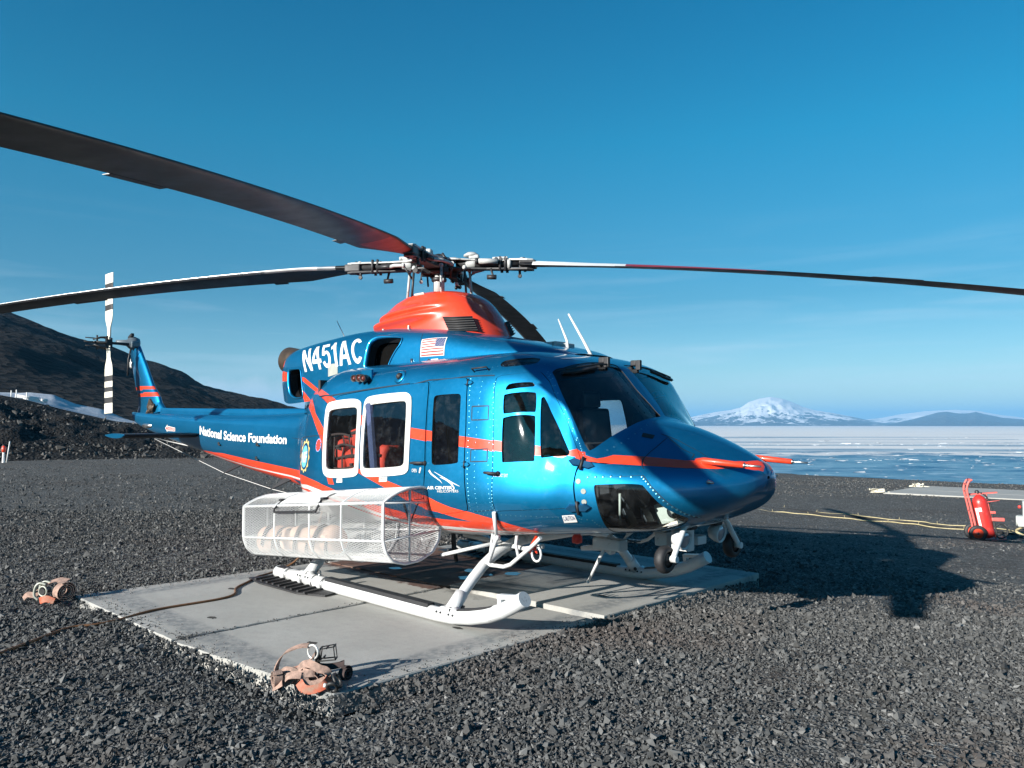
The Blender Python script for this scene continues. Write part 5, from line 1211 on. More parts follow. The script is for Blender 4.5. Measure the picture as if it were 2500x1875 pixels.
placard('window_placard', quad_of('B:label1'), ['EXIT'], fus, ink=DECALR, off=.0075)
placard('window_placard', quad_of('B:label2'), ['EMERGENCY', 'EXIT'], fus, ink=DECALR, off=.0075)
hc = BK['B:handle_crew']
_pl('exit_note', 'EMERGENCY EXIT', BODY, [(hc[1][0]-.04, .602), (hc[1][0]+.09, .602), (hc[1][0]+.09, .594), (hc[1][0]-.04, .594)], fus, DECALW, .009)
hs = BK['B:handle_slide']
_pl('open_note', 'OPEN', BODY, [(hs[0][0]-.01, .603), (hs[0][0]+.06, .603), (hs[0][0]+.06, .594), (hs[0][0]-.01, .594)], fus, DECALW, .009)
# danger arrow on the boom (flat print)
q = quad_of('B:danger'); bl, br, tr, tl = [np.array(a) for a in q]
f = lambda u, v: tuple(bl*(1-u)*(1-v)+br*u*(1-v)+tr*u*v+tl*(1-u)*v)
for nm, pts, mt, of in (('danger_arrow', [(0, .5), (.22, 1.05), (.22, .85), (1, .85), (1, .15), (.22, .15), (.22, -.05)], DECALW, .003), ('danger_arrow_red', [(.07, .5), (.2, .82), (.2, .76), (.96, .76), (.96, .24), (.2, .24), (.2, .18)], DECALR, .004)):
    P, N = surf(BODY, uv(BODY, [f(*p) for p in pts]), of, -1); m = MB(); m.add(P, [tuple(range(len(P)))]); m.build(nm, mt, boom)
_pl('danger', 'DANGER', BODY, [f(.2, .3), f(.95, .3), f(.95, .72), f(.2, .72)], boom, DECALW, .005)

# ---- orange pylon fairing
m = MB(); rg = []
def ring(z, xf, xr, w, e=2.6, xc=None, n=72):
    out = []; c_ = (xf+xr)/2; a = (xf-xr)/2
    for k in range(n):
        th = 2*math.pi*k/n; cs, sn = math.cos(th), math.sin(th)
        out.append((c_+a*math.copysign(abs(cs)**(2/e), cs), w*math.copysign(abs(sn)**(2/e), sn), z))
    return out
prof = [(2.42, .98, -1.0, .47, 2.6), (2.50, .97, -.97, .485, 2.6), (2.58, .93, -.93, .485, 2.6), (2.68, .865, -.86, .47, 2.7), (2.78, .79, -.77, .45, 2.7), (2.88, .70, -.65, .42, 2.7), (2.95, .62, -.53, .39, 2.6), (3.005, .52, -.38, .345, 2.5), (3.035, .42, -.22, .28, 2.3), (3.05, .3, -.02, .16, 2.2)]
zs = np.array([p[0] for p in prof]); 
for z in np.concatenate([np.linspace(2.42, 3.0, 44), np.linspace(3.005, 3.05, 9)]):
    v = [np.interp(z, zs, [p[i] for p in prof]) for i in (1, 2, 3, 4)]
    rr = ring(z, *v[:3], v[3]); o2 = []
    for (x, y, zz) in rr:
        # scoop: a ridge runs up and forward along each side, with a hollow under its rear half
        ridge = 2.80+.06*(x+.1); u = (zz-ridge)/.055
        amt = np.clip((.55-x)/.35, 0, 1)*np.clip((x+.85)/.3, 0, 1)*np.clip(abs(y)/.3-.35, 0, 1)
        dd = .060*amt*math.exp(-((u-.5)/.8)**2)-.085*amt*math.exp(-((u+1.0)/1.0)**2)
        o2.append((x, y+math.copysign(dd, y), zz))
    rg.append(o2)
m.rings(rg, cap1=True); dog = m.build('rotor_fairing', ORANGE, heli)
for side in (-1, 1):
    def fp(z, th):
        v = [np.interp(z, zs, [p[i] for p in prof]) for i in (1, 2, 3, 4)]; c_ = (v[0]+v[1])/2; a_ = (v[0]-v[1])/2; e = v[3]
        return Vector((c_+a_*math.cos(th)**(2/e), side*v[2]*math.sin(th)**(2/e), z))
    A = [fp(2.70, R(56)), fp(2.70, R(22)), fp(2.55, R(22)), fp(2.55, R(52))]; m = MB()
    nrm = (A[1]-A[0]).cross(A[3]-A[0]).normalized(); nrm = nrm if nrm.y*side > 0 else -nrm
    A = [a+nrm*.04 for a in A]; m.rings([[a-nrm*.05 for a in A], [a for a in A], [a+nrm*.004 for a in A]], cap1=True, smooth=False)
    for k in range(6):
        t_ = (k+.5)/6; m.tube([A[0].lerp(A[3], t_)+nrm*.014, A[1].lerp(A[2], t_)+nrm*.014], .006, 5, mi=1)
    m.build('grille', [BLACK, HUBDARK], dog)
m = MB()
for x, z in ((-.35, 2.66), (.1, 2.66)): m.box((x, -.49, z-.02), (.018, .02, .05))
m.box((.08, -.335, 3.012), (.16, .012, .03), Matrix.Rotation(R(35), 3, 'X')); build_each(m, 'fastener', DECALW, dog)

# ---- tail fin, boom spine, stabilizers
def foil_rings(secs, n=14):
    """secs: (LE point, TE point, thickness)"""
    out = []
    for le, te, th in secs:
        le, te = Vector(le), Vector(te); up = []; dn = []
        for k in range(n+1):
            u = .5-.5*math.cos(math.pi*k/n); y = th*(2.6*math.sqrt(u)-1.2*u-1.5*u*u+.1*u**3)/1.35
            up.append((le.lerp(te, u), y)); 
        out.append((up))
    return out
fin_secs = [((-7.45, 0, 1.86), (-8.95, 0, 1.70), .13), ((-7.72, 0, 2.02), (-8.80, 0, 1.98), .115), ((-7.80, 0, 2.13), (-8.83, 0, 2.14), .11), ((-8.07, 0, 2.32), (-8.99, 0, 2.35), .1), ((-8.45, 0, 2.73), (-9.19, 0, 2.74), .09), ((-8.84, 0, 3.12), (-9.33, 0, 3.12), .08)]
def foil_mesh(secs, axis, mats, name, parent, matfn=None, sub=8):
    rg = []; ii = []
    fine = []
    for a, b in zip(secs[:-1], secs[1:]):
        for k in range(sub):
            t_ = k/sub; fine.append((Vector(a[0]).lerp(Vector(b[0]), t_), Vector(a[1]).lerp(Vector(b[1]), t_), a[2]+(b[2]-a[2])*t_))
    fine.append((Vector(secs[-1][0]), Vector(secs[-1][1]), secs[-1][2]))
    for up in foil_rings(fine):
        ring_ = [p+Vector(axis)*y for p, y in up]+[p-Vector(axis)*y for p, y in up[::-1][1:-1]]; rg.append(ring_)
    m = MB(); m.rings(rg, cap0=True, cap1=True)
    if matfn:
        n = len(rg[0])
        for i in range(len(rg)-1):
            for j in range(n): m.m[i*n+j] = matfn(rg[i][j].lerp(rg[i+1][(j+1) % n], .5))
    return m.build(name, mats, parent)
fin = foil_mesh(fin_secs, (0, 1, 0), MATB, 'tail_fin', heli, lambda p: 1 if (2.135 < p.z < 2.205 or 2.265 < p.z < 2.33) and p.x < -7.7 else 0, sub=10)
m = MB()
st = lambda r, k: (-9.08+r*math.sin(k*math.pi/5), -.072, 2.78+r*math.cos(k*math.pi/5)*1.3)
m.add([(-9.08, -.072, 2.78)]+[st(.085 if k % 2 == 0 else .036, k) for k in range(10)], [(0, 1+k, 1+(k+1) % 10) for k in range(10)]); m.build('star', DECALW, fin)
m = MB(); m.box((-7.95, -.085, 1.93), (.30, .05, .20), Matrix.Rotation(R(35), 3, 'Y'), bev=.015); m.lathe([(.06, -.02), (.07, .03), (.04, .06)], (-7.85, -.10, 1.92), (.3, -1, .2), 14)
for k in range(4): m.tube([(-7.75-.09*k, -.11, 1.99-.03*k), (-7.8-.09*k, -.13, 1.86-.02*k)], .02, 6)
m.build('intermediate_gearbox', simple('oily_gearbox', (.07, .05, .035), .45, metal=.4, var=.4), fin)
m = MB(); rg = []
for x, w, zt, zb in ((-1.7, .15, 1.84, 1.75), (-2.4, .145, 1.835, 1.74), (-4, .12, 1.85, 1.73), (-6, .10, 1.885, 1.76), (-7.55, .085, 1.915, 1.80)):
    rg.append([(x, y*w, zb+(zt-zb)*h) for y, h in ((-1, 0), (-.96, .75), (-.8, 1), (.8, 1), (.96, .75), (1, 0))])
m.rings(rg, closed=False, smooth=True); m.build('drive_shaft_cover', BLUE, boom, auto=40)
# tail gearbox and rotor (right side)
m = MB(); g = Vector((-9.0, -.06, 3.17))
m.lathe([(.02, -.02), (.10, 0), (.13, .08), (.11, .16), (.06, .22), (.045, .40)], g+Vector((0, .10, 0)), (0, -1, 0), 18); m.box(g+Vector((.06, .0, -.03)), (.24, .14, .12), bev=.03); m.box(g+Vector((0, -.04, .13)), (.18, .06, .06), Matrix.Rotation(R(-20), 3, 'Y'), bev=.012, mi=1)
m.tube([g+Vector((-.10, .0, -.08)), g+Vector((-.14, -.03, -.3)), g+Vector((-.10, -.05, -.62))], .016, 8, mi=1)
m.build('tail_gearbox', [simple('gearbox_grey_blue', (.16, .20, .23), .4, metal=.4), HUBDARK], heli)
tr = empty('tail_rotor', (-8.82, -.55, 3.13), heli)
m = MB(); m.cyl((0, .35, 0), (0, -.22, 0), .025, 12); m.box((0, 0, 0), (.06, .12, .20), bev=.02)
for x, z in ((.06, .1), (-.06, -.1), (.06, -.1), (-.06, .1)):
    m.tube([(x, -.05, z), (x*.9, -.16, z*.9), (x*.4, -.26, z*.5)], .012, 6); m.lathe([(.02, -.015), (.02, .015)], (x, -.05, z), (1, 0, 0), 8)
m.cyl((0, -.2, -.13), (0, -.2, .13), .015, 8); m.cyl((-.08, -.26, 0), (.08, -.26, 0), .013, 8); m.cyl((0, -.22, 0), (0, -.42, 0), .014, 8)
for z in (.07, -.07): m.tube([(0, -.16, z), (0, -.40, z*1.05)], .010, 6)
m.build('hub', HUBDARK, tr)
STRIPEBLK = BLACK; TRW = simple('tail_blade_white', (.66, .63, .54), .5, var=.08, dirt=((.3, .27, .2), 10, .55, .8))
for sg in (1, -1):
    bl = MB(); rg = []; zz = np.linspace(.06, 1.31, 60)
    for z in zz:
        ch = np.interp(z, [.06, .28, .42, .5, 1.31], [.11, .13, .26, .29, .29]); th = np.interp(z, [.12, .42, 1.31], [.045, .03, .022]); tw = R(np.interp(z, [.12, 1.31], [7, 10]))
        r_ = []
        for k in range(16):
            a = 2*math.pi*k/16; x = math.cos(a)*ch/2; y = math.sin(a)*th/2*(1+.5*math.cos(a)); x2 = x*math.cos(tw)-y*math.sin(tw); y2 = x*math.sin(tw)+y*math.cos(tw); r_.append((x2*sg, y2*sg, z*sg))
        rg.append(r_)
    bl.rings(rg, cap0=True, cap1=True)
    for i in range(len(zz)-1):
        z = (zz[i]+zz[i+1])/2
        blk = (.62 < z < .71) or (.815 < z < .90) or (1.02 < z < 1.11)
        for k in range(16): bl.m[i*16+k] = 1 if blk else 0
    o = bl.build('blade', [TRW, STRIPEBLK], tr)
tr.rotation_euler = (0, R(-3.3), 0)
# stabilizers: inverted aerofoil, black with a blue tip
for side in (-1, 1):
    secs = [((-5.38, side*.20, 1.475), (-6.35, side*.20, 1.47), .06), ((-5.40, side*1.40, 1.47), (-6.18, side*1.40, 1.465), .055), ((-5.40, side*1.425, 1.47), (-6.18, side*1.425, 1.465), .05)]
    rg = []
    for le, te, th in secs:
        le, te = Vector(le), Vector(te); r_ = []
        for k in range(15): u = .5-.5*math.cos(math.pi*k/14); r_.append(le.lerp(te, u)+Vector((0, 0, .018*math.sin(math.pi*u)+.01*(1-u))))
        for k in range(13, 0, -1): u = .5-.5*math.cos(math.pi*k/14); r_.append(le.lerp(te, u)-Vector((0, 0, th*2.1*math.sqrt(u)*(1-u)**.75+.002)))
        rg.append(r_)
    m = MB(); m.rings(rg, cap0=True, cap1=True); n = len(rg[0])
    for k in range(n): m.m[n+k] = 1
    m.m[-1] = 1
    m.build('stabilizer', [simple('stabilizer_black', (.016, .02, .026), .55), BLUE], heli)
m = MB(); m.tube([(-7.6, -.05, 1.52), (-7.85, -.08, 1.38), (-6.0, -.12, 1.26)], .012, 6); m.tube([(-7.85, -.08, 1.38), (-5.6, -.3, 1.10), (-4.4, -.36, .92), (-2.9, -.42, .78), (-1.6, -.5, .72)], .004, 5)
m.build('antenna_wire', DECALW, boom)
m = MB()
for a, b in (((-4.08, -.22, 1.08), (-4.40, -.36, .915)), ((-2.55, -.36, .93), (-2.90, -.42, .775))):
    m.rings([[Vector(p)+Vector((dx*w_, dy, 0)) for dx, dy in ((-1, -.012), (1, -.012), (1, .012), (-1, .012))] for p, w_ in ((a, .11), (b, .02))], cap0=True, cap1=True, smooth=False)
build_each(m, 'antenna_post', BLACK, boom)
m = MB(); m.tube([(-7.55, -.19, 1.60), (-7.95, -.20, 1.60)], .04, 8); m.build('tail_light', STEEL, boom)
m = MB()
for x, z in ((-4.6, 1.36), (-3.35, 1.2), (-3.3, 1.55)):
    p, n_ = on_surf(BODY, [(x, .55 if z > 1.5 else (.6 if z > 1.3 else .66))], .0); m.lathe([(.03, 0), (.025, .015)], p[0], n_[0], 8); m.tube([p[0]+n_[0]*.015, p[0]+n_[0]*.02+Vector((.08, 0, -.02))], .012, 6)
build_each(m, 'boom_latch', BLACK, boom, .06)

# ---- antennas on the roof
for pts, r, mt in (([(1.95, -.10, 2.27), (1.90, -.05, 2.40), (1.75, 0, 2.62)], [.022, .012, .006], DECALW), ([(2.16, -.02, 2.25), (2.05, 0, 2.40), (1.86, .02, 2.66)], [.016, .013, .009], DECALW), ([(1.86, -.2, 2.25), (1.86, -.2, 2.38)], [.006, .004], BLACK), ([(-1.80, .0, 2.63), (-1.86, 0, 2.74), (-2.04, 0, 2.96)], [.008, .006, .004], STEEL)):
    m = MB(); m.tube(pts, r, 8); m.build('antenna', mt, heli)
m = MB(); m.box((1.62, .1, 2.39), (.16, .16, .06), bev=.012); m.box((1.75, .1, 2.37), (.12, .14, .05), bev=.012); m.build('antenna_box', simple('box_grey', (.38, .40, .41), .5), heli)

# ---- main rotor
mr = empty('main_rotor', (0, 0, 0), heli)
mast = MB(); mast.cyl((0, 0, 2.95), (0, 0, 3.42), .062, 20); mast.lathe([(.075, 3.20), (.085, 3.21), (.085, 3.235), (.07, 3.245)], (0, 0, 0), (0, 0, 1), 20, mi=1); mast.build('mast', [HUBGREY, HUBDARK], mr)
for x, y, dk in ((.30, -.22, 0), (-.26, -.24, 0), (.28, .24, 0), (-.05, -.34, 1), (.40, .05, 1), (-.30, .2, 0)):
    m = MB(); m.cyl((x, y, 2.96), (x*.92, y*.92, 3.32), .015 if not dk else .013, 10, mi=dk); m.lathe([(.02, -.014), (.024, 0), (.02, .014)], (x*.92, y*.92, 3.32), (0, 1, 0), 10); m.build('control_rod', [HUBGREY, HUBDARK], mr)
AZ0 = -0.98452; TX, TY = -.0348, .0230; ZH = 3.40
def rz(r, a): return ZH-.0165*r-.0096*r*r+TX*r*math.cos(a)+TY*r*math.sin(a)
hub = MB()
hub.lathe([(.07, -.13), (.14, -.11), (.14, -.08), (.08, -.07), (.08, .025), (.13, .035), (.13, .06), (.09, .07), (.06, .10), (.03, .11)], (0, 0, ZH), (0, 0, 1), 20, mi=1)
hub.build('hub', [HUBGREY, HUBDARK], mr)
BLK_UP = simple('blade_black', (.0065, .0065, .0075), .42, var=.3, scale=7, dirt=((.022, .02, .019), 6, .6, .85))
BLK_LE = simple('blade_erosion_strip', (.52, .53, .54), .3, metal=.6, var=.12, scale=12)
BLK_RED = simple('blade_red', (.26, .012, .012), .4, var=.15)
BLK_WHT = simple('blade_white', (.72, .73, .72), .4, var=.08)
for i in range(4):
    a = AZ0+i*math.pi/2; er = Vector((math.cos(a), math.sin(a), 0)); et = Vector((-math.sin(a), math.cos(a), 0))
    def at(r, t_=0, z=0): return Vector((0, 0, rz(r, a)+z))+er*r+et*t_
    arm = MB()
    # flexible yoke: two plates tapering outwards
    for z in (-.05, .045):
        rg = []
        for r, w in ((.05, .12), (.22, .11), (.38, .062), (.55, .05), (.70, .06), (.78, .05)):
            rg.append([at(r, w, z), at(r, -w, z), at(r, -w, z-.016), at(r, w, z-.016)])
        arm.rings(rg, cap0=True, cap1=True, smooth=False, mi=0 if z > 0 else 1)
    arm.tube([at(.2), at(.42), at(.58), at(.9)], [.042, .05, .04, .034], 14, mi=1)         # spindle and bearing
    arm.lathe([(.036, -.07), (.054, -.03), (.054, .05), (.036, .09)], at(.36), tuple(er), 14)
    arm.tube([at(.46, -.10, .01), at(.68, -.075, .015)], .030, 12); arm.tube([at(.48, .09, -.02), at(.70, .07, -.02)], .024, 12, mi=1)   # dampers
    arm.tube([at(.44, -.10, .01), at(.47, -.10, .01)], .036, 12, mi=1)
    for t_ in (-.05, .05):
        for r in (.70, .76): arm.lathe([(.016, -.085), (.016, .07), (.010, .075)], at(r, t_), (0, 0, 1), 10, mi=1)
    for r in (.66, .71, .76): arm.lathe([(.018, -.012), (.018, .012)], at(r, -.062, .045), tuple(et), 10, mi=1)
    arm.box(at(.70, -.05, .045), (.17, .03, .05), Matrix.Rotation(a, 3, 'Z'), bev=.012)
    arm.box(at(.40, 0, .075), (.11, .08, .045), Matrix.Rotation(a, 3, 'Z'), bev=.015)
    if i in (1, 2): arm.lathe([(.0001, .135), (.05, .13), (.085, .105), (.088, .09), (.05, .08)], at(.36, .03), (0, 0, 1), 18)
    # pitch horn, pitch link, droop stop and pendulum weight
    arm.tube([at(.56, .05, -.02), at(.46, .17, -.03), at(.33, .24, -.05)], [.022, .02, .018], 10)
    arm.tube([at(.33, .24, -.05), Vector((0, 0, ZH-.20))+er*.24+et*.20], .011, 8, mi=1)
    arm.lathe([(.022, -.014), (.026, 0), (.022, .014)], at(.33, .24, -.05), tuple(er), 10)
    arm.tube([at(.60, -.05, -.06), at(.62, -.06, -.13), at(.60, -.06, -.15)], [.014, .012, .011], 8, mi=1)
    arm.tube([at(.56, -.06, -.155), at(.66, -.06, -.155)], .026, 12, mi=1)
    arm.tube([at(.80, -.04, -.05), at(.80, -.05, .04)], .022, 10)
    arm.tube([at(.90, .04, -.05), at(.90, .05, -.11)], .015, 8, mi=1); arm.lathe([(.02, -.014), (.024, 0), (.02, .014)], at(.90, .05, -.12), tuple(et), 10, mi=1)
    # blade grip: clevis
    for z in (-.055, .045):
        rg = []
        for r, w in ((.72, .035), (.84, .05), (1.0, .065), (1.06, .045)): rg.append([at(r, w, z+.009), at(r, -w, z+.009), at(r, -w, z-.009), at(r, w, z-.009)])
        arm.rings(rg, cap0=True, cap1=True, smooth=False, mi=0 if z > 0 else 1)
    for t_ in (-.035, .035): arm.lathe([(.014, -.075), (.014, .062), (.009, .068)], at(.96, t_), (0, 0, 1), 10, mi=1)
    arm.lathe([(.022, .055), (.022, .066), (.012, .076)], at(.93, 0), (0, 0, 1), 12)
    arm.box(at(1.0, 0, -.004), (.18, .12, .085), Matrix.Rotation(a, 3, 'Z'), bev=.012, mi=1)
    arm.build('rotor_arm', [HUBGREY, HUBDARK], mr)
    # blade
    rr = np.concatenate([np.linspace(.92, 1.7, 12), np.linspace(1.8, 6.98, 42), [7.01]])
    rg = []; n = 28
    for r in rr:
        ch = np.interp(r, [.92, 1.0, 1.25, 1.65, 6.0, 7.01], [.15, .16, .24, .385, .385, .30]); th = np.interp(r, [.92, 1.2, 1.7, 7.01], [.085, .07, .052, .030]); tw = R(np.interp(r, [.92, 1.6, 4, 7.01], [13, 12, 6, 1.5]))
        r_ = []
        for k in range(n):
            th_ = 2*math.pi*k/n; u = (1-math.cos(th_))/2; up = math.sin(th_) >= 0
            y = th*(1.48*math.sqrt(max(u, 0))-.63*u-1.758*u*u+1.4215*u**3-.5075*u**4)/1.0*1.0
            t_ = (.27-u)*ch; zz = y*(1.0 if up else -.8)
            t2 = t_*math.cos(tw)-zz*math.sin(tw); z2 = t_*math.sin(tw)+zz*math.cos(tw); r_.append(at(r, t2, z2))
        rg.append(r_)
    m = MB(); m.rings(rg, cap0=True, cap1=True)
    for q in range(len(rr)-1):
        rm = (rr[q]+rr[q+1])/2
        for k in range(n):
            th_ = 2*math.pi*(k+.5)/n; u = (1-math.cos(th_))/2; up = math.sin(th_) >= 0; mt = 0
            if u < .10 and rm > 1.2: mt = 1 if i != 0 else 0
            if i == 1 and rm < 2.0 and up and rm > 1.05: mt = 3
            if i == 1 and 2.0 < rm < 3.4 and (up or u < .06): mt = 2
            if i == 0 and 1.0 < rm < 1.85 and not up and .05 < u < .8: mt = 2
            if i == 3 and 1.45 < rm < 2.1 and (up or u < .1): mt = 3
            m.m[q*n+k] = mt
    bl = m.build('rotor_blade', [BLK_UP, BLK_LE, BLK_RED, BLK_WHT], heli)
    m = MB()
    for r0, r1 in ((1.95, 2.12), (4.4, 4.85)):
        def te(r, c_, dz):
            tw = R(np.interp(r, [.92, 1.6, 4, 7.01], [13, 12, 6, 1.5])); t_ = (.27-c_)*.385; return at(r, t_*math.cos(tw), t_*math.sin(tw)+dz)
        m.rings([[te(r, .97, .003), te(r, 1.10, .0015), te(r, 1.10, -.0015), te(r, .97, -.003)] for r in (r0, r1)], cap0=True, cap1=True, smooth=False)
    build_each(m, 'trim_tab', BLK_UP, bl)
m = MB()
for k in range(4):
    a = AZ0+k*math.pi/2+.5; c_ = Vector((math.cos(a)*.2, math.sin(a)*.2, 3.21))
    m.tube([(0, 0, 3.27), c_+Vector((0, 0, .05)), c_+Vector((0, 0, -.01))], [.02, .014, .012], 8); m.lathe([(.016, -.012), (.022, 0), (.016, .012)], c_+Vector((0, 0, -.02)), (math.sin(a), -math.cos(a), 0), 10, mi=1)
    m.tube([c_+Vector((0, 0, .06)), (math.cos(a+.3)*.14, math.sin(a+.3)*.14, 3.33)], .010, 6)
    m.box((math.cos(a+.2)*.16, math.sin(a+.2)*.16, 3.30), (.10, .06, .06), Matrix.Rotation(a, 3, 'Z'), bev=.01)
    m.tube([(math.cos(a)*.08, math.sin(a)*.08, 3.46), (math.cos(a)*.18, math.sin(a)*.18, 3.475), (math.cos(a+.1)*.23, math.sin(a+.1)*.23, 3.41)], .016, 8, mi=1 if k % 2 else 0)
m.build('scissor_link', [HUBDARK, HUBGREY], mr)

# ---- skids
def skid_path(y): return [(-1.09, y, .062), (-.6, y, .06), (0, y, .06), (1.0, y, .06), (1.55, y, .062), (1.75, y, .072), (1.96, y, .105), (2.16, y, .155), (2.33, y, .222), (2.45, y, .285), (2.545, y, .338)]
for side in (-1, 1):
    y = side*1.29
    m = MB(); p = skid_path(y); m.tube(p, [.060]*len(p), 16)
    for x0, x1 in ((-1.09, -.86), (-.8, -.55), (-.5, -.15)): m.tube([(x0, y, .062), (x1, y, .061)], .066, 16)
    for x in (-.85, -.52, -.33, -.15): m.tube([(x-.012, y, .061), (x+.012, y, .061)], .070, 16, mi=1)
    sk = m.build('skid', [WHITE_SKID, STEEL], heli)
    m = MB(); m.rings([[(x, y-.042, z+.045), (x, y+.042, z+.045), (x, y+.035, z+.076), (x, y-.035, z+.076)] for x, z in ((-.12, .06), (.6, .06), (1.46, .06))], cap0=True, cap1=True, smooth=False)
    m.rings([[(x, y-.035, z+.053), (x, y+.035, z+.053), (x-.003, y+.035, z+.0655), (x-.003, y-.035, z+.0655)] for x, z in ((1.82, .082), (1.96, .107), (2.10, .139), (2.22, .176))], cap0=True, cap1=True, smooth=False)
    m.rings([[(x, y-.035, z+.055), (x, y+.035, z+.055), (x, y+.035, z+.0665), (x, y-.035, z+.0665)] for x, z in ((-1.06, .062), (-.9, .062))], cap0=True, cap1=True, smooth=False)
    m.build('step_tread', BLACK, sk)
    # triangular step bracket on the toe
    m = MB(); outer = [(2.274, .335), (2.40, .348), (2.50, .36), (2.50, .318), (2.38, .245), (2.286, .205)]; inner = [(2.315, .305), (2.39, .315), (2.425, .315), (2.41, .302), (2.36, .272), (2.318, .25)]
    for yy in (y-.02, y+.02):
        pass
    rg = [[(a, y-.025, b) for a, b in outer], [(a, y+.025, b) for a, b in outer], [(a, y+.025, b) for a, b in inner], [(a, y-.025, b) for a, b in inner], [(a, y-.025, b) for a, b in outer]]
    m.rings(rg, smooth=False); m.build('toe_bracket', WHITE_SKID, sk)
    # saddles
    for x in (-.5, 1.70):
        m = MB(); m.rings([[(x-.13, y-.06, .085), (x+.13, y-.06, .085), (x+.13, y+.06, .085), (x-.13, y+.06, .085)], [(x-.11, y-.05, .122), (x+.11, y-.05, .122), (x+.11, y+.05, .122), (x-.11, y+.05, .122)], [(x-.055, y-.045, .15), (x+.055, y-.045, .15), (x+.055, y+.035, .15), (x-.055, y+.035, .15)]], cap1=True)
        m.tube([(x, y-side*.0, .10), (x, y-side*.07, .17), (x, y-side*.13, .235)], .058, 14)
        for dx in (-.1, -.05, .05, .1):
            for dy in (-.058, .058): m.lathe([(.009, -.006), (.009, .006)], (x+dx, y+dy, .10), (0, 1 if dy > 0 else -1, .4), 8, mi=1)
        for dy in (-.05, .05): m.cyl((x+.03, y-side*.03+dy, .14), (x+.06, y-side*.03+dy*1.5, .13), .016, 8, mi=1)
        m.build('saddle', [WHITE_SKID, HUBDARK], sk)
    m = MB(); m.tube([(-.28, y, .115), (-.28, y, .15)], .014, 8); m.lathe([(.022, -.008), (.022, .008)], (-.28, y, .16), (0, 1, 0), 12); m.build('towing_eye', STEEL, sk)
    # bear paw under the heel
    m = MB(); cx, cy = -.55, y-.08
    outl = [(-1.22, y-.27), (-1.17, y+.02), (-.9, y+.13), (-.3, y+.14), (.05, y+.03), (.10, y-.17), (-.2, y-.30), (-.9, y-.32)]
    m.rings([[(a, b, .004) for a, b in outl], [(a, b, .02) for a, b in outl]], cap0=True, cap1=True, smooth=False)
    for k in range(9):
        x = -1.08+k*.12; m.box((x, y-.16 if side < 0 else y-.12, .028), (.025, .25 if x < -.05 else .12, .018), Matrix.Rotation(R(12), 3, 'Z'))
    m.build('bear_paw', BLACK, sk)
for x in (-.5, 1.70):
    m = MB(); half = [(0, .60 if x > 0 else .56), (.35, .602 if x > 0 else .56), (.52, .588 if x > 0 else .55), (.66, .555 if x > 0 else .53), (.80, .50 if x > 0 else .475), (.92, .43), (1.04, .335), (1.16, .225), (1.26, .135), (1.285, .11)]
    m.tube([(x, -a, b) for a, b in half[::-1]]+[(x, a, b) for a, b in half[1:]], .046 if x > 0 else .044, 14)
    m.build('cross_tube', WHITE_SKID, heli)
m = MB()
for x in (-.5, 1.70):
    for y in (-.38, .38): m.box((x, y, .64), (.16, .14, .1), bev=.015)
build_each(m, 'gear_mount', HUBGREY, heli)
# boarding steps and struts beside the cabin
for side in (-1, 1):
    m = MB(); y = side*.96
    m.tube([(2.09, side*1.17, .93), (2.04, side*1.09, .72)], .017, 8); m.tube([(2.04, side*1.09, .72), (1.82, y, .50), (1.79, y, .47), (1.83, y, .458), (1.99, y, .462), (2.07, y, .49), (2.33, y, .68), (2.40, y, .74)], .017, 8)
    m.tube([(2.16, y, .555), (2.13, y, .66), (2.14, y, .73)], .014, 8); m.tube([(1.82, y, .50), (1.86, y, .72)], .012, 6)
    m.lathe([(.026, -.02), (.03, 0), (.026, .02)], (2.04, side*1.09, .72), (0, 1, 0), 10)
    for k in range(4): m.box((1.84+.05*k, y-side*.05, .468), (.02, .12, .012), mi=1)
    m.build('boarding_step', [WHITE_SKID, BLACK], heli)
m = MB(); m.tube([(2.42, -.08, .68), (2.18, -.10, .25)], [.018, .012], 8); m.tube([(2.178, -.10, .248), (2.172, -.1, .238)], .015, 8); m.build('tail_down_prop', WHITE_SKID, heli)
# red streamer and hook
m = MB(); m.tube([(2.26, -.85, .72), (2.27, -.90, .66), (2.25, -.93, .60)], [.02, .028, .012], 8); m.tube([(2.27, -.90, .65), (2.31, -.9, .60)], [.02, .008], 8); m.build('safety_flag', ORANGE, heli)
m = MB(); ring_ = [(2.32+.05*math.sin(k/10*5.2), -.92, .60+.06*math.cos(k/10*5.2)) for k in range(11)]; m.tube(ring_, .010, 6); m.build('tie_down_ring', WHITE_SKID, heli)
# belly equipment
m = MB(); m.tube([(1.1, -.6, .60), (1.9, -.62, .56), (2.1, -.6, .60)], .02, 8); m.tube([(1.36, -1.1, .50), (1.75, -.75, .62)], .016, 8)
m.box((2.42, -.1, .60), (.3, .12, .10), bev=.02); m.box((2.2, .02, .53), (.34, .10, .04), Matrix.Rotation(R(-6), 3, 'Y'), bev=.01); m.box((2.34, .02, .57), (.1, .08, .14), Matrix.Rotation(R(25), 3, 'Y'), bev=.01)
m.box((2.95, -.06, .70), (.12, .12, .12), bev=.015); m.box((3.05, .06, .70), (.36, .13, .07), bev=.012)
build_each(m, 'belly_fitting', WHITE_SKID, heli)
m = MB(); m.lathe([(.03, 0), (.045, .02), (.045, .07), (.0001, .085)], (2.12, -.18, .66), (0, 0, -1), 14); m.build('beacon', DECALR, heli)
m = MB(); m.tube([(.15, .1, .60), (.14, .1, .48), (.13, .12, .30), (.15, .14, .14)], [.03, .025, .028, .02], 8); m.build('cargo_hook', BLACK, heli)
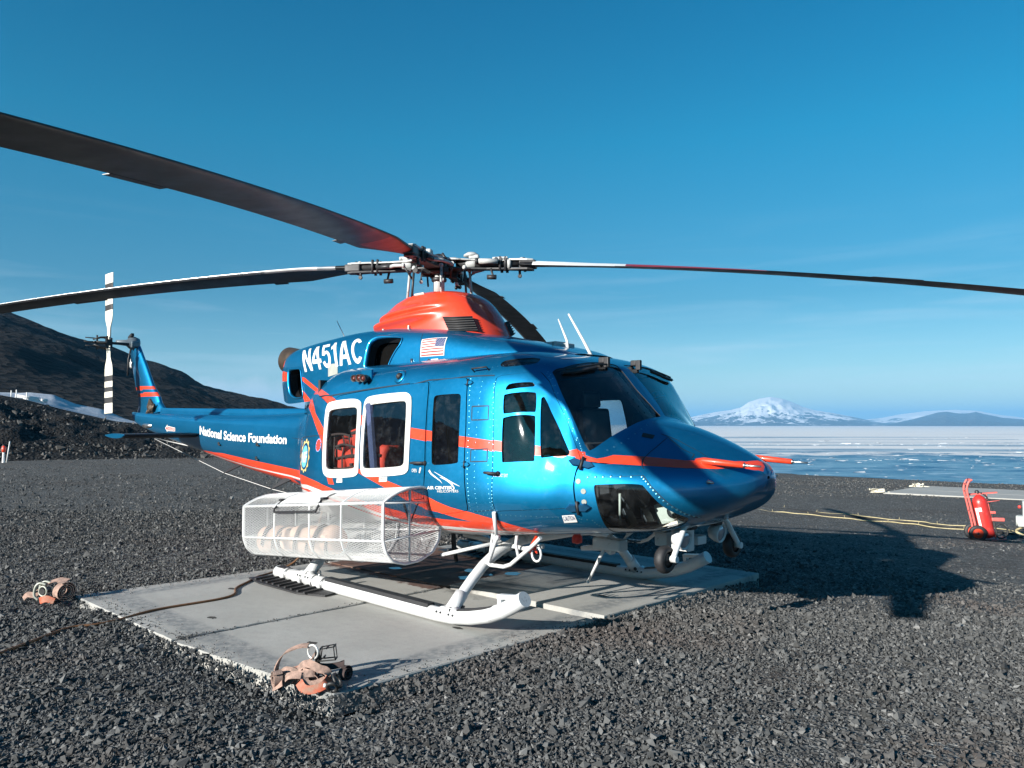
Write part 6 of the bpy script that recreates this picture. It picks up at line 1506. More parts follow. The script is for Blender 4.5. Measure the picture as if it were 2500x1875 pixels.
# nose wheels, their arms and the landing lamps
m = MB(); m.tube([(3.29, -.32, .855), (3.29, .32, .855)], .026, 10); m.box((3.25, -.18, .86), (.12, .10, .10), bev=.02, mi=1); m.box((3.25, .2, .86), (.12, .10, .10), bev=.02, mi=1); m.box((3.16, -.12, .74), (.16, .10, .22), bev=.02); m.build('nose_bar', [WHITE_SKID, BLACK], heli)
for side in (-1, 1):
    m = MB(); m.tube([(3.295, side*.26, .855), (3.296, side*.31, .845), (3.30, side*.34, .81), (3.31, side*.49, .628), (3.312, side*.5, .61)], .022, 10); m.lathe([(.026, -.03), (.026, .03)], (3.312, side*.485, .625), (1, 0, 0), 12); m.cyl((3.312, side*.49, .622), (3.23, side*.5, .617), .009, 8, mi=1); m.build('wheel_arm', [WHITE_SKID, STEEL], heli)
    w = empty('ground_wheel', (3.245, side*.50, .617), heli)
    m = MB(); m.lathe([(.06, -.035), (.085, -.042), (.10, -.025), (.105, 0), (.10, .025), (.085, .042), (.06, .035)], (0, 0, 0), (1, 0, 0), 28, caps=False); m.build('tyre', BLACK, w)
    m = MB(); m.lathe([(.0001, -.02), (.03, -.03), (.062, -.02), (.062, .02), (.03, .03), (.0001, .045)], (0, 0, 0), (1, 0, 0), 20); m.build('rim', HUBDARK, w)
    l = empty('landing_lamp', (3.26, side*.27, .742), heli); ax = Vector((.93, side*.05, -.15)).normalized()
    m = MB(); m.lathe([(.03, -.09), (.06, -.07), (.078, -.02), (.08, .02), (.074, .028), (.07, .015)], (0, 0, 0), ax, 24); m.tube([(-.02, 0, .06), (-.01, 0, .11)], .014, 8); m.build('housing', WHITE_SKID, l)
    m = MB(); m.lathe([(.071, .012), (.055, .022), (.03, .029), (.0001, .031)], (0, 0, 0), ax, 24); m.build('lens', LENS, l)

# ---- inside the cabin
m = MB(); m.box((.75, 0, .80), (3.0, 1.84, .04)); m.box((2.45, 0, .82), (.5, 1.5, .03)); m.build('cabin_floor', TRIM, heli)
m = MB(); m.box((-.72, 0, 1.45), (.04, 2.1, 1.3)); m.build('rear_bulkhead', DARKIN, heli)
def seat(x, y, mat, h=.62, name='crew_seat', yaw=0):
    s = empty(name, (x, y, .82), heli); s.rotation_euler = (0, 0, yaw)
    m = MB(); m.box((0, 0, .32), (.46, .46, .10), bev=.035); m.build('cushion', mat, s)
    m = MB(); m.box((-.24, 0, .66), (.09, .44, h), Matrix.Rotation(R(-8), 3, 'Y'), bev=.035); m.build('backrest', mat, s)
    m = MB(); m.box((-.31, 0, .66+h/2+.08), (.07, .26, .16), Matrix.Rotation(R(-6), 3, 'Y'), bev=.03); m.build('headrest', mat, s)
    m = MB()
    for dx in (-.18, .18):
        for dy in (-.18, .18): m.tube([(dx, dy, 0), (dx, dy, .28)], .014, 6)
    m.build('seat_frame', STEEL, s); return s
for y in (-.52, .52): seat(2.02, y, SEATBLACK)
for y in (-.95, -.45, .05, .55): seat(.62, y, SEATBLUE, .72, 'passenger_seat')
m = MB(); m.rings([[(2.56, y, 1.30), (2.72, y, 1.40), (2.66, y, 1.46), (2.48, y, 1.48), (2.40, y, 1.36)] for y in (-.62, .62)], cap0=True, cap1=True, smooth=False)
m.box((2.5, 0, 1.05), (.3, .36, .5), bev=.03); m.box((2.2, 0, .98), (.5, .26, .3), bev=.03)
for k in range(6): m.lathe([(.04, 0), (.04, .012), (.034, .014)], (2.43, -.4+.16*k, 1.40), (-.9, 0, -.2), 14, mi=1)
m.build('instrument_panel', [DARKIN, TRIM], heli)
m = MB(); m.box((2.2, 0, 2.10), (.5, .42, .07), bev=.02); m.build('overhead_panel', DARKIN, heli)
for y in (-.52, .52):
    m = MB(); m.tube([(2.32, y, .84), (2.36, y, 1.05), (2.33, y, 1.22), (2.34, y, 1.30)], [.015, .014, .014, .024], 8); m.build('control_stick', BLACK, heli)
# structure seen through the chin windows
m = MB()
for side in (-1, 1):
    m.box((3.16, side*.20, .93), (.36, .035, .22), Matrix.Rotation(R(-18), 3, 'Y'), mi=0); m.box((3.2, side*.36, .86), (.34, .30, .02), Matrix.Rotation(R(-16), 3, 'Y'), mi=0)
    m.tube([(3.05, side*.25, 1.10), (3.24, side*.32, .88)], .012, 6, mi=0); m.lathe([(.05, -.02), (.055, .02), (.04, .025)], (3.16, side*.24, .95), (0, side, 0), 16, mi=1)
    for k in range(2):
        m.box((2.98, side*(.36+.22*k), .92), (.03, .10, .14), Matrix.Rotation(R(-30), 3, 'Y'), bev=.006, mi=1); m.tube([(2.98, side*(.36+.22*k), .98), (2.86, side*(.36+.22*k), 1.12)], .012, 6, mi=1)
    m.tube([(2.92, side*.62, .86), (2.95, side*.66, 1.10)], .01, 6, mi=0)
build_each(m, 'pedal_bay_part', [CREAM, HUBDARK], heli)

# ---- cargo basket on the right side (bolted on)
bk = empty('cargo_basket', (0, 0, 0), heli)
AX0, AX1 = Vector((-1.1, 0, -.21)), Vector((1.33, 0, 0)); 
PROF = [(-1.69, .99), (-1.69, .675), (-1.655, .57), (-1.58, .495), (-1.46, .465), (-1.31, .475), (-1.17, .53), (-1.10, .62), (-1.085, .71), (-1.085, .92), (-1.12, 1.02), (-1.19, 1.07), (-1.30, 1.095), (-1.43, 1.09), (-1.55, 1.06), (-1.64, 1.02)]
pl = np.array(PROF); seg = np.linalg.norm(np.roll(pl, -1, 0)-pl, axis=1); cum = np.concatenate([[0], np.cumsum(seg)]); TOT = cum[-1]
def bp(u, q):
    """u 0..1 along, q metres round the section"""
    q = q % TOT; x = Vector((AX0.lerp(AX1, u))); c_ = np.concatenate([pl, pl[:1]]); return Vector((x.x, float(np.interp(q, cum, c_[:, 0])), x.z+float(np.interp(q, cum, c_[:, 1]))))
frame = MB()
for u in (0, .265, .53, .745, 1.0):
    frame.tube([bp(u, q) for q in np.linspace(0, TOT, 49)[:-1]], .012 if u in (0, 1.0) else .010, 6, closed=True)
for q, r in ((0.0, .013), (cum[1], .012), (cum[3]+.02, .008), (cum[5], .009), (cum[8], .011), (cum[10], .011), (cum[12], .008)):
    frame.tube([bp(0, q), bp(.5, q), bp(1, q)], r, 6)
for a, b in (((-1.69, .675), (-1.085, .71)), ((-1.69, .99), (-1.085, .95)), ((-1.42, 1.09), (-1.42, .47))):
    for u in (0, 1.0): X = AX0.lerp(AX1, u); frame.tube([(X.x, a[0], a[1]+X.z), (X.x, b[0], b[1]+X.z)], .009, 6)
for u in (.15, .9): X = AX0.lerp(AX1, u); frame.tube([(X.x, -1.09, .93+X.z), (X.x+.02, -1.0, .93+X.z)], .02, 6); frame.tube([(X.x, -1.1, .62+X.z), (X.x+.1, -.85, .66)], .016, 6)
frame.build('frame', WHITE_SKID, bk)
mesh = MB()
def wire(pts, w=.0062, d=.0035):
    """three-sided strand"""
    b = len(mesh.v); pts = [Vector(p) for p in pts]; k = len(pts)
    for i, p in enumerate(pts):
        t_ = (pts[min(i+1, k-1)]-pts[max(i-1, 0)]).normalized(); ax = Vector((0, -1.38, .78+AX0.z*.5)); o_ = (p-Vector((p.x, -1.38, .78))); o_.x = 0; o_.normalize(); s_ = t_.cross(o_).normalized()
        mesh.v += [tuple(p+s_*w/2), tuple(p-s_*w/2), tuple(p+o_*d)]
    for i in range(k-1):
        for j in range(3): mesh.f.append((b+i*3+j, b+i*3+(j+1) % 3, b+(i+1)*3+(j+1) % 3, b+(i+1)*3+j)); mesh.m.append(0); mesh.sm.append(False)
NX, NQ = 34, 122
# expanded metal: zigzag strands round the section, each touching its neighbours
for k in range(NX+1):
    for fam in (1, -1):
        wire([bp(min(max((k+.5*(1 if j % 2 == 0 else -1)*fam)/NX, 0), 1), TOT*j/NQ) for j in range(NQ+1)], .0150, .003)
for u in (0, 1.0):     # end plates
    X = AX0.lerp(AX1, u); ymin, ymax = -1.69, -1.085; ny = 10
    for k in range(ny):
        for fam in (1, -1):
            y0 = ymin+(ymax-ymin)*(k+.5)/ny; cur = []
            for j in range(58):
                z = .45+j*.0115; yy = y0+.5*(ymax-ymin)/ny*(1 if j % 2 == 0 else -1)*fam
                ok = bool(inside(np.array([[yy, z]]), pl)[0])
                if ok: cur.append((X.x, yy, z+X.z))
                if (not ok or j == 57) and len(cur) > 1:
                    b = len(mesh.v)
                    for p in cur: mesh.v += [(p[0], p[1]+.0045, p[2]), (p[0], p[1]-.0045, p[2]), (p[0]+.004, p[1], p[2])]
                    for i in range(len(cur)-1):
                        for jj in range(3): mesh.f.append((b+i*3+jj, b+i*3+(jj+1) % 3, b+(i+1)*3+(jj+1) % 3, b+(i+1)*3+jj)); mesh.m.append(0); mesh.sm.append(False)
                if not ok: cur = []
prop(mesh.build('wire_mesh', simple('galvanised_mesh', (.50, .51, .51), .45, var=.08, metal=.15), bk, fix=False), kind='stuff')
# lid plate, latch bar and gas strut
m = MB(); qa, qb = TOT-.012, TOT-.22
rg = [[bp(u, q)+Vector((0, -.008, .012)) for q in np.linspace(TOT-.01, TOT-.22, 7)] for u in (.30, .43, .59)]
m.rings(rg, closed=False); m.build('lid_plate', DECALW, bk)
m = MB()
for i, s in enumerate(['MAXIMUM LOAD', '300 LBS']):
    pass
m = MB(); A = bp(.29, .0)+Vector((0, -.01, 0)); B = bp(.60, .0)+Vector((0, -.01, 0))
m.tube([A+Vector((.02, .05, .05)), A+Vector((-.01, -.02, -.03)), A+Vector((0, -.03, -.06)), B+Vector((0, -.03, -.06)), B+Vector((.01, -.02, -.03)), B+Vector((-.02, .05, .05))], .010, 8)
for P_ in (A, B): m.box(P_+Vector((0, .06, .05)), (.05, .06, .02), bev=.004)
m.build('latch_bar', BLACK, bk)
m = MB(); X = AX1.x-.02; m.tube([(X, -1.47, .97), (X, -1.40, .80)], .011, 6); m.tube([(X, -1.31, .97), (X, -1.40, .80)], .007, 6); m.build('gas_strut', BLACK, bk)
m = MB(); m.rings([[(1.33, -1.08, 1.0), (1.33, -1.08, .78), (1.42, -1.08, .86), (1.40, -1.08, .95)], [(1.33, -1.06, 1.0), (1.33, -1.06, .78), (1.42, -1.06, .86), (1.40, -1.06, .95)]], cap0=True, cap1=True, smooth=False); m.build('mount_plate', HUBGREY, bk)
# ================================================================ LOOSE THINGS
WEB = simple('faded_webbing', (.36, .235, .185), .95, var=.25, scale=45, bumpy=.5, dirt=((.13, .10, .085), 14, .42, .70))
WEBRED = simple('orange_webbing', (.46, .10, .05), .95, var=.25, scale=30, bumpy=.5, dirt=((.30, .18, .13), 14, .42, .68))
WEBDARK = simple('dark_webbing', (.045, .03, .028), .9, var=.3)
RINGW = simple('pale_steel_ring', (.66, .66, .63), .35, metal=.4, var=.1)
IRON = simple('dark_iron', (.05, .05, .05), .5, metal=.6, var=.3)
RTV, FWV = Vector((RT[0], RT[1], 0)), Vector((FW[0], FW[1], 0))
def frame_at(x, y, z): o = Vector((x, y, z)); return lambda u, v, h: o+RTV*u+FWV*v+Vector((0, 0, h))
def torus(mb, c, R_, r, nrm, n=20, k=8, mi=0, sx=1.0):
    nrm = Vector(nrm).normalized(); a = nrm.orthogonal().normalized(); b = nrm.cross(a)
    mb.tube([Vector(c)+a*(R_*sx*math.cos(t))+b*(R_*math.sin(t)) for t in np.linspace(0, 2*math.pi, n, endpoint=False)], r, k, closed=True, mi=mi)
def coil(mb, c, axis, r0, r1, turns, w, th, mi=0, start=0.0):
    axis = Vector(axis).normalized(); a = axis.orthogonal().normalized(); b = axis.cross(a); n = int(turns*22)
    pts = []; 
    for i in range(n+1):
        t = i/n; r = r0+(r1-r0)*t; an = start+turns*2*math.pi*t; pts.append(Vector(c)+a*(r*math.cos(an))+b*(r*.92*math.sin(an)))
    mb.ribbon(pts, w, th, up=tuple(axis), mi=mi)
def smooth_path(pts, k=8):
    P = np.array([tuple(p) for p in pts]); n = len(P); out = []
    for i in range(n-1):
        p0, p1, p2, p3 = P[max(i-1, 0)], P[i], P[i+1], P[min(i+2, n-1)]
        for j in range(k):
            t = j/k; out.append(.5*(2*p1+(p2-p0)*t+(2*p0-5*p1+4*p2-p3)*t*t+(3*p1-p0-3*p2+p3)*t**3))
    out.append(P[-1]); return [Vector(p) for p in out]

# ---- strap bundle on the near corner of the pad
root = prop(empty('tie_down_strap', (2.20, -2.92, 0)), 'tangled pink and orange webbing strap with white ring on the near corner of the pad', 'strap', 'tie-down straps round the pads')
F_ = frame_at(2.20, -2.92, 0.0); L = lambda *p: F_(*p)-Vector((2.20, -2.92, 0))
m = MB()
coil(m, L(-.155, -.02, .058), L(.8, .5, .05), .016, .054, 3.0, .052, .005)
m.ribbon(smooth_path([L(-.17, .05, .02), L(-.185, .07, .10), L(-.15, .10, .175), L(-.07, .12, .215), L(.0, .12, .225)]), .05, .006, up=tuple(RTV*.2+FWV*.9+Vector((0, 0, .25))))
m.ribbon(smooth_path([L(-.16, .03, .085), L(-.05, .07, .10), L(.02, .10, .14), L(.05, .10, .19)]), .045, .006, up=tuple(FWV+Vector((0, 0, .3))))
m.ribbon(smooth_path([L(-.12, .0, .02), L(-.06, .02, .06), L(-.02, .04, .12), L(.03, .03, .135), L(.10, .0, .115), L(.145, .0, .10), L(.15, -.02, .06), L(.08, -.05, .035), L(.03, -.05, .045), L(.01, -.02, .09)]), .050, .006, up=tuple(FWV*.7+Vector((0, 0, .8))))
m.ribbon(smooth_path([L(-.14, .08, .02), L(-.05, .09, .05), L(.05, .06, .03), L(.12, .03, .04), L(.17, .02, .07)]), .048, .006, up=tuple(FWV*.4+Vector((0, 0, .9))))
g = np.random.default_rng(8)
for k in range(5):
    c0 = (-.10+.055*k, -.01+.02*k, .05); pts = [L(c0[0]+.09*math.cos(a)+g.normal(0, .012), c0[1]+.05*math.sin(a), c0[2]+.045*math.sin(a*1.3+k)+g.normal(0, .008)) for a in np.linspace(.4*k, 4.6+.4*k, 9)]
    m.ribbon(smooth_path(pts, 6), .044, .0045, up=tuple(FWV*g.uniform(.2, .9)+RTV*g.normal(0, .5)+Vector((0, 0, .7))))
m.build('webbing', WEB, root, auto=42)
m = MB(); m.ribbon(smooth_path([L(-.01, -.05, .05), L(.03, -.085, .02), L(.09, -.09, .018), L(.15, -.07, .04), L(.17, -.03, .07)]), .052, .005, up=tuple(FWV*.5+Vector((0, 0, .8))))
m.ribbon(smooth_path([L(-.10, .05, .07), L(-.05, .07, .09), L(0, .09, .12)]), .04, .005, up=tuple(FWV*.5+Vector((0, 0, .8)))); m.build('orange_webbing', WEBRED, root, auto=42)
m = MB(); coil(m, L(.24, .10, .055), L(.9, -.5, .1), .016, .05, 2.2, .05, .006); m.ribbon(smooth_path([L(.06, .10, .10), L(.12, .12, .09), L(.19, .12, .10), L(.23, .12, .115)]), .05, .006, up=tuple(FWV+Vector((0, 0, .6)))); m.build('dark_webbing', WEBDARK, root, auto=42)
m = MB(); torus(m, L(.035, .10, .19), .042, .0065, FWV*.9+RTV*.5, sx=1.0); m.build('ring', RINGW, root)
m = MB()
for v in (.10, .16):
    m.tube([L(.07, v, .13), L(.08, v, .205), L(.165, v, .22), L(.175, v, .14), L(.07, v, .13)], .005, 6)
for u, h in ((.08, .205), (.12, .21), (.165, .22), (.175, .14), (.075, .13), (.10, .15)): m.tube([L(u, .10, h), L(u, .16, h)], .006, 6)
m.box(L(.06, .12, .12), (.03, .02, .12)); m.build('ratchet_buckle', IRON, root)
m = MB(); torus(m, L(.205, -.10, .035), .038, .011, FWV*.8+Vector((0, 0, .6)), sx=.8); torus(m, L(.225, -.05, .06), .042, .010, RTV*.8+Vector((0, 0, .5))); m.tube([L(.15, -.09, .045), L(.172, -.09, .04)], .013, 8, mi=1); m.build('shackle', [IRON, RINGW], root)

# ---- strap bundle at the left corner
ox, oy = -1.62, -3.28
root = prop(empty('tie_down_strap', (ox, oy, -.02)), 'rolled pink webbing strap with a grey ratchet lying on gravel where the brown cord crosses', 'strap', 'tie-down straps round the pads')
G_ = frame_at(ox, oy, -.02); L = lambda *p: G_(*p)-Vector((ox, oy, -.02))
m = MB(); coil(m, L(.085, .0, .095), L(.8, -.6, .0), .035, .092, 3.2, .10, .007)
m.ribbon(smooth_path([L(.10, .03, .185), L(.0, .06, .19), L(-.09, .06, .16), L(-.13, .04, .11)]), .07, .007, up=tuple(FWV+Vector((0, 0, .3))))
m.ribbon(smooth_path([L(-.30, .02, .02), L(-.26, .02, .06), L(-.20, .02, .055), L(-.16, .03, .09)]), .05, .007, up=tuple(FWV*.3+Vector((0, 0, .9)))); m.build('webbing', WEB, root, auto=42)
m = MB(); m.ribbon(smooth_path([L(-.10, -.06, .02), L(-.02, -.09, .045), L(.05, -.09, .02)]), .06, .006, up=(0, 0, 1)); m.build('orange_webbing', WEBRED, root, auto=42)
m = MB()
for v in (-.03, .05):
    m.tube(smooth_path([L(-.13, v, .02), L(-.17, v, .06), L(-.16, v, .14), L(-.12, v, .175), L(-.06, v, .16)], 4), .012, 8)
for h, u in ((.03, -.14), (.09, -.17), (.165, -.12)): m.tube([L(u, -.03, h), L(u, .05, h)], .010, 6)
torus(m, L(-.09, -.03, .10), .045, .009, FWV+RTV*.3); m.tube([L(-.09, -.05, .10), L(-.09, .06, .10)], .028, 10, mi=1); m.build('ratchet_buckle', [simple('grey_green_ratchet', (.33, .34, .29), .5, metal=.3, var=.25), IRON], root)
# ---- pale strap bundles by the far pad
for (x, y), lab in (((-4.95, 26.6), 'crumpled pale strap bundle lying where the far concrete pad begins, nearer the hoses'), ((-5.1, 31.9), 'pale strap lying on the shore side of the far concrete pad')):
    z = float(gz(x, y))+.03; root = prop(empty('tie_down_strap', (x, y, z)), lab, 'strap', 'tie-down straps round the pads'); g = np.random.default_rng(int(y*10))
    m = MB()
    for k in range(4):
        pts = [Vector((g.normal(0, .14), g.normal(0, .10), abs(g.normal(.06, .05))+.01)) for _ in range(6)]; m.ribbon(smooth_path(pts, 6), .07, .01, up=tuple(g.normal(size=3)))
    m.tube([(.1, .1, .04), (.3, .15, .03), (.45, .2, .02)], .025, 6); m.build('webbing', simple('pale_webbing', (.62, .58, .47), .9, var=.15), root)
# ---- steel cable end at the far corner of the pad
m = MB(); m.tube(smooth_path([Vector((2.33, 2.38, .05)), Vector((2.42, 2.55, -.05)), Vector((2.36, 2.75, -.10)), Vector((2.30, 3.0, -.06)), Vector((2.42, 3.1, -.10)), Vector((2.5, 2.95, -.12))]), .008, 6); torus(m, (2.40, 2.46, .03), .04, .008, (0, .5, 1))
prop(m.build('tie_down_cable', IRON), 'dark steel cable end at the pad corner under the helicopter nose', 'cable')
# ---- brown extension cord across the pad
m = MB(); pts = [(.9, -5.6), (.45, -4.75), (.01, -4.06), (-.22, -3.75), (-.40, -3.50), (-.36, -3.30), (-.39, -3.13), (-.46, -2.9), (-.50, -2.69), (-.50, -2.23), (-.60, -2.02), (-.86, -1.87), (-1.08, -1.62), (-1.24, -1.45)]
cp = [Vector((x, y, (.010 if y > -3.08 else float(gz(x, y))+.014))) for x, y in pts]+[Vector((-1.36, -1.2, .012)), Vector((-1.34, -.95, .10)), Vector((-1.22, -.80, .36)), Vector((-1.12, -.74, .66))]
m.tube(smooth_path(cp), .0105, 8); prop(m.build('extension_cord', simple('brown_cord', (.16, .075, .03), .6, var=.35, scale=8)), 'brown extension cord running over the pad to the tail end of the skid', 'cord')
# ---- hoses and cables on the gravel beyond the nose
def ground_line(name, pts, r, mt, lab, cat, wig=.05, seed=1, ties=0):
    g = np.random.default_rng(seed); P = []
    for (x, y) in densify(np.array(pts, float), .5, closed=False): x2, y2 = x+g.normal(0, wig), y+g.normal(0, wig); P.append(Vector((x2, y2, float(gz(x2, y2))+r+.012+abs(g.normal(0, .012)))))
    m = MB(); P = smooth_path(P, 5); m.tube(P, r, 6)
    for k in range(ties):
        p = P[int((k+.5)/ties*len(P))]; m.tube([p-Vector((0, 0, r)), p+Vector((g.normal(0, .02), g.normal(0, .02), .07))], .006, 5)
    prop(m.build(name, mt), lab, cat)
YELLOW = simple('pale_yellow_cable', (.40, .34, .19), .6, var=.2); HOSEB = simple('black_hose', (.02, .02, .02), .6)
ground_line('cable', [(-6.6, 18.1), (-5.2, 17.4), (-4.2, 16.9), (-3.5, 16.6), (-2.76, 16.2), (-2.0, 16.5), (-.8, 15.9), (0, 16.0), (.5, 15.65), (1.0, 15.7), (1.6, 15.9), (2.6, 15.0)], .014, YELLOW, 'pale yellow cable lying on gravel, the upper of the two behind the extinguisher', 'cable', .04, 1, 9)
ground_line('cable', [(-6.6, 16.8), (-5.26, 16.35), (-3.74, 15.3), (-2.67, 15.4), (-1.87, 15.15), (-1.06, 15.1), (-.4, 15.2), (.1, 15.0), (.75, 14.85), (1.2, 14.9), (2.0, 15.2), (2.7, 14.6)], .014, YELLOW, 'pale yellow cable lying on gravel, the lower of the two behind the extinguisher', 'cable', .04, 2, 9)
ground_line('hose', [(-6.6, 17.4), (-4.5, 16.5), (-2.8, 15.9), (-1.2, 15.6), (.4, 15.3), (1.2, 15.3), (2.1, 14.9), (2.5, 14.2)], .026, HOSEB, 'black hose stretched between the pale yellow cables on the gravel', 'hose', .05, 3)

# ---- wheeled fire extinguisher
RED = simple('extinguisher_red', (.50, .026, .020), .38, var=.1, coat=.4, scale=6, dirt=((.35, .12, .10), 14, .58, .8)); RED2 = simple('faded_red_frame', (.62, .12, .10), .5, var=.15)
bx, by = 2.02, 12.62; bz = float(gz(bx, by))
ex = prop(empty('fire_extinguisher', (bx, by, bz)), 'red wheeled fire extinguisher standing on gravel with a tall push frame', 'fire extinguisher')
_a = CAM_YAW-R(30.6); RTX, FWX = Vector((math.sin(_a), -math.cos(_a), 0)), Vector((math.cos(_a), math.sin(_a), 0))      # faces the pad
ex.rotation_euler = (0, 0, R(13))
q = lambda u, v, h: RTX*u+FWX*v+Vector((0, 0, h))
axd = (q(.07, 0, .81)-q(.21, 0, .09)).normalized()
m = MB(); m.lathe([(.02, -.05), (.11, -.03), (.143, .03), (.145, .08), (.145, .66), (.138, .72), (.11, .78), (.06, .825), (.035, .84), (.03, .88)], q(.21, 0, .10), axd, 32); m.build('cylinder', RED, ex)
m = MB(); m.lathe([(.04, .86), (.045, .88), (.04, .92), (.025, .94)], q(.21, 0, .10), axd, 14); m.tube([q(.05, 0, .95), q(.12, -.03, .97)], .02, 8); m.build('valve', IRON, ex)
m = MB()
for v in (-.13, .13):
    m.tube(smooth_path([q(-.02, v, .16), q(-.045, v, .36), q(-.11, v, .70), q(-.165, v, .98), q(-.165, v, 1.10), q(-.13, v, 1.20), q(-.09, v, 1.235)]), .022, 8)
for h, u in ((1.0, -.165), (1.14, -.155), (.60, -.09)): m.tube([q(u, -.13, h), q(u, .13, h)], .016, 8)
m.tube([q(-.09, -.13, 1.235), q(-.09, .13, 1.235)], .024, 8)
m.rings([[q(-.14, -.05, .915), q(.40, -.02, .975), q(.40, .06, .975), q(-.14, .08, .915)], [q(-.14, -.05, .945), q(.40, -.02, 1.0), q(.40, .06, 1.0), q(-.14, .08, .945)]], cap0=True, cap1=True, smooth=False)
m.tube([q(.21, 0, .97), q(.22, 0, .80)], .008, 6); m.tube([q(.18, -.14, .80), q(.40, -.16, .84)], .008, 6)
m.tube([q(.35, -.02, .05), q(.29, -.05, .35), q(.22, -.05, .76)], .012, 6); m.box(q(.30, -.04, .585), (.10, .08, .05), Matrix.Rotation(_a-math.pi/2, 3, 'Z'), bev=.01); m.box(q(.39, -.03, .445), (.23, .10, .07), Matrix.Rotation(_a-math.pi/2, 3, 'Z'), bev=.015)
m.rings([[q(.16, -.12, .0), q(.52, -.10, .05), q(.56, .10, .07), q(.2, .14, .02)], [q(.16, -.12, .022), q(.52, -.10, .075), q(.56, .10, .09), q(.2, .14, .04)]], cap0=True, cap1=True, smooth=False); m.build('push_frame', RED2, ex)
for v in (-.19, .19):
    w = empty('wheel', q(-.01, v, .165), ex); m = MB(); m.lathe([(.10, -.03), (.15, -.035), (.165, -.015), (.165, .015), (.15, .035), (.10, .03)], (0, 0, 0), tuple(-FWX), 30, caps=False); m.build('tyre', BLACK, w)
    m = MB(); m.lathe([(.0001, -.03), (.03, -.03), (.10, -.015), (.104, 0), (.10, .02), (.05, .028), (.045, .04), (.0001, .042)], (0, 0, 0), tuple(-FWX), 26); m.lathe([(.025, .03), (.025, .05)], (0, 0, 0), tuple(-FWX), 10, mi=1); m.build('rim', [simple('rim_orange_red', (.75, .07, .03), .4, var=.1), IRON], w)
m = MB(); m.tube(smooth_path([q(.06, 0, .95), q(.14, -.02, .95), q(.22, -.03, .86), q(.28, -.05, .65), q(.30, -.06, .45), q(.32, -.08, .30), q(.42, -.08, .36), q(.53, -.08, .28), q(.54, -.08, .16), q(.45, -.09, .08), q(.36, -.1, .10), q(.34, -.1, .22), q(.31, -.08, .4)]), .017, 8); m.build('hose', HOSEB, ex)
m = MB()
def on_cyl(u0, u1, h0, h1):
    o_ = q(.21, 0, .10); ax_ = axd; side = (RTX-ax_*RTX.dot(ax_)).normalized(); fr_ = side.cross(ax_).normalized(); fr_ = fr_ if fr_.dot(FWX) < 0 else -fr_; pts = []
    for h in (h0, h1):
        for k in range(5): a = u0+(u1-u0)*k/4; pts.append(o_+ax_*h+(side*math.sin(a)+fr_*math.cos(a))*.1475)
    m.add(pts, [(i, i+1, i+6, i+5) for i in range(4)], 0, True)
on_cyl(-1.0, -.62, .22, .60); on_cyl(-.55, -.15, .52, .60); on_cyl(-.9, -.55, .14, .18); m.build('label', DECALW, ex)

# ---- ground power cart, cut by the right edge of the picture
gx, gy = bx+RTX[0]*1.05+FWX[0]*.2, by+RTX[1]*1.05+FWX[1]*.2; gzz = float(gz(gx, gy)); gp = prop(empty('power_cart', (gx, gy, gzz)), 'grey and black ground power cart with a red lamp beside the extinguisher', 'power cart')
rotc = Matrix.Rotation(_a-math.pi/2, 3, 'Z'); GREYB = simple('cart_grey', (.42, .44, .42), .5, var=.12, dirt=((.15, .14, .12), 9, .58, .8))
m = MB(); m.box(q(-.17, 0, .69), (.12, .3, .34), rotc, bev=.015); m.box(q(-.21, -.05, .46), (.22, .3, .21), rotc, bev=.02); m.lathe([(.10, -.03), (.11, .0), (.10, .03)], q(-.32, -.05, .46), tuple(RTX), 18); m.tube([q(-.09, -.05, .45), q(.4, -.05, .47)], .02, 8); m.build('control_box', GREYB, gp)
m = MB(); m.box(q(.20, .05, .72), (.62, .45, .46), rotc, bev=.03); m.box(q(.25, .05, .32), (.5, .5, .3), rotc, bev=.03); m.build('cabinet', simple('cart_black', (.025, .027, .032), .4, var=.2), gp)
m = MB(); m.tube([q(-.16, -.15, .36), q(-.15, -.15, .12)], .016, 8); m.tube([q(.3, -.2, .3), q(.3, -.2, .0)], .02, 8); m.tube([q(.4, .25, .3), q(.4, .25, .0)], .02, 8); m.tube([q(-.05, .2, .36), q(-.05, .2, .0)], .018, 8); m.tube([q(-.15, -.15, .14), q(-.14, -.15, 0)], .026, 8); m.build('leg', RINGW, gp)
m = MB(); m.lathe([(.03, -.02), (.034, .0), (.03, .03), (.0001, .036)], q(-.275, -.05, .74), tuple(-RTX), 14); m.build('lamp', DECALR, gp)
m = MB(); m.rings([[q(-.33, -.25, .0), q(-.12, -.28, .0), q(.05, -.2, .0), q(-.13, .0, .12)], [q(-.32, -.25, .02), q(-.12, -.28, .02), q(.05, -.2, .02), q(-.13, .0, .14)]], cap0=True, cap1=True, smooth=False); m.build('drip_tray', simple('tray_blue_grey', (.20, .27, .34), .5), gp)
m = MB()
for k in range(5): m.tube(smooth_path([q(-.3+.02*k, -.1, .30+.012*k), q(-.36, -.14, .24+.01*k), q(-.22, -.2, .20), q(-.05, -.18, .24-.02*k), q(.1, -.15, .2)]), .011, 6)
m.tube(smooth_path([q(-.18, -.1, .3), q(-.17, -.14, .12), q(-.3, -.2, .03), q(-.6, -.1, .03)]), .011, 6); m.build('cable_loop', YELLOW, gp)

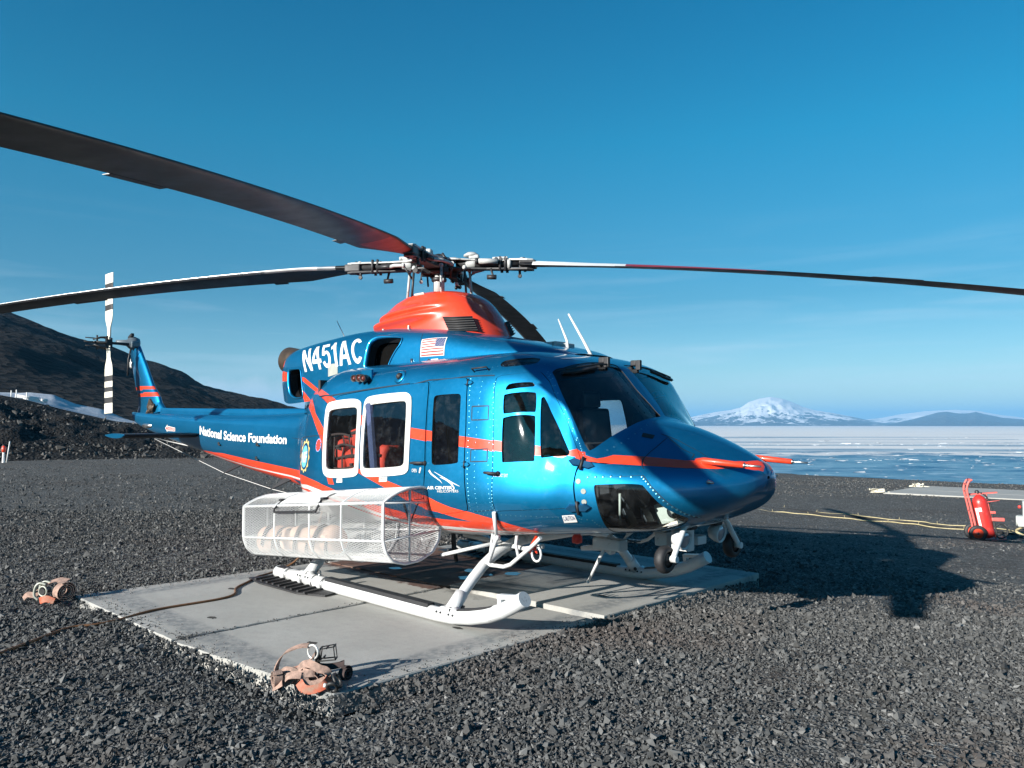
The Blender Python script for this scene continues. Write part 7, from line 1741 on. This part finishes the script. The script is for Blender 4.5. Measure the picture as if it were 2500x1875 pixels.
# ---- rolled bags carried in the basket
CANV = simple('peach_canvas', (.66, .44, .33), .9, var=.15, scale=14, bumpy=.2)
for k, (u, r, ln, tilt) in enumerate(((.105, .135, .25, .45), (.235, .125, .19, -.2), (.365, .14, .27, .5), (.515, .135, .30, .35))):
    X = AX0.lerp(AX1, u); c_ = Vector((X.x, -1.48, .64+X.z)); n_ = ['first', 'second', 'third', 'fourth'][k]
    rb = prop(empty('rolled_bag', c_), f'peach canvas roll with black straps in the basket, {n_} from its tail end', 'bag', 'rolled canvas bags in the basket')
    ax = Vector((1, tilt, .12)).normalized(); g = np.random.default_rng(90+k)
    m = MB(); m.lathe([(.0001, -ln*.56), (r*.62, -ln*.54), (r*.93, -ln*.42), (r, -ln*.2), (r*.90, 0), (r, ln*.2), (r*.93, ln*.42), (r*.62, ln*.54), (.0001, ln*.56)], (0, 0, 0), ax, 24)
    m.v = [tuple(np.array(v)*(1+.07*fbm(np.array([v[0]*9+k]), np.array([v[1]*9+v[2]*7]), 1.0, 3)[0])) for v in m.v]; m.build('roll', CANV, rb)
    m = MB(); a2 = Vector((1, tilt*1.5, -.25)).normalized()
    for h in (-.22, .24): m.lathe([(r*1.0, h*ln-.014), (r*1.07, h*ln-.014), (r*1.07, h*ln+.014), (r*1.0, h*ln+.014)], (0, 0, 0), a2, 20)
    m.build('strap', WEBDARK, rb)
# ---- red survival bags under a net behind the rear windows
BAGR = simple('survival_bag_red', (.62, .05, .025), .7, var=.2, scale=8, bumpy=.3)
for k, (x, z, sx, sz, yaw) in enumerate(((-.32, 1.24, .27, .50, .1), (.0, 1.18, .29, .42, -.12), (.33, 1.20, .27, .48, .15), (.10, 1.49, .30, .20, .0))):
    lab = ['upright red survival bag at the tail end of the rear framed window', 'red survival bag in the middle, across both framed cabin windows', 'red survival bag next to the blue seat in the forward framed window', 'small red survival bag lying on top of the other bags'][k]
    b_ = prop(empty('survival_bag', (x, -.985, z)), lab, 'bag', 'red survival bags in the cabin'); b_.rotation_euler = (0, .12*(-1)**k, yaw)
    m = MB(); bm = bmesh.new(); bmesh.ops.create_cube(bm, size=1); bmesh.ops.subdivide_edges(bm, edges=bm.edges[:], cuts=5, use_grid_fill=True)
    for v in bm.verts:
        d = Vector(v.co)*2; l = d.length; s_ = max(abs(d.x), abs(d.y), abs(d.z)); d = d*(.62+.38*s_/max(l, 1e-6)*1.2)*.5
        n_ = fbm(np.array([v.co.x*4+k*3]), np.array([v.co.z*4+v.co.y*3]), 1.0, 3)[0]; v.co = Vector((d.x*sx, d.y*.26, d.z*sz))*(1+.10*n_)
    m.bm(bm, smooth=True); m.build('bag_body', BAGR, b_)
    m = MB(); m.ribbon([(-.1, -.135, sz*.3), (.0, -.145, sz*.32), (.1, -.135, sz*.3)], .03, .006, up=(0, 0, 1)); m.box((.04, -.14, .05), (.06, .015, .02)); m.build('bag_strap', WEBDARK, b_)
m = MB(); g = np.random.default_rng(5)
for i in range(6): m.ribbon(smooth_path([Vector((-.44+.15*i+g.normal(0, .015), -1.128+.02*math.sin(i*2+j), .98+.11*j)) for j in range(6)], 4), .022, .004, up=(1, 0, 0))
for j in range(6): m.ribbon(smooth_path([Vector((-.46+.17*i, -1.134+.02*math.sin(i+j*2), .99+.105*j+.02*math.sin(i*1.7+j))) for i in range(6)], 4), .022, .004, up=(0, 0, 1))
prop(m.build('cargo_net', WEBDARK), 'black webbing net stretched over the red bags behind the rear cabin windows', 'net')
# pilot's helmet bag by the far window
m = MB(); m.lathe([(.0001, -.12), (.08, -.10), (.115, 0), (.10, .10), (.0001, .14)], (2.42, .42, 1.62), (0, .1, 1), 20); prop(m.build('hanging_helmet', simple('dark_helmet', (.03, .022, .03), .5)), 'dark rounded helmet hanging behind the far windshield half', 'helmet')
# ---- on the bank: marker, pole, long pipes
def far_pt(azim, el, r): return Vector((CAM_POS.x+math.cos(azim)*r, CAM_POS.y+math.sin(azim)*r, CAM_POS.z+r*el))
b0 = far_pt(2.9279, -.0345, 39.0); b0.z = -.05
mk = prop(empty('marker_post', b0), 'short marker post with a red top at the foot of the bank', 'marker'); m = MB(); m.lathe([(.07, 0), (.06, .02), (.05, .42), (.05, .55)], (0, 0, 0), (0, 0, 1), 12); m.build('post', DECALW, mk)
m = MB(); m.lathe([(.07, .50), (.085, .60), (.08, .74), (.0001, .78)], (0, 0, 0), (0, 0, 1), 12); m.build('red_top', ORANGE, mk)
m = MB(); m.tube([b0+RTV*.12, b0+RTV*.24+Vector((0, 0, .95))], .025, 8); prop(m.build('white_pole', DECALW), 'thin white pole leaning beside the red topped marker', 'pole')
PIPE = simple('pale_pipe', (.72, .70, .66), .5, var=.1)
for (a, b), lab in ((((2.9193, .0300), (2.8971, .0268)), 'upper long pale pipe lying on the snow bank'), (((2.9117, .0278), (2.8928, .0230)), 'lower long pale pipe lying on the snow bank'), (((2.8953, .0266), (2.8890, .0248)), 'short pale pipe at the end of the other two on the snow bank')):
    m = MB(); m.tube([far_pt(*a, 55.3), far_pt(*b, 55.3)], .13, 8); prop(m.build('pipe', PIPE), lab, 'pipe')
for (az_, e0, e1), lab in (((2.9229, .0315, .0362), 'short thin stake on the snow bank beside the tallest stake'), ((2.9182, .0300, .0370), 'tallest thin stake on the snow bank above the pipes'), ((2.9086, .0300, .0344), 'thin stake on the snow bank over the middle of the pipes'), ((2.8945, .0130, .0195), 'thin stake standing on the rocky bank below the pipes')):
    m = MB(); m.tube([far_pt(az_, e0-.004, 55.0), far_pt(az_, e1, 55.0)], .035, 6); prop(m.build('stake', PIPE), lab, 'stake')
